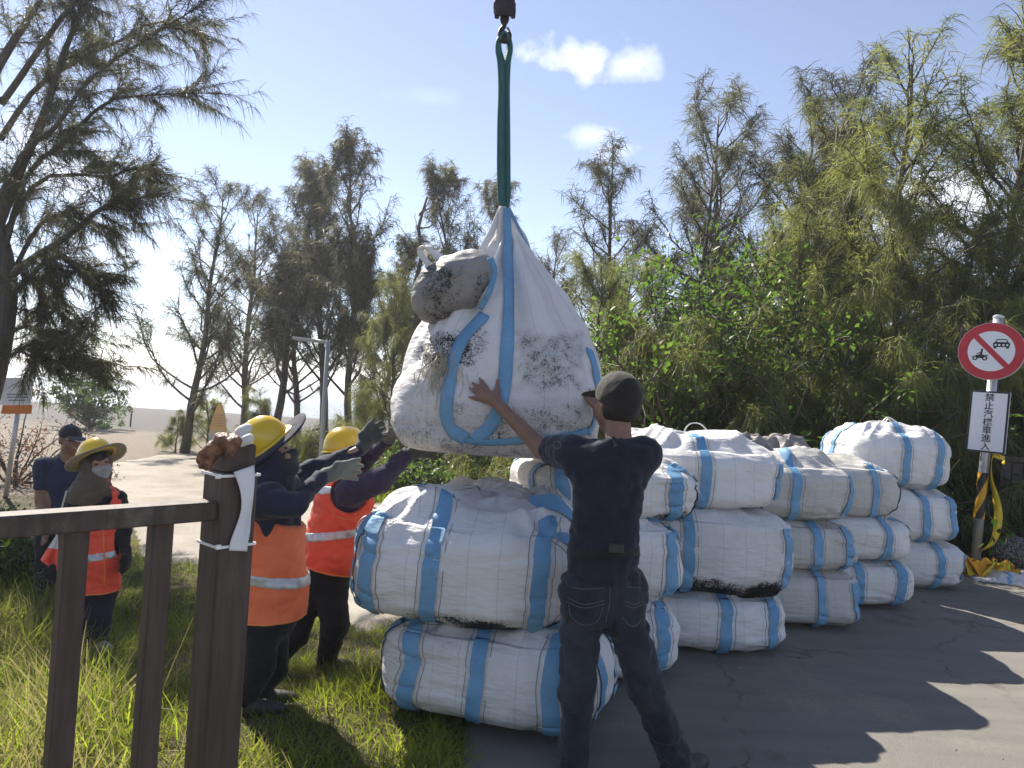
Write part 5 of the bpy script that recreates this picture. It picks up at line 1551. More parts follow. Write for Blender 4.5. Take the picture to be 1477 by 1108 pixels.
o, TV = garment('t_shirt', root, torso + [cone(shL, slL, 0.072, 0.066), cone(shR, slR, 0.072, 0.066)], MT['black_tee'], 0.004, 0.008, 0.02,
            cuts=[(P(870, 836, 3.04), (0, 0, -1))], sub=[cut_end(slL, elL - shL, 0.062), cut_end(slR, elR - shR, 0.062), cone(P(893, 617, 3.06), P(892, 590, 3.07), 0.062, 0.075)], amp=0.010, seed=2)
S = Surf(TV)
surf_strap('belt', S, [(818, 800), (845, 799), (880, 797), (905, 795), (922, 793)], 0.045, MT['black_cloth'], root, 20, 0.004)
bk = S.at(889, 791, 0.012); V, F = box(bk, (0.030, 0.008, 0.020), None, 0.004); mk('belt_buckle', V, F, pmat('dark_plastic', (0.02, 0.02, 0.022), bump=0, rough=0.4), root, False)
surf_tube('sleeve_emblem', S, [(799, 640), (804, 636), (809, 640), (808, 646), (802, 648), (799, 644), (799, 640)], 0.0025, pmat('grey_print_dark', (0.09, 0.09, 0.1), bump=0), root, 18)
o, JV = garment('jeans', root, legs, MT['denim'], 0.004, 0.008, 0.016, cuts=[(P(870, 806, 3.04), (0, 0, 1))], sub=[cut_end(anL - [0, 0, 0.045], (0, 0, -1), 0.07), cut_end(anR - [0, 0, 0.045], U(anR - knR) * 0.3 + np.array([0, 0, -1]), 0.07)], amp=0.012, seed=5)
S = Surf(JV)
for pix in ([(822, 847), (843, 850), (872, 848)], [(818, 862), (842, 872), (872, 866)], [(817, 868), (842, 877), (872, 871)], [(820, 872), (824, 890), (842, 902), (862, 896), (870, 876)], [(903, 846), (915, 848), (926, 848)], [(901, 867), (914, 872), (926, 867)], [(901, 873), (914, 877), (926, 872)], [(898, 890), (908, 902), (918, 902), (926, 892)],
            [(880, 838), (879, 870), (872, 905)]):
    surf_tube('stitch_line', S, pix, 0.0015, MT['stitch'], o, 20)
cap(root, hq, HA, MT['cap_brown'], 0.98, True, -0.018, 0.42)
V, F = sdf_mesh([ell(hq(-0.025, 0, -0.02), np.array([0.083, 0.084, 0.075]), HA)], 0.007, 0.004, cuts=[(hq(0.0, 0, 0), HA[0] + 0.2 * HA[2])], noise=lambda X: 0.002 * perlin(X * 60)); mk('hair', V, F, MT['hair'], root, True)
for an, d in ((anL, (0.05, 1, 0)), (anR, (0.75, 0.5, 0))):
    d = U(d); c = np.array([an[0], an[1], 0.048]) + d * 0.06
    V, F = sdf_mesh([ell(c, (0.14, 0.05, 0.04), np.array([d, np.cross([0, 0, 1], d), [0, 0, 1]])), cone(an, c - d * 0.07, 0.045, 0.04)], 0.008, 0.01, cuts=[((0, 0, 0.014), (0, 0, -1))]); mk('shoe', V, F, MT['shoe'], root, True)

# ---- shared builder for the gloved workers
def worker_clothes(root, torso, arms, legs, top_mat, trousers_mat, vest_mat, hem_pt, hem_n, waist_pt, wrists, ankles, band_pts, neck_pt, face, seed, vest_top=None, hole=(), amp=0.008, vest_infl=0.022):
    tr_o, trV = garment('trousers', root, legs, trousers_mat, 0.004, 0.010, 0.016, cuts=[(np.array(waist_pt) + [0, 0, 0.07], (0, 0, 1))], sub=[cut_end(a, d, 0.06) for a, d in ankles], amp=amp, seed=seed)
    jk_o, jkV = garment('jacket', root, torso + arms, top_mat, 0.006, 0.010, 0.016, cuts=[(np.array(waist_pt) - [0, 0, 0.03], (0, 0, -1))], sub=[cut_end(w, d, 0.036) for w, d in wrists], amp=amp * 1.5, seed=seed + 3, smooth=1)
    armsub = [cone(p[1], p[2], p[3] + 0.036, p[4] + 0.03) for p in arms]
    armsub = armsub + list(hole)
    nk = [cone(neck_pt, np.array(neck_pt) + U(face) * 0.25 - np.array([0, 0, 0.06]), 0.07, 0.06)]
    v_o, vV = garment('safety_vest', root, torso, vest_mat, vest_infl, 0.009, 0.018, cuts=[(hem_pt, hem_n)] + ([vest_top] if vest_top is not None else []), sub=armsub + nk, amp=0.011, seed=seed + 7)
    hn_ = U(hem_n); hp_t = np.array(hem_pt) - hn_ * 0.006
    garment('hem_trim', v_o, torso, MT['trim'], vest_infl + 0.003, 0.006, 0.018, cuts=[(np.array(hem_pt) + hn_ * 0.002, hn_), (np.array(hem_pt) - hn_ * 0.010, -hn_)], sub=armsub, amp=0.011, seed=seed + 7, smooth=1)
    for bp, bn, hw in band_pts:
        bn = U(bn)
        b_o, bV = garment('reflective_band', root, torso, MT['reflective'], vest_infl + 0.005, 0.008, 0.018, cuts=[(np.array(bp) + bn * hw, bn), (np.array(bp) - bn * hw, -bn)], sub=[cone(p[1], p[2], p[3] + 0.036, p[4] + 0.03) for p in arms], amp=0.011, seed=seed + 7, smooth=1)
    return trV, jkV, vV, v_o

# ---- worker with the navy hood brim, behind the post
B_Y = 3.55
gb = P(362, 1062, B_Y); gb[2] = float(ground_top(gb[0], gb[1]))
root = thing('person', 'worker in orange vest with yellow helmet and navy brim hood reaching past the wooden post', 'person', gb)
upB = U((-0.56, 0.06, 0.83)); fB = U((0.83, 0.12, 0.55))
hcB = P(393, 663, B_Y)
hpr, HA, hq = head_prims(hcB, fB, upB, 0.95)
shN, shF = P(384, 722, 3.42), P(398, 700, 3.72)
elN = P(424, 728, 3.44); wrN = P(466, 687, 3.62)
elF = P(455, 676, 3.80); wrF = P(520, 648, 3.92)
pelB = P(388, 880, B_Y); kn1, an1 = P(372, 960, 3.46), P(352, 1050, 3.44); kn2, an2 = P(392, 965, 3.66), P(372, 1038, 3.70)
for a in (an1, an2): a[2] = float(ground_top(a[0], a[1])) + 0.08
torso = [cone(P(390, 735, B_Y), P(393, 840, B_Y), 0.135, 0.128, FY, 1.05), cone(shN, shF, 0.075, 0.075), cone(P(394, 700, B_Y), P(396, 680, B_Y), 0.06, 0.055), cone(P(393, 840, B_Y), P(389, 885, B_Y), 0.128, 0.14, FY, 1.0)]
arms = [cone(shN, elN, 0.066, 0.052), cone(elN, wrN, 0.05, 0.036), cone(shF, elF, 0.066, 0.05), cone(elF, wrF, 0.048, 0.034)]
legs = [cone(P(380, 880, 3.5), kn1, 0.09, 0.068), cone(kn1, an1, 0.066, 0.056), cone(P(396, 880, 3.62), kn2, 0.09, 0.068), cone(kn2, an2, 0.066, 0.056), cone(P(389, 868, B_Y), P(389, 885, B_Y), 0.13, 0.13)]
dN = P(527, 672, 3.72) - wrN; dF = P(542, 620, 4.0) - wrF
hN = hand_auto(wrN + U(dN) * 0.02, dN, (0.1, -0.4, 0.9), 0.185, 0.15, (0.1, 0.3, -0.9)); hF = hand_auto(wrF + U(dF) * 0.01, dF, (-0.5, -0.3, 0.5), 0.18, 0.2, (0.6, 0.3, 0))
V, F = sdf_mesh(hpr + [cone(p[1], p[2], p[3] - 0.045, p[4] - 0.05 if p[4] > 0.1 else p[4] - 0.02, p[5], p[6]) for p in torso + legs] + [cone(p[1], p[2], p[3] - 0.016, p[4] - 0.010) for p in arms] + slim(hN) + slim(hF), 0.0085, 0.008); mk('body', V, F, MT['skin'], root, True)
trV, jkV, vV, v_o = worker_clothes(root, torso, arms, legs, MT['navy'], MT['black_cloth'], MT['orange'], P(392, 888, B_Y), (0.05, 0, -1), P(389, 862, B_Y), [(wrN - U(dN) * 0.015, wrN - elN), (wrF, wrF - elF)],
    [(an1 - [0, 0, 0.03], (0, 0, -1)), (an2 - [0, 0, 0.03], (0, 0, -1))], [(P(392, 828, B_Y), (0.1, 0, 1), 0.026)], P(398, 700, B_Y), (1, 0, 0.2), 11, vest_top=(P(390, 742, B_Y), (0.3, 0, 1)), hole=[cone(P(380, 735, 3.38), P(386, 778, 3.38), 0.075, 0.05)], vest_infl=0.032)
for hp2, m_, wr_, d_ in ((hN, 'glove_grey', wrN, dN), (hF, 'glove_dark', wrF, dF)):
    V, F = sdf_mesh(hp2 + [cone(wr_ + U(d_) * 0.015, wr_ + U(d_) * 0.05, 0.034, 0.031)], 0.0052, 0.006, 0.004, noise=lambda X: 0.0015 * perlin(X * 60)); mk('glove', V, F, MT[m_], root, True)
upBh = U((-0.56, -0.40, 0.74)); hrB = P(382, 639, B_Y)
helmet(root, hrB, upBh, fB, 0.88)
disc_brim(root, hrB - upBh * 0.006, upBh, fB, 0.105, 0.215, MT['navy'], 1.08, -0.02, 'hood_brim', 0.55, 0.85)
V, F = sdf_mesh([cone(hcB + upB * 0.0 - fB * 0.02, P(384, 705, B_Y), 0.100, 0.11), cone(P(375, 712, 3.5), P(398, 708, 3.62), 0.11, 0.12)], 0.009, 0.02, noise=cloth_noise(0.008, 4), sub=[cone(hcB + fB * 0.16, hcB + fB * 0.3, 0.10, 0.12)]); mk('hood_cape', V, F, MT['navy'], root, True)
V, F = sdf_mesh(hpr[:4], 0.007, 0.01, 0.008, cuts=[(hq(0, 0, -0.002), HA[2]), (hq(-0.02, 0, 0), -HA[0])]); mk('face_mask', V, F, MT['dark_mask'], root, True)
face_parts(root, hq, HA, 0.95, False)
Sv = Surf(vV)
for an, d in ((an1, (1, 0.1, 0)), (an2, (1, 0.2, 0))):
    d = U(d); zg = an[2] - 0.08; c = np.array([an[0], an[1], zg + 0.04]) + d * 0.06
    V, F = sdf_mesh([ell(c, (0.13, 0.045, 0.04), np.array([d, np.cross([0, 0, 1], d), [0, 0, 1]])), cone(an, c - d * 0.07, 0.042, 0.036)], 0.009, 0.01); mk('shoe', V, F, MT['shoe'], root, True)

# ---- second worker, reaching under the bag
C_Y = 4.55
gc = P(455, 985, C_Y); gc[2] = float(ground_top(gc[0], gc[1]))
root = thing('person', 'worker in red-orange vest with yellow helmet reaching both arms to the hanging bag', 'person', gc)
upC = U((-0.08, 0.05, 1)); fC = U((0.85, 0.5, -0.05)); hcC = P(499, 661, C_Y)
hpr, HA, hq = head_prims(hcC, fC, upC, 0.95)
shN, shF = P(505, 712, 4.42), P(497, 700, 4.72)
elN = P(548, 693, 4.38); wrN = P(590, 655, 4.36)
elF = P(522, 668, 4.62); wrF = P(560, 634, 4.42)
kn1, an1 = P(483, 900, 4.5), P(470, 968, 4.55); kn2, an2 = P(424, 915, 4.5), P(386, 985, 4.42)
for a in (an1, an2): a[2] = float(ground_top(a[0], a[1])) + 0.08
torso = [cone(P(496, 725, C_Y), P(478, 800, C_Y), 0.155, 0.150, FY, 1.1), cone(shN, shF, 0.075, 0.075), cone(P(497, 705, C_Y), P(498, 680, C_Y), 0.065, 0.055), cone(P(478, 800, C_Y), P(468, 830, C_Y), 0.150, 0.155, FY, 1.0)]
arms = [cone(shN, elN, 0.078, 0.066), cone(elN, wrN, 0.064, 0.045), cone(shF, elF, 0.07, 0.055), cone(elF, wrF, 0.052, 0.036)]
legs = [cone(P(478, 835, 4.52), kn1, 0.105, 0.078), cone(kn1, an1, 0.076, 0.06), cone(P(455, 835, 4.56), kn2, 0.105, 0.082), cone(kn2, an2, 0.08, 0.062), cone(P(470, 820, C_Y), P(466, 838, C_Y), 0.14, 0.14)]
dN = P(612, 650, 4.34) - wrN; dF = P(575, 612, 4.30) - wrF
hN = hand_auto(wrN, dN, (0.1, -0.6, 0.7), 0.16, 0.1, (0, 0, -1)); hF = hand_auto(wrF + U(dF) * 0.015, dF, (0, -1, 0.2), 0.17, 0.1, (-1, 0, 0.2))
V, F = sdf_mesh(hpr + [cone(p[1], p[2], p[3] - 0.045, p[4] - 0.05 if p[4] > 0.1 else p[4] - 0.02, p[5], p[6]) for p in torso + legs] + [cone(p[1], p[2], p[3] - 0.016, p[4] - 0.010) for p in arms] + slim(hN) + slim(hF), 0.009, 0.008); mk('body', V, F, MT['skin'], root, True)
trV, jkV, vV, v_o = worker_clothes(root, torso, arms, legs, MT['purple_navy'], MT['black_cloth'], MT['red_orange'], P(478, 818, C_Y), (-0.25, 0, -1), P(469, 808, C_Y), [(wrN, wrN - elN), (wrF - U(dF) * 0.02, wrF - elF)],
    [(an1 - [0, 0, 0.03], (0, 0, -1)), (an2 - [0, 0, 0.03], (0, 0, -1))], [(P(486, 767, C_Y), (-0.16, 0, 1), 0.026), (P(497, 702, C_Y), (-0.16, 0, 1), 0.024)], P(503, 690, C_Y), (1, 0.3, 0), 23, vest_infl=0.03, hole=[cone(P(508, 715, 4.36), P(506, 740, 4.36), 0.07, 0.045)])
for hp2, m_, wr_, d_ in ((hN, 'glove_dark', wrN, dN), (hF, 'glove_grey', wrF, dF)):
    V, F = sdf_mesh(hp2 + [cone(wr_ + U(d_) * 0.015, wr_ + U(d_) * 0.05, 0.034, 0.031)], 0.0055, 0.006, 0.004, noise=lambda X: 0.0015 * perlin(X * 60)); mk('glove', V, F, MT[m_], root, True)
helmet(root, hcC + upC * 0.045, upC, fC, 1.0)
V, F = sdf_mesh([ell(hq(-0.02, 0, -0.02), np.array([0.09, 0.085, 0.085]), HA)], 0.008, 0.004, cuts=[(hq(0.02, 0, 0), HA[0])], noise=lambda X: 0.002 * perlin(X * 60)); mk('hair', V, F, MT['hair'], root, True)
face_parts(root, hq, HA, 0.95)
Sv = Surf(vV)
for pix in ([(482, 706), (481, 742), (516, 747), (520, 712)],): surf_tube('vest_trim', Sv, pix, 0.003, MT['trim'], v_o, 24)
for an, d in ((an1, (1, 0.3, 0)), (an2, (0.7, -0.4, 0))):
    d = U(d); zg = an[2] - 0.08; c = np.array([an[0], an[1], zg + 0.04]) + d * 0.06
    V, F = sdf_mesh([ell(c, (0.13, 0.045, 0.04), np.array([d, np.cross([0, 0, 1], d), [0, 0, 1]])), cone(an, c - d * 0.07, 0.042, 0.036)], 0.009, 0.01); mk('shoe', V, F, MT['shoe'], root, True)

# ---- worker with the wide-brim helmet and mask, holding a flag
D_Y = 5.3
gd = P(132, 945, D_Y); gd[2] = float(ground_top(gd[0], gd[1]))
root = thing('person', 'masked worker in red-orange vest with wide-brimmed yellow helmet and brown cape', 'person', gd)
upD = U((-0.22, -0.12, 1)); fD = U((0.72, -0.68, 0.08)); hcD = P(141, 670, D_Y)
hpr, HA, hq = head_prims(hcD, fD, upD, 0.92)
sh1, sh2 = P(112, 722, 5.24), P(168, 722, 5.38)
el1, wr1 = P(98, 775, 5.20), P(88, 815, 5.10); el2, wr2 = P(177, 768, 5.36), P(182, 795, 5.30)
an1, an2 = P(112, 940, 5.26), P(142, 940, 5.34)
for a in (an1, an2): a[2] = float(ground_top(a[0], a[1])) + 0.08
kn1, kn2 = (P(124, 850, 5.3) + an1) / 2 + [0, -0.02, 0], (P(150, 850, 5.34) + an2) / 2 + [0, -0.02, 0]
torso = [cone(P(141, 735, D_Y), P(140, 810, D_Y), 0.135, 0.130, FY, 1.25), cone(sh1, sh2, 0.065, 0.065), cone(P(141, 715, D_Y), P(141, 690, D_Y), 0.06, 0.05), cone(P(140, 810, D_Y), P(138, 850, D_Y), 0.135, 0.145, FY, 1.2)]
arms = [cone(sh1, el1, 0.062, 0.05), cone(el1, wr1, 0.048, 0.036), cone(sh2, el2, 0.058, 0.048), cone(el2, wr2, 0.046, 0.036)]
legs = [cone(P(127, 850, 5.29), kn1, 0.09, 0.072), cone(kn1, an1, 0.07, 0.06), cone(P(150, 850, 5.33), kn2, 0.09, 0.072), cone(kn2, an2, 0.07, 0.06), cone(P(130, 840, D_Y), P(147, 840, D_Y), 0.11, 0.11)]
d1 = np.array([-0.2, -0.5, -0.6]); d2 = np.array([0.25, -0.3, -0.9])
h1 = hand_auto(wr1, d1, (-0.3, -0.8, 0.4), 0.15, 0.9); h2 = hand_auto(wr2, d2, (0.2, -0.9, 0.3), 0.16, 0.4)
V, F = sdf_mesh(hpr + [cone(p[1], p[2], p[3] - 0.045, p[4] - 0.05 if p[4] > 0.1 else p[4] - 0.02, p[5], p[6]) for p in torso + legs] + [cone(p[1], p[2], p[3] - 0.016, p[4] - 0.010) for p in arms] + slim(h1) + slim(h2), 0.009, 0.008); mk('body', V, F, MT['skin'], root, True)
trV, jkV, vV, v_o = worker_clothes(root, torso, arms, legs, MT['black_cloth'], MT['navy'], MT['red_orange'], P(140, 852, D_Y), (0.06, 0, -1), P(140, 838, D_Y), [(wr1, wr1 - el1), (wr2, wr2 - el2)],
    [(an1 - [0, 0, 0.03], (0, 0, -1)), (an2 - [0, 0, 0.03], (0, 0, -1))], [(P(143, 800, D_Y), (-0.16, 0, 1), 0.026)], P(146, 712, D_Y), (0.5, -0.85, 0), 37)
for hp2 in (h1, h2):
    V, F = sdf_mesh(hp2, 0.006, 0.006, 0.006); mk('glove', V, F, MT['black_cloth'], root, True)
upH = U((-0.50, 0.20, 0.84)); fH = U((0.80, -0.40, 0.55))
ho = helmet(root, hcD + upD * 0.050 - fD * 0.015, upH, fH, 0.96)
disc_brim(root, hcD + upD * 0.048 - fD * 0.01, upH, fH, 0.112, 0.215, MT['brim_tan'], 1.0, -0.01, 'hat_brim', 0.95, 1.08)
V, F = sdf_mesh([cone(hcD + upD * 0.0 - fD * 0.03, P(134, 700, D_Y), 0.108, 0.115), cone(P(116, 716, 5.24), P(160, 716, 5.34), 0.085, 0.07), cone(P(110, 728, 5.22), P(124, 712, 5.22), 0.085, 0.10)], 0.009, 0.02, noise=cloth_noise(0.01, 8), cuts=[(P(130, 730, 5.2), (-0.15, 0, -1))],
                sub=[cone(hcD + fD * 0.13, hcD + fD * 0.32, 0.095, 0.12), cone(P(153, 722, 5.05), P(150, 745, 5.05), 0.07, 0.10)]); mk('neck_cape', V, F, MT['cape'], root, True)
V, F = sdf_mesh(hpr[:4] + hpr[5:], 0.006, 0.008, 0.007, cuts=[(hq(0, 0, -0.008), HA[2]), (hq(0.02, 0, 0), -HA[0])]); mk('face_mask', V, F, MT['mask'], root, True)
V, F = sdf_mesh([ell(hq(-0.004, 0, 0.03), np.array([0.103, 0.085, 0.095]) * 0.94, HA)], 0.006, 0.004, cuts=[(hq(0, 0, 0.028), -HA[2] + 0.0 * HA[0])], noise=lambda X: 0.003 * perlin(X * np.array([70, 70, 20.]))); mk('hair', V, F, MT['hair'], root, True)
face_parts(root, hq, HA, 0.92, False)
Sv = Surf(vV)
for pix in ([(148, 722), (149, 770), (151, 820), (150, 846)],): surf_tube('vest_trim', Sv, pix, 0.005, MT['trim'], v_o, 24)
for an, d in ((an1, (0.4, -0.9, 0)), (an2, (0.8, -0.5, 0))):
    d = U(d); zg = an[2] - 0.08; c = np.array([an[0], an[1], zg + 0.04]) + d * 0.06
    V, F = sdf_mesh([ell(c, (0.12, 0.042, 0.04), np.array([d, np.cross([0, 0, 1], d), [0, 0, 1]])), cone(an, c - d * 0.06, 0.042, 0.036)], 0.009, 0.01); mk('shoe', V, F, MT['pale_shoe'], root, True)
# signal flag held in the lowered hand
fl0 = wr1 + U(d1) * 0.05
ff = thing('signal_flag', 'small red and white signal flag hanging beside the masked worker', 'flag', P(72, 828, 5.08))
V, F = tube([P(96, 708, 5.12), P(82, 760, 5.10), fl0], 0.006, 8); mk('flag_stick', V, F, pmat('pale_stick', (0.45, 0.42, 0.36), bump=0), ff, True)
rows, cols = 16, 10; Vf, Ff, Mf = [], [], []
for i in range(rows + 1):
    t = i / rows
    for j in range(cols + 1):
        u = j / cols
        Lx = np.interp(t, [0, 0.35, 0.75, 1], [81, 70, 59, 74]); Rx = np.interp(t, [0, 0.4, 0.75, 1], [84, 84, 84, 85]); yy = np.interp(t, [0, 1], [772, 826]) - 6 * (1 - u) * t
        Vf.append(P(Lx * (1 - u) + Rx * u, yy, 5.06 + 0.03 * math.sin(9 * u + 3 * t) * t))
for i in range(rows):
    for j in range(cols): Ff.append((i * (cols + 1) + j, i * (cols + 1) + j + 1, (i + 1) * (cols + 1) + j + 1, (i + 1) * (cols + 1) + j)); Mf.append(0 if i < 6 else 1)
o = mk('flag_cloth', Vf, Ff, [MT['loop'], MT['red_orange']], ff, True, Mf); md = o.modifiers.new('thickness', 'SOLIDIFY'); md.thickness = 0.003

# ---- man in the navy polo shirt
E_Y = 6.4
ge = P(70, 895, E_Y); ge[2] = float(ground_top(ge[0], ge[1]))
root = thing('person', 'smiling man in navy polo shirt and dark cap standing behind the masked worker', 'person', ge)
upE = U((0.05, 0, 1)); fE = U((0.78, -0.62, -0.08)); hcE = P(101, 635, E_Y)
hpr, HA, hq = head_prims(hcE, fE, upE, 1.0)
sh1, sh2 = P(64, 674, 6.36), P(116, 676, 6.55)
el1, wr1 = P(60, 722, 6.32), P(67, 758, 6.22); el2, wr2 = P(120, 725, 6.52), P(118, 765, 6.4)
an1, an2 = P(62, 885, 6.36), P(88, 885, 6.5)
for a in (an1, an2): a[2] = float(ground_top(a[0], a[1])) + 0.08
kn1, kn2 = (P(70, 775, 6.38) + an1) / 2, (P(92, 775, 6.48) + an2) / 2
torso = [cone(P(90, 695, E_Y), P(84, 755, E_Y), 0.165, 0.155, FY, 1.3), cone(sh1, sh2, 0.075, 0.075), cone(P(92, 672, E_Y), P(97, 655, E_Y), 0.07, 0.06), cone(P(84, 755, E_Y), P(82, 790, E_Y), 0.155, 0.16, FY, 1.25)]
arms = [cone(sh1, el1, 0.065, 0.05), cone(el1, wr1, 0.047, 0.033), cone(sh2, el2, 0.065, 0.05), cone(el2, wr2, 0.047, 0.033)]
legs = [cone(P(70, 785, 6.38), kn1, 0.10, 0.08), cone(kn1, an1, 0.078, 0.065), cone(P(94, 785, 6.46), kn2, 0.10, 0.08), cone(kn2, an2, 0.078, 0.065), cone(P(75, 780, E_Y), P(90, 780, E_Y), 0.13, 0.13)]
h1 = hand_auto(wr1, (0.05, -0.1, -1), (0.7, -0.7, 0), 0.18, 0.35); h2 = hand_auto(wr2, (0, -0.1, -1), (-0.5, -0.8, 0), 0.18, 0.35)
neckp = [cone(P(95, 668, E_Y), P(99, 648, E_Y), 0.06, 0.057)]
V, F = sdf_mesh(hpr + neckp + [cone(p[1], p[2], p[3] - 0.02, p[4] - 0.02, p[5], p[6]) for p in torso + legs] + arms + h1 + h2, 0.0075, 0.007); mk('body', V, F, MT['skin_tan'], root, True)
s1, s2 = sh1 + (el1 - sh1) * 0.62, sh2 + (el2 - sh2) * 0.62
o, pV = garment('polo_shirt', root, torso + [cone(sh1, s1, 0.076, 0.07), cone(sh2, s2, 0.076, 0.07)], MT['navy_polo'], 0.005, 0.010, 0.018, cuts=[(P(84, 772, E_Y), (0, 0, -1))], sub=[cut_end(s1, el1 - sh1, 0.066), cut_end(s2, el2 - sh2, 0.066), cone(P(98, 658, 6.36), P(101, 640, 6.34), 0.062, 0.08)], amp=0.007, seed=41)
V, F = sdf_mesh([cone(P(92, 668, 6.40), P(99, 668, 6.40), 0.078, 0.076, (0, 0, 1), 1.6)], 0.008, 0.01, sub=[cone(P(96, 664, 6.38), P(101, 640, 6.34), 0.06, 0.08)]); mk('collar', V, F, MT['navy_polo'], o, True)
garment('trousers', root, legs, MT['black_cloth'], 0.004, 0.010, 0.016, cuts=[(P(84, 766, E_Y), (0, 0, 1))], sub=[cut_end(an1 - [0, 0, 0.03], (0, 0, -1), 0.062), cut_end(an2 - [0, 0, 0.03], (0, 0, -1), 0.062)], amp=0.008, seed=44)
co = cap(root, hq, HA, MT['cap_black'], 1.0)
V, F = ribbon([hq(0.205 * math.cos(a) * 0.98 - 0.0, 0.078 * math.sin(a), 0.012 + 0.012 * abs(math.sin(a))) for a in np.linspace(-1.1, 1.1, 16)], HA[2], 0.006, 0.004); mk('cap_piping', V, F, MT['loop'], co, True)
V, F = sdf_mesh([ell(hq(-0.02, 0, 0.005), np.array([0.086, 0.081, 0.07]), HA)], 0.007, 0.004, cuts=[(hq(0.015, 0, 0), HA[0] + 0.3 * HA[2])], noise=lambda X: 0.002 * perlin(X * 60)); mk('hair', V, F, MT['hair'], root, True)
face_parts(root, hq, HA)
V, F = sdf_mesh([cone(hq(0.109, -0.012, -0.055), hq(0.109, 0.012, -0.055), 0.004, 0.004)], 0.003, 0.002); mk('teeth', V, F, MT['loop'], root, True)
for an, d in ((an1, (0.4, -0.9, 0)), (an2, (0.7, -0.7, 0))):
    d = U(d); zg = an[2] - 0.08; c = np.array([an[0], an[1], zg + 0.04]) + d * 0.06
    V, F = sdf_mesh([ell(c, (0.13, 0.045, 0.04), np.array([d, np.cross([0, 0, 1], d), [0, 0, 1]])), cone(an, c - d * 0.07, 0.042, 0.036)], 0.009, 0.01); mk('shoe', V, F, MT['shoe'], root, True)

# ------------------------------------------------------------------ trees, bushes, grass
def needles(base, dirs, length, width, droop, rng, nseg=2):
    """thin bent blades, vectorised: returns V, F"""
    n = len(base)
    d = dirs / (np.linalg.norm(dirs, axis=1)[:, None] + 1e-9)
    L = length[:, None]
    side = np.cross(d, rng.normal(size=(n, 3))); side /= np.linalg.norm(side, axis=1)[:, None] + 1e-9
    g = np.array([0, 0, -1.0])
    rows = []
    for k in range(nseg + 1):
        t = k / nseg
        c = base + d * L * t + g * (droop[:, None] * L * t * t)
        w = width[:, None] * (1.0 if k == 0 else (0.9 if k < nseg else 0.25))
        rows += [c - side * w / 2, c + side * w / 2]
    V = np.stack(rows, 1).reshape(-1, 3)
    m = 2 * (nseg + 1); b = np.arange(n)[:, None] * m
    F = np.concatenate([b + np.array([[2 * k, 2 * k + 1, 2 * k + 3, 2 * k + 2]]) for k in range(nseg)], 0)
    return V, F
def limb_path(p0, d0, length, rng, n=7, up=0.25, wob=0.12):
    pts = [np.array(p0, float)]; d = U(d0)
    for k in range(n - 1):
        d = U(d + np.array([0, 0, up / n]) + rng.normal(size=3) * wob)
        pts.append(pts[-1] + d * length / (n - 1))
    return np.array(pts)
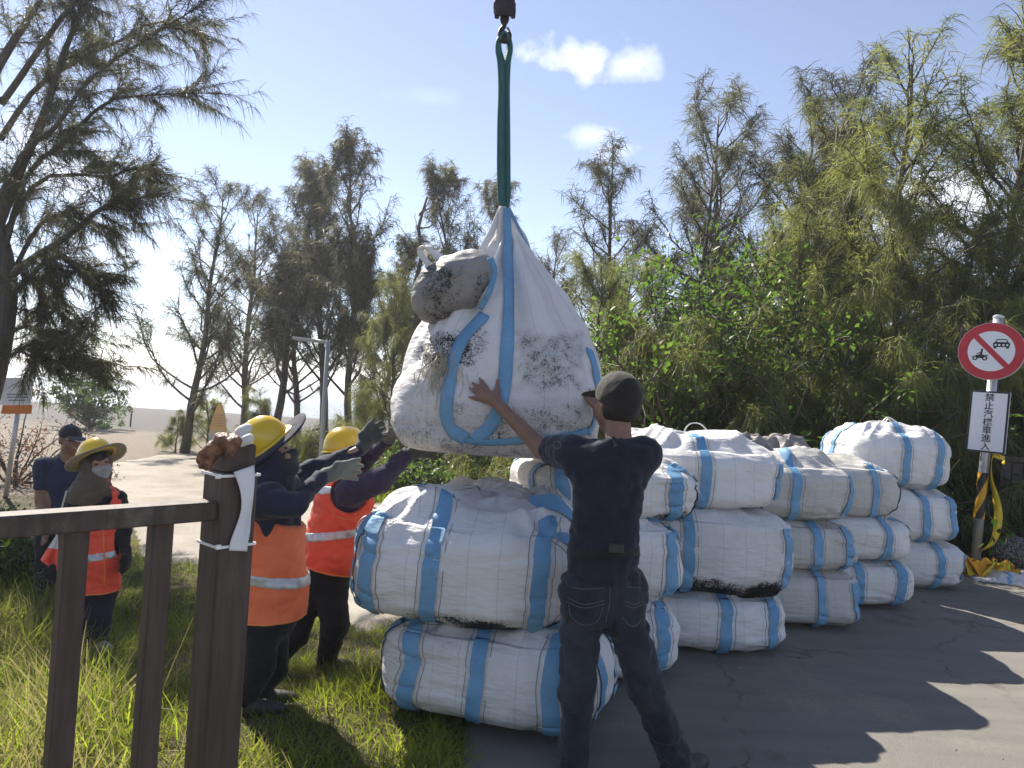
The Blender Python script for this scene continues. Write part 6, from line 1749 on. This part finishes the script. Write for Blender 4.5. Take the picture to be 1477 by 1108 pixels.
def sheoak(seed, H, r0, limbs=26, spread=0.34, t0=0.22, lean=(0, 0), sub=5, tuft=9, nl=0.26, nw=0.007, droop=0.75, upness=0.5, twig_step=0.16, fork=0):
    """she-oak: trunk with rising limbs and hanging needle tufts. Local coordinates."""
    rng = np.random.RandomState(seed)
    wood = MB()
    n = 12
    tr = [np.zeros(3)]; d = U([lean[0], lean[1], 1])
    for k in range(n - 1):
        d = U(d + rng.normal(size=3) * 0.07 + np.array([lean[0], lean[1], 1.2]) * 0.12); tr.append(tr[-1] + d * H / (n - 1))
    tr = np.array(tr); trr = np.interp(np.linspace(0, 1, n), [0, 0.06, 0.6, 1], [r0 * 1.35, r0, r0 * 0.5, 0.012])
    tr[0][2] = -0.15
    wood.add(*tube(tr, trr, 8))
    def tat(t): i = min(int(t * (n - 1)), n - 2); f = t * (n - 1) - i; return tr[i] * (1 - f) + tr[i + 1] * f
    tufts = []                                                 # (point, direction)
    def along(path, a, step):
        seg = np.linalg.norm(np.diff(path, axis=0), axis=1); tot = seg.sum(); s = a * tot
        while s < tot:
            c = 0
            for i, l in enumerate(seg):
                if c + l >= s: break
                c += l
            f = (s - c) / max(seg[i], 1e-6)
            tufts.append((path[i] * (1 - f) + path[i + 1] * f, U(path[i + 1] - path[i]))); s += step * rng.uniform(0.6, 1.4)
    az = rng.uniform(0, 6.28)
    for i in range(limbs):
        t = t0 + (0.98 - t0) * ((i + rng.uniform(0, 0.8)) / limbs)
        az += 2.4 + rng.normal() * 0.4
        elv = R(rng.uniform(18, 52)) + upness * 0.4 * t
        L = H * spread * (1.05 - 0.72 * t) * rng.uniform(0.65, 1.25)
        d0 = np.array([math.cos(az) * math.cos(elv), math.sin(az) * math.cos(elv), math.sin(elv)]) + np.array([lean[0], lean[1], 0]) * 0.6
        p = limb_path(tat(t), d0, L, rng, 7, upness, 0.13)
        rb = max(0.012, r0 * 0.42 * (1 - 0.7 * t))
        wood.add(*tube(p, np.linspace(rb, 0.006, 7), 5, cap=False))
        along(p, 0.35, twig_step)
        for k in range(sub):
            s = rng.uniform(0.25, 0.95); j = int(s * 5.99); q = p[j] * (1 - (s * 6 - j)) + p[min(j + 1, 6)] * (s * 6 - j) if j < 6 else p[6]
            dd = U(U(p[min(j + 1, 6)] - p[j]) + rng.normal(size=3) * 0.6 + np.array([0, 0, 0.15]))
            sp = limb_path(q, dd, L * rng.uniform(0.22, 0.45), rng, 5, 0.1, 0.16)
            wood.add(*tube(sp, np.linspace(max(rb * 0.4, 0.006), 0.003, 5), 3, cap=False))
            along(sp, 0.15, twig_step)
    B = np.array([t[0] for t in tufts]); D = np.array([t[1] for t in tufts])
    # clumps: some tufts are fuller, some sprays are bare
    dens = np.clip(0.72 + 1.7 * perlin(B * 0.8 + seed) + 0.5 * perlin(B * 2.5 + seed), 0.08, 2.2)
    cnt = np.maximum((tuft * dens).astype(int), 1)
    rep = np.repeat(np.arange(len(B)), cnt)
    bb = B[rep] + rng.normal(size=(len(rep), 3)) * 0.035
    dd = D[rep] * 0.55 + rng.normal(size=(len(rep), 3)) * 0.5 + np.array([0, 0, -0.12])
    ln = nl * rng.uniform(0.55, 1.3, len(rep)); wd = nw * rng.uniform(0.7, 1.4, len(rep))
    V, F = needles(bb, dd, ln, wd, droop * rng.uniform(0.3, 1.3, len(rep)), rng)
    return wood, V, F
def leafy(seed, H, W, nstem=10, nleaf=2200, size=0.085, base_h=0.15, sag=0.2):
    """broad-leaved bush: several stems, leaves gathered on their outer twigs"""
    rng = np.random.RandomState(seed); wood = MB(); B = []; D = []
    for i in range(nstem):
        az = rng.uniform(0, 6.28); elv = R(rng.uniform(30, 85)); L = (H * math.sin(elv) + W * 0.5 * math.cos(elv)) * rng.uniform(0.7, 1.1)
        p = limb_path(np.array([math.cos(az), math.sin(az), 0]) * 0.12 * rng.uniform(0, 1), (math.cos(az) * math.cos(elv), math.sin(az) * math.cos(elv), math.sin(elv)), L, rng, 8, 0.15, 0.16)
        wood.add(*tube(p, np.linspace(0.028, 0.006, 8) * (0.6 + H * 0.25), 5, cap=False))
        for k in range(7):
            j = rng.randint(2, 8) if k else 7; dd = U(rng.normal(size=3) + np.array([0, 0, 0.3]))
            sp = limb_path(p[min(j, 7)], dd, L * rng.uniform(0.18, 0.38), rng, 5, 0.1, 0.2)
            wood.add(*tube(sp, np.linspace(0.009, 0.003, 5), 3, cap=False))
            for s in np.linspace(0.25, 1, 7): B.append(sp[0] * (1 - s) + sp[-1] * s if k % 2 else sp[min(int(s * 4), 4)]); D.append(dd)
    B = np.array(B); D = np.array(D); idx = rng.randint(0, len(B), nleaf)
    c = B[idx] + rng.normal(size=(nleaf, 3)) * 0.075; c[:, 2] = np.maximum(c[:, 2], base_h * 0.3)
    d = D[idx] * 0.5 + rng.normal(size=(nleaf, 3)) * 0.7 + np.array([0, 0, -sag]); d /= np.linalg.norm(d, axis=1)[:, None]
    side = np.cross(d, rng.normal(size=(nleaf, 3)) * 0.35 + np.array([0, 0, 1])); side /= np.linalg.norm(side, axis=1)[:, None] + 1e-9
    nrm = np.cross(side, d)
    s = (size * rng.uniform(0.55, 1.3, nleaf))[:, None]
    V = np.stack([c, c + d * s * 0.45 + side * s * 0.30 + nrm * s * 0.06, c + d * s - nrm * s * 0.12, c + d * s * 0.45 - side * s * 0.30 + nrm * s * 0.06], 1).reshape(-1, 3)
    b = np.arange(nleaf)[:, None] * 4
    F = np.concatenate([b + np.array([[0, 1, 2]]), b + np.array([[0, 2, 3]])], 0)
    return wood, V, F
PROTO = {}
def build_tree(name, label, cat, kind, loc, rot=0.0, scale=1.0, group=None, wood_mat='bark', leaf='needle', key=None, crown_name='crown', trunk_name='trunk', sz=None):
    """places a tree; alike trees share mesh data"""
    wood, V, F = kind if key is None or key not in PROTO else (None, None, None)
    t = thing(name, label, cat, loc, group)
    t.rotation_euler = (0, 0, rot); t.scale = (scale, scale, sz or scale)
    if key is None or key not in PROTO:
        ORG['_t'] = np.zeros(3)
        class _P: name = '_t'
        me1 = mesh_only(trunk_name, np.array(wood.V), wood.F, MT[wood_mat]); me2 = mesh_only(crown_name, V, F, MT[leaf])
        if key: PROTO[key] = (me1, me2)
    else: me1, me2 = PROTO[key]
    for nm, me in ((trunk_name, me1), (crown_name, me2)):
        o = bpy.data.objects.new(nm, me); COL.objects.link(o); o.parent = t
        if leaf != 'needle' and nm == crown_name and key and me.materials[0] != MT[leaf]:
            o.material_slots[0].link = 'OBJECT'; o.material_slots[0].material = MT[leaf]
    return t
def mesh_only(name, V, F, mat):
    o = mk(name, V, F, mat, None, True); me = o.data; bpy.data.objects.remove(o); return me
def gpt(x, y): return (x, y, float(ground_top(x, y)))
_defs = {'a': dict(seed=1, H=8.0, r0=0.11, limbs=34, spread=0.36, t0=0.14, sub=8, tuft=12, nl=0.25, nw=0.010, upness=0.8, twig_step=0.13),
         'b': dict(seed=2, H=8.0, r0=0.12, limbs=32, spread=0.34, t0=0.2, sub=8, tuft=12, nl=0.25, nw=0.010, twig_step=0.13, upness=0.9, lean=(0.12, 0.0)),
         'c': dict(seed=3, H=7.0, r0=0.12, limbs=40, spread=0.44, t0=0.05, sub=8, tuft=12, nl=0.30, nw=0.010, twig_step=0.13, droop=1.1, upness=0.35),
         'd': dict(seed=4, H=9.0, r0=0.12, limbs=26, spread=0.40, t0=0.2, sub=10, tuft=19, nl=0.24, nw=0.015, twig_step=0.15, upness=1.3, lean=(0.06, 0.03)),
         'e': dict(seed=5, H=3.2, r0=0.06, limbs=26, spread=0.52, t0=0.02, sub=6, tuft=16, nl=0.30, nw=0.009, droop=1.2, upness=0.15, twig_step=0.10)}
def tree(key, px, Y, top_py, label, group=None, rot=0.0, leaf='needle', name='sheoak_tree', wide=1.0, cat='tree'):
    """she-oak standing where its trunk shows at column px, Y metres off, tall enough to reach top_py"""
    x = P(px, 620, Y)[0]; b = gpt(x, Y); top = P(px, top_py, Y)[2]
    sz = (top - b[2]) / _defs[key]['H'] * {'a': 0.98, 'b': 0.98, 'c': 1.0, 'd': 0.88, 'e': 1.0}[key]
    return build_tree(name, label, cat, sheoak(**_defs[key]) if key not in PROTO else None, b, rot, sz * wide * (1.2 if key in 'dab' else 1.0), group, leaf=leaf, key=key, sz=sz)
GR = 'she-oaks in the dense row behind the bags'
for i, (k, px, Y, top, rot, lf, lab) in enumerate([
        ('a', 985, 14.5, 205, 0.3, 'needle_dark', 'dark upright she-oak behind the bright green shrubs'),
        ('b', 1085, 13.0, 150, 1.0, 'needle', 'tall leaning she-oak behind the squarish mud-lined bag'),
        ('b', 1165, 12.0, 100, 0.1, 'needle', 'tall leaning she-oak behind the bag with crumpled grey cloth'),
        ('b', 1335, 12.0, 72, -0.2, 'needle', 'tallest she-oak, leaning above the stack nearest the round sign'),
        ('a', 1430, 12.5, 95, 4.1, 'needle', 'upright she-oak directly behind the round road sign'),
        ('a', 1255, 14.5, 110, 2.0, 'needle', 'upright she-oak behind the low stack of bags'),
        ('a', 1040, 17.0, 165, 3.3, 'needle_dark', 'dark she-oak farthest back behind the bright green shrubs'),
        ('b', 1130, 15.5, 105, 1.9, 'needle_dark', 'dark leaning she-oak in the back row behind the crumpled grey cloth'),
        ('d', 1215, 16.0, 110, 0.7, 'needle_dark', 'dark open-crowned she-oak in the back of the row behind the bags'),
        ('b', 1500, 14.0, 90, 0.5, 'needle', 'leaning she-oak in the back of the row past the round sign'),
        ('a', 1560, 11.5, 120, 5.0, 'needle', 'upright she-oak past the board fence'),
        ('c', 1130, 10.8, 330, 0.9, 'needle', 'low spreading she-oak beside the bright green shrubs'),
        ('c', 1290, 10.5, 300, 2.6, 'needle', 'low spreading she-oak behind the top bag with the double loop'),
        ('c', 1420, 10.6, 330, 4.0, 'needle', 'low spreading she-oak close behind the round road sign'),
        ('c', 1520, 10.8, 300, 1.4, 'needle', 'low spreading she-oak close behind the board fence'),
        ('c', 900, 14.0, 400, 5.6, 'needle', 'low spreading she-oak in the back row behind the man in black'),
        ('a', 1640, 13.0, 150, 2.2, 'needle', 'upright she-oak farthest past the round sign')]):
    tree(k, px, Y, top, lab, GR, rot, lf)
tree('c', 850, 11.2, 395, 'low spreading she-oak close behind the hanging bag', None, 2.2)
tree('a', 872, 16.0, 225, 'slender she-oak crowned alone against the sky beside the small clouds', None, 1.2, 'needle_dark')
tree('b', 800, 17.0, 330, 'short leaning she-oak between the hanging bag and the lone slender one', None, 2.6, 'needle_dark')
GL = 'she-oaks in the open grove by the lamp'
LL = 'thin dark she-oak in the open grove around the street lamp'
for k, px, Y, top, rot, lf, wd in [('d', 395, 24, 215, 0.4, 'needle_dark', 1.0), ('d', 470, 25, 195, 1.9, 'needle_dark', 1.0), ('d', 505, 23, 180, 3.7, 'needle_dark', 0.9), ('d', 545, 26, 320, 5.0, 'needle_dark', 1.0), ('a', 430, 28, 330, 2.9, 'needle_dark', 1.0), ('a', 355, 27, 300, 4.4, 'needle_dark', 1.0), ('d', 665, 22, 210, 2.4, 'needle_dark', 0.9), ('d', 700, 25, 215, 0.9, 'needle_dark', 0.9)]:
    tree(k, px, Y, top, LL, GL, rot, lf, wide=wd)
tree('a', 268, 21, 262, 'she-oak at the beach edge of the grove, beside the open view to the sea', None, 0.2, 'needle_dark', wide=0.95)
tree('c', 565, 17.0, 420, 'low dense she-oak left of the hanging bag behind the workers', None, 3.9)
tree('c', 630, 18.0, 430, 'low dense she-oak directly behind the hanging bag', None, 0.9)
GU = 'she-oak saplings along the foot of the tree row'
LU = 'bushy she-oak sapling at the foot of the tree row'
for px, Y, top, rot in [(300, 21.5, 560, 1.0), (255, 21.0, 590, 2.0), (380, 23, 560, 0.1), (520, 19, 520, 3.0), (600, 16, 540, 2.0), (690, 15.0, 560, 4.0), (760, 13.5, 520, 0.7), (820, 11.5, 500, 5.1), (900, 10.2, 480, 1.6), (985, 10.0, 500, 2.8), (1060, 9.6, 470, 0.2),
                        (1135, 9.6, 520, 4.6), (1200, 9.4, 480, 3.5), (1275, 9.5, 500, 1.1), (1345, 9.3, 470, 2.3), (1400, 9.6, 490, 5.5), (1470, 9.6, 480, 0.9), (1540, 9.6, 470, 3.9)]:
    tree('e', px, Y, top, LU, GU, rot, 'needle', 'sheoak_sapling', 1.0, 'sapling')
# dead snag
bx_, by_ = P(585, 620, 21)[0], 21.0
rng = np.random.RandomState(9); mb = MB()
tp_ = P(589, 283, 21)[2]; b = gpt(bx_, by_); Hs = tp_ - b[2]
trk = np.array([[0.02 * k * (k % 2), 0, Hs * k / 9] for k in range(10)]); trk[0][2] = -0.1
mb.add(*tube(trk, np.linspace(0.16, 0.035, 10), 7))
for k in range(22):
    t = rng.uniform(0.3, 0.97); az = rng.uniform(0, 6.28)
    mb.add(*tube(limb_path((0, 0, Hs * t), (math.cos(az), math.sin(az), rng.uniform(-0.2, 0.9)), rng.uniform(0.5, 1.9), rng, 6, -0.1, 0.2), np.linspace(0.03, 0.006, 6), 4, cap=False))
sn = thing('dead_tree', 'bare dead snag with broken top among the she-oaks', 'tree', b)
me = mesh_only('trunk', np.array(mb.V), mb.F, MT['bark']); o = bpy.data.objects.new('trunk', me); COL.objects.link(o); o.parent = sn
# big near she-oak on the left, reaching in over the frame
def near_tree():
    rng = np.random.RandomState(21); wood = MB(); tufts = []
    Y0 = 10.5
    def pp(px, py, Y): return P(px, py, Y)
    base = np.array(gpt(P(-60, 700, Y0)[0], Y0)); 
    trunk = spline([base + [0, 0, -0.1], pp(-30, 620, Y0), pp(0, 500, Y0), pp(10, 400, Y0), pp(-10, 300, Y0), pp(-20, 150, Y0), pp(-10, 0, Y0), pp(0, -160, Y0)], 22)
    wood.add(*tube(trunk, np.linspace(0.18, 0.06, 22), 9))
    limbs = [([(-5, 330), (22, 265), (60, 180), (95, 80), (130, 0), (150, -60)], 7.1, 0.075), ([(0, 290), (40, 220), (85, 180), (120, 120), (200, 60), (270, 20)], 6.8, 0.04), ([(5, 370), (40, 250), (95, 200), (150, 150), (220, 140), (290, 135)], 7.3, 0.035),
             ([(10, 400), (60, 365), (100, 335), (140, 300), (175, 290), (215, 285)], 6.9, 0.05), ([(8, 330), (50, 262), (95, 250), (150, 252), (190, 240), (232, 262)], 7.4, 0.03), ([(5, 440), (40, 400), (75, 370), (95, 385), (130, 410), (148, 440)], 7.0, 0.035),
             ([(8, 480), (40, 470), (70, 490), (95, 485), (112, 482)], 7.2, 0.025), ([(0, 520), (30, 505), (60, 520), (95, 512), (120, 508)], 6.9, 0.02), ([(0, 150), (60, 60), (120, -10), (200, -40), (260, -50)], 7.0, 0.04),
             ([(0, 200), (50, 130), (110, 90), (170, 60), (225, 30), (285, 40)], 7.6, 0.035), ([(-10, 100), (30, 40), (70, -20), (120, -60)], 7.3, 0.05), ([(0, 430), (-30, 380), (-70, 340), (-120, 300)], 7.3, 0.06), ([(0, 260), (-50, 180), (-100, 120), (-160, 60)], 7.4, 0.05), ([(5, 540), (-30, 500), (-80, 480), (-130, 490)], 7.1, 0.04),
             ([(5, 420), (50, 330), (90, 310), (120, 322), (150, 330)], 7.5, 0.03), ([(10, 380), (35, 395), (60, 420), (85, 450), (100, 470)], 7.3, 0.025)]
    for pix, Y, r in limbs:
        p = spline([pp(x, y, Y0 + (Y - 7.2) * 2.2 * min(1, i / 2)) for i, (x, y) in enumerate(pix)], 12)  # limbs fan out in depth
        p = p + np.cumsum(rng.normal(size=p.shape) * 0.012, 0)
        wood.add(*tube(p, np.linspace(r * 1.25, 0.008, 12), 6, cap=False))
        L = np.linalg.norm(np.diff(p, axis=0), axis=1).sum()
        for k in range(int(16 + L * 13)):
            s = rng.uniform(0.12, 1.0); j = min(int(s * 11), 10); q = p[j] + (p[j + 1] - p[j]) * (s * 11 - j)
            dd = U(U(p[j + 1] - p[j]) * 0.9 + rng.normal(size=3) * 0.55 + np.array([0, 0, 0.05]))
            sp = limb_path(q, dd, rng.uniform(0.3, 0.95), rng, 6, -0.12, 0.17)
            wood.add(*tube(sp, np.linspace(0.008, 0.002, 6), 3, cap=False))
            for m in np.linspace(0.15, 1, 9):
                i0 = min(int(m * 5), 4); tufts.append((sp[i0] * (1 - (m * 5 - i0)) + sp[i0 + 1] * (m * 5 - i0), U(sp[i0 + 1] - sp[i0])))
    B = np.array([t[0] for t in tufts]); D = np.array([t[1] for t in tufts])
    low = sstep(4.0, 2.6, B[:, 2])
    dens = np.clip(0.55 + 1.2 * perlin(B * 1.0 + 3), 0.1, 1.8) * (1 + 0.6 * low)
    rep = np.repeat(np.arange(len(B)), np.maximum((19 * dens).astype(int), 1))
    bb = B[rep] + rng.normal(size=(len(rep), 3)) * 0.012
    dd = D[rep] * 0.7 + rng.normal(size=(len(rep), 3)) * 0.42 + np.array([0, 0, -0.1])
    V, F = needles(bb, dd, 0.19 * rng.uniform(0.5, 1.3, len(rep)), 0.006 * rng.uniform(0.7, 1.5, len(rep)), 0.65 * rng.uniform(0.2, 1.3, len(rep)), rng)
    return base, wood, V, F
base, wood, V, F = near_tree()
nt_o = thing('sheoak_tree', 'large dark she-oak with wispy hanging needles above the notice sign', 'tree', base)
mk('trunk', wood.V, wood.F, MT['bark'], nt_o, True)
mk('crown', V, F, MT['needle_dark'], nt_o, True)
# broad-leaved bushes
bk_ = leafy(31, 2.3, 3.6, 22, 8000, 0.14)
bb_ = G(130, 617); build_tree('round_bush', 'rounded leafy bush standing alone on the beach sand', 'bush', bk_, bb_, 0.4, 0.88, leaf='leaf', crown_name='foliage', trunk_name='stems')
GB = 'bright green broad-leaved shrubs before the she-oaks'
LB = 'bright green broad-leaved shrub among the she-oaks behind the bags'
bs_ = leafy(32, 2.6, 2.2, 24, 6500, 0.075)
for i, (px, Y, top, rot) in enumerate([(985, 10.4, 440, 0.0), (1045, 10.6, 425, 1.7), (1100, 10.2, 450, 3.1), (1010, 12.5, 395, 2.2)]):
    x = P(px, 620, Y)[0]; b = gpt(x, Y); s = (P(px, top, Y)[2] - b[2]) / 2.75
    build_tree('leafy_shrub', LB, 'shrub', bs_ if i == 0 else None, b, rot, s, GB, leaf='leaf', key='shrub', crown_name='foliage', trunk_name='stems')
db = leafy(33, 1.3, 1.8, 12, 1500, 0.06)
x = P(25, 650, 13.5)[0]; build_tree('dead_shrub', 'brown withered shrub behind the notice sign pole', 'shrub', db, gpt(x, 13.5), 0.0, 1.0, leaf='leaf_dead', crown_name='foliage', trunk_name='stems')
GW = 'low weeds at the edge of the concrete path'
wd_ = leafy(34, 0.55, 1.1, 14, 1500, 0.07, 0.05)
for i, (px, Y, s, rot) in enumerate([(545, 14.6, 1.0, 0), (590, 14.4, 1.1, 1), (640, 14.2, 1.2, 2), (690, 13.8, 1.1, 3), (740, 13.4, 1.1, 4), (785, 13.2, 1.2, 5), (835, 12.6, 1.2, 0.5), (615, 15.6, 1.5, 1.5), (670, 15.4, 1.6, 2.5), (725, 15.0, 1.6, 3.5), (570, 16.0, 1.4, 4.5), (440, 19.5, 1.3, 5.5), (470, 20, 1.2, 2.7), (410, 21, 1.0, 1.1), (20, 7.0, 0.9, 0.6), (-10, 6.6, 1.0, 2.1), (45, 7.6, 0.8, 3.2),
                                         (1385, 9.0, 1.3, 1.0), (1400, 9.4, 1.6, 2.0), (1370, 9.2, 1.2, 3.0), (1425, 9.6, 1.5, 0.3)]):
    x = P(px, 640, Y)[0]
    lw, gw_ = (('low green weed clump at the far edge of the pale path', GW) if px > 350 and px < 900 else ('low green weed clump behind the notice sign and handrail', 'weeds beyond the handrail') if px < 100 else ('low green weed clump beside the foot of the round sign', 'weeds by the round sign'))
    build_tree('weed_clump', lw, 'weeds', wd_ if i == 0 else None, gpt(x, Y), rot, s, gw_, leaf='leaf', key='weed', crown_name='foliage', trunk_name='stems')
# grass
def grass_field(name, label, n, sampler, hmin, hmax, width, mat, seed, lean=0.5, cat='grass'):
    rng = np.random.RandomState(seed)
    xy = sampler(rng, n); z = ground_top(xy[:, 0], xy[:, 1])
    b = np.column_stack([xy, z - 0.01]); m = len(b)
    h = rng.uniform(hmin, hmax, m) * np.clip(0.8 + 0.9 * perlin(b * np.array([1.3, 1.3, 0]) + seed), 0.25, 1.8)
    d = np.column_stack([rng.normal(size=(m, 2)) * lean, np.ones(m)])
    V, F = needles(b, d, h, width * rng.uniform(0.6, 1.5, m), rng.uniform(0.05, 0.55, m), rng, 2)
    o = mk(name, V, F, mat, None, True); o['kind'] = 'stuff'; o['label'] = label; o['category'] = cat
    return o
rp = np.array(road_poly); 
def verge(rng, n, near=1.0):
    out = []
    tot = 0
    while tot < n:
        y = 1.2 + 9.5 * rng.uniform(0, 1, 20000) ** 1.6; x = rng.uniform(-1, 1, 20000) * (0.6 + 0.82 * y)
        ok = (x < 0.5) & (x > -6.5) & (ground_s(x, y) > -1.5) & ~in_poly(x, y, path_poly) & ~in_poly(x + 0.12 * perlin(np.stack([x * 4, y * 4, 0 * x], -1)), y, rp) & (y < 9.5)
        cl = perlin(np.stack([x * 1.1, y * 1.1, 0 * x + 3], -1)) > rng.uniform(-0.75, 0.25, len(x))
        q = np.column_stack([x, y])[ok & cl]; out.append(q); tot += len(q)
    return np.vstack(out)[:n]
grass_field('green_grass', 'green grass on the verge beside the road', 56000, verge, 0.07, 0.20, 0.0045, MT['grass'], 51)
grass_field('dry_grass', 'dry straw-coloured grass on the verge', 36000, verge, 0.06, 0.22, 0.0035, MT['hay'], 52, 0.9)
def road_edge(rng, n):                               # edge tufts
    e = np.array([p for p in road_poly if -1.6 < p[0] < 0.2 and 0.3 < p[1] < 4.6 and p[0] < 0.05])
    k = rng.randint(0, len(e), n); c = e[k] + rng.normal(size=(n, 2)) * 0.07
    m = perlin(np.column_stack([c * 2.2, np.zeros(n)])) > -0.15
    return c[m]
grass_field('edge_grass', 'grass tufts creeping over the edge of the road', 9000, road_edge, 0.04, 0.16, 0.0045, MT['grass'], 58, 0.8)
def tall_left(rng, n):
    c = np.array([[-1.95, 2.9], [-2.3, 3.3], [-1.7, 2.5], [-2.6, 4.0], [-1.5, 2.2], [-2.9, 4.6], [-3.4, 5.2], [-2.2, 3.7], [-4.0, 5.6], [-3.0, 3.8], [-3.6, 6.2], [-4.4, 6.6]])
    k = rng.randint(0, len(c), n); return c[k] + rng.normal(size=(n, 2)) * 0.22
grass_field('tall_grass', 'tall seeding grass beyond the handrail', 5500, tall_left, 0.25, 0.55, 0.005, MT['hay'], 53, 0.45)
grass_field('tall_green_grass', 'tall green grass blades beyond the handrail', 8500, tall_left, 0.2, 0.5, 0.007, MT['grass'], 54, 0.5)
def under(rng, n):
    px = rng.uniform(520, 900, n); Y = 13.6 + rng.uniform(0, 1, n) ** 1.5 * 8
    return np.column_stack([(px - 738) / FPX * Y, Y])
grass_field('meadow_grass', 'long green grass between the path and the she-oaks', 16000, under, 0.2, 0.5, 0.012, MT['grass'], 55, 0.5)

# loose grit on the road
rng = np.random.RandomState(71); mb = MB()
gx_, gy_ = [], []
while len(gx_) < 1500:
    x, y = rng.uniform(-0.3, 7.5), rng.uniform(1.6, 8.0)
    if in_poly(np.array([x]), np.array([y]), rp)[0] and perlin(np.array([x * 0.9, y * 0.9, 1.0])) > rng.uniform(-0.5, 0.6): gx_.append(x); gy_.append(y)
for x, y in zip(gx_, gy_):
    s = rng.uniform(0.002, 0.006) * (1 + (rng.uniform() < 0.03)); z = 0.012
    a = rng.uniform(0, 6.28, 3)
    mb.add([(x + s * math.cos(a[0] + k * 2.09) * rng.uniform(0.7, 1.3), y + s * math.sin(a[0] + k * 2.09) * rng.uniform(0.7, 1.3), z) for k in range(3)] + [(x, y, z + s * rng.uniform(0.6, 1.1))], [(0, 1, 3), (1, 2, 3), (2, 0, 3)])
o = mk('road_grit', mb.V, mb.F, pmat('grit', (0.16, 0.15, 0.13), (0.34, 0.31, 0.27), 30, 0.9, 0), None, False); o['kind'] = 'stuff'; o['label'] = 'loose grit scattered over the asphalt'; o['category'] = 'grit'
# added haze volume standing in for lens flare veil, lifts the shadows
V, F = box((0, 23000.0, 1.0), (31000.0, 28000.0, 12.6))
hz = mk('haze', V, F, bpy.data.materials.new('flare_veil_haze'), None, False); hz['kind'] = 'stuff'; hz['label'] = 'thin haze added in place of the lens flare veil'; hz['category'] = 'haze'
hm = hz.data.materials[0]; hm.use_nodes = True; hm.node_tree.nodes.clear()
ho_ = hm.node_tree.nodes.new('ShaderNodeOutputMaterial'); hv = hm.node_tree.nodes.new('ShaderNodeVolumePrincipled')
hv.inputs['Color'].default_value = (0.93, 0.95, 1.0, 1); hv.inputs['Density'].default_value = 0.0012; hv.inputs['Anisotropy'].default_value = 0.4
hm.node_tree.links.new(hv.outputs[0], ho_.inputs['Volume'])
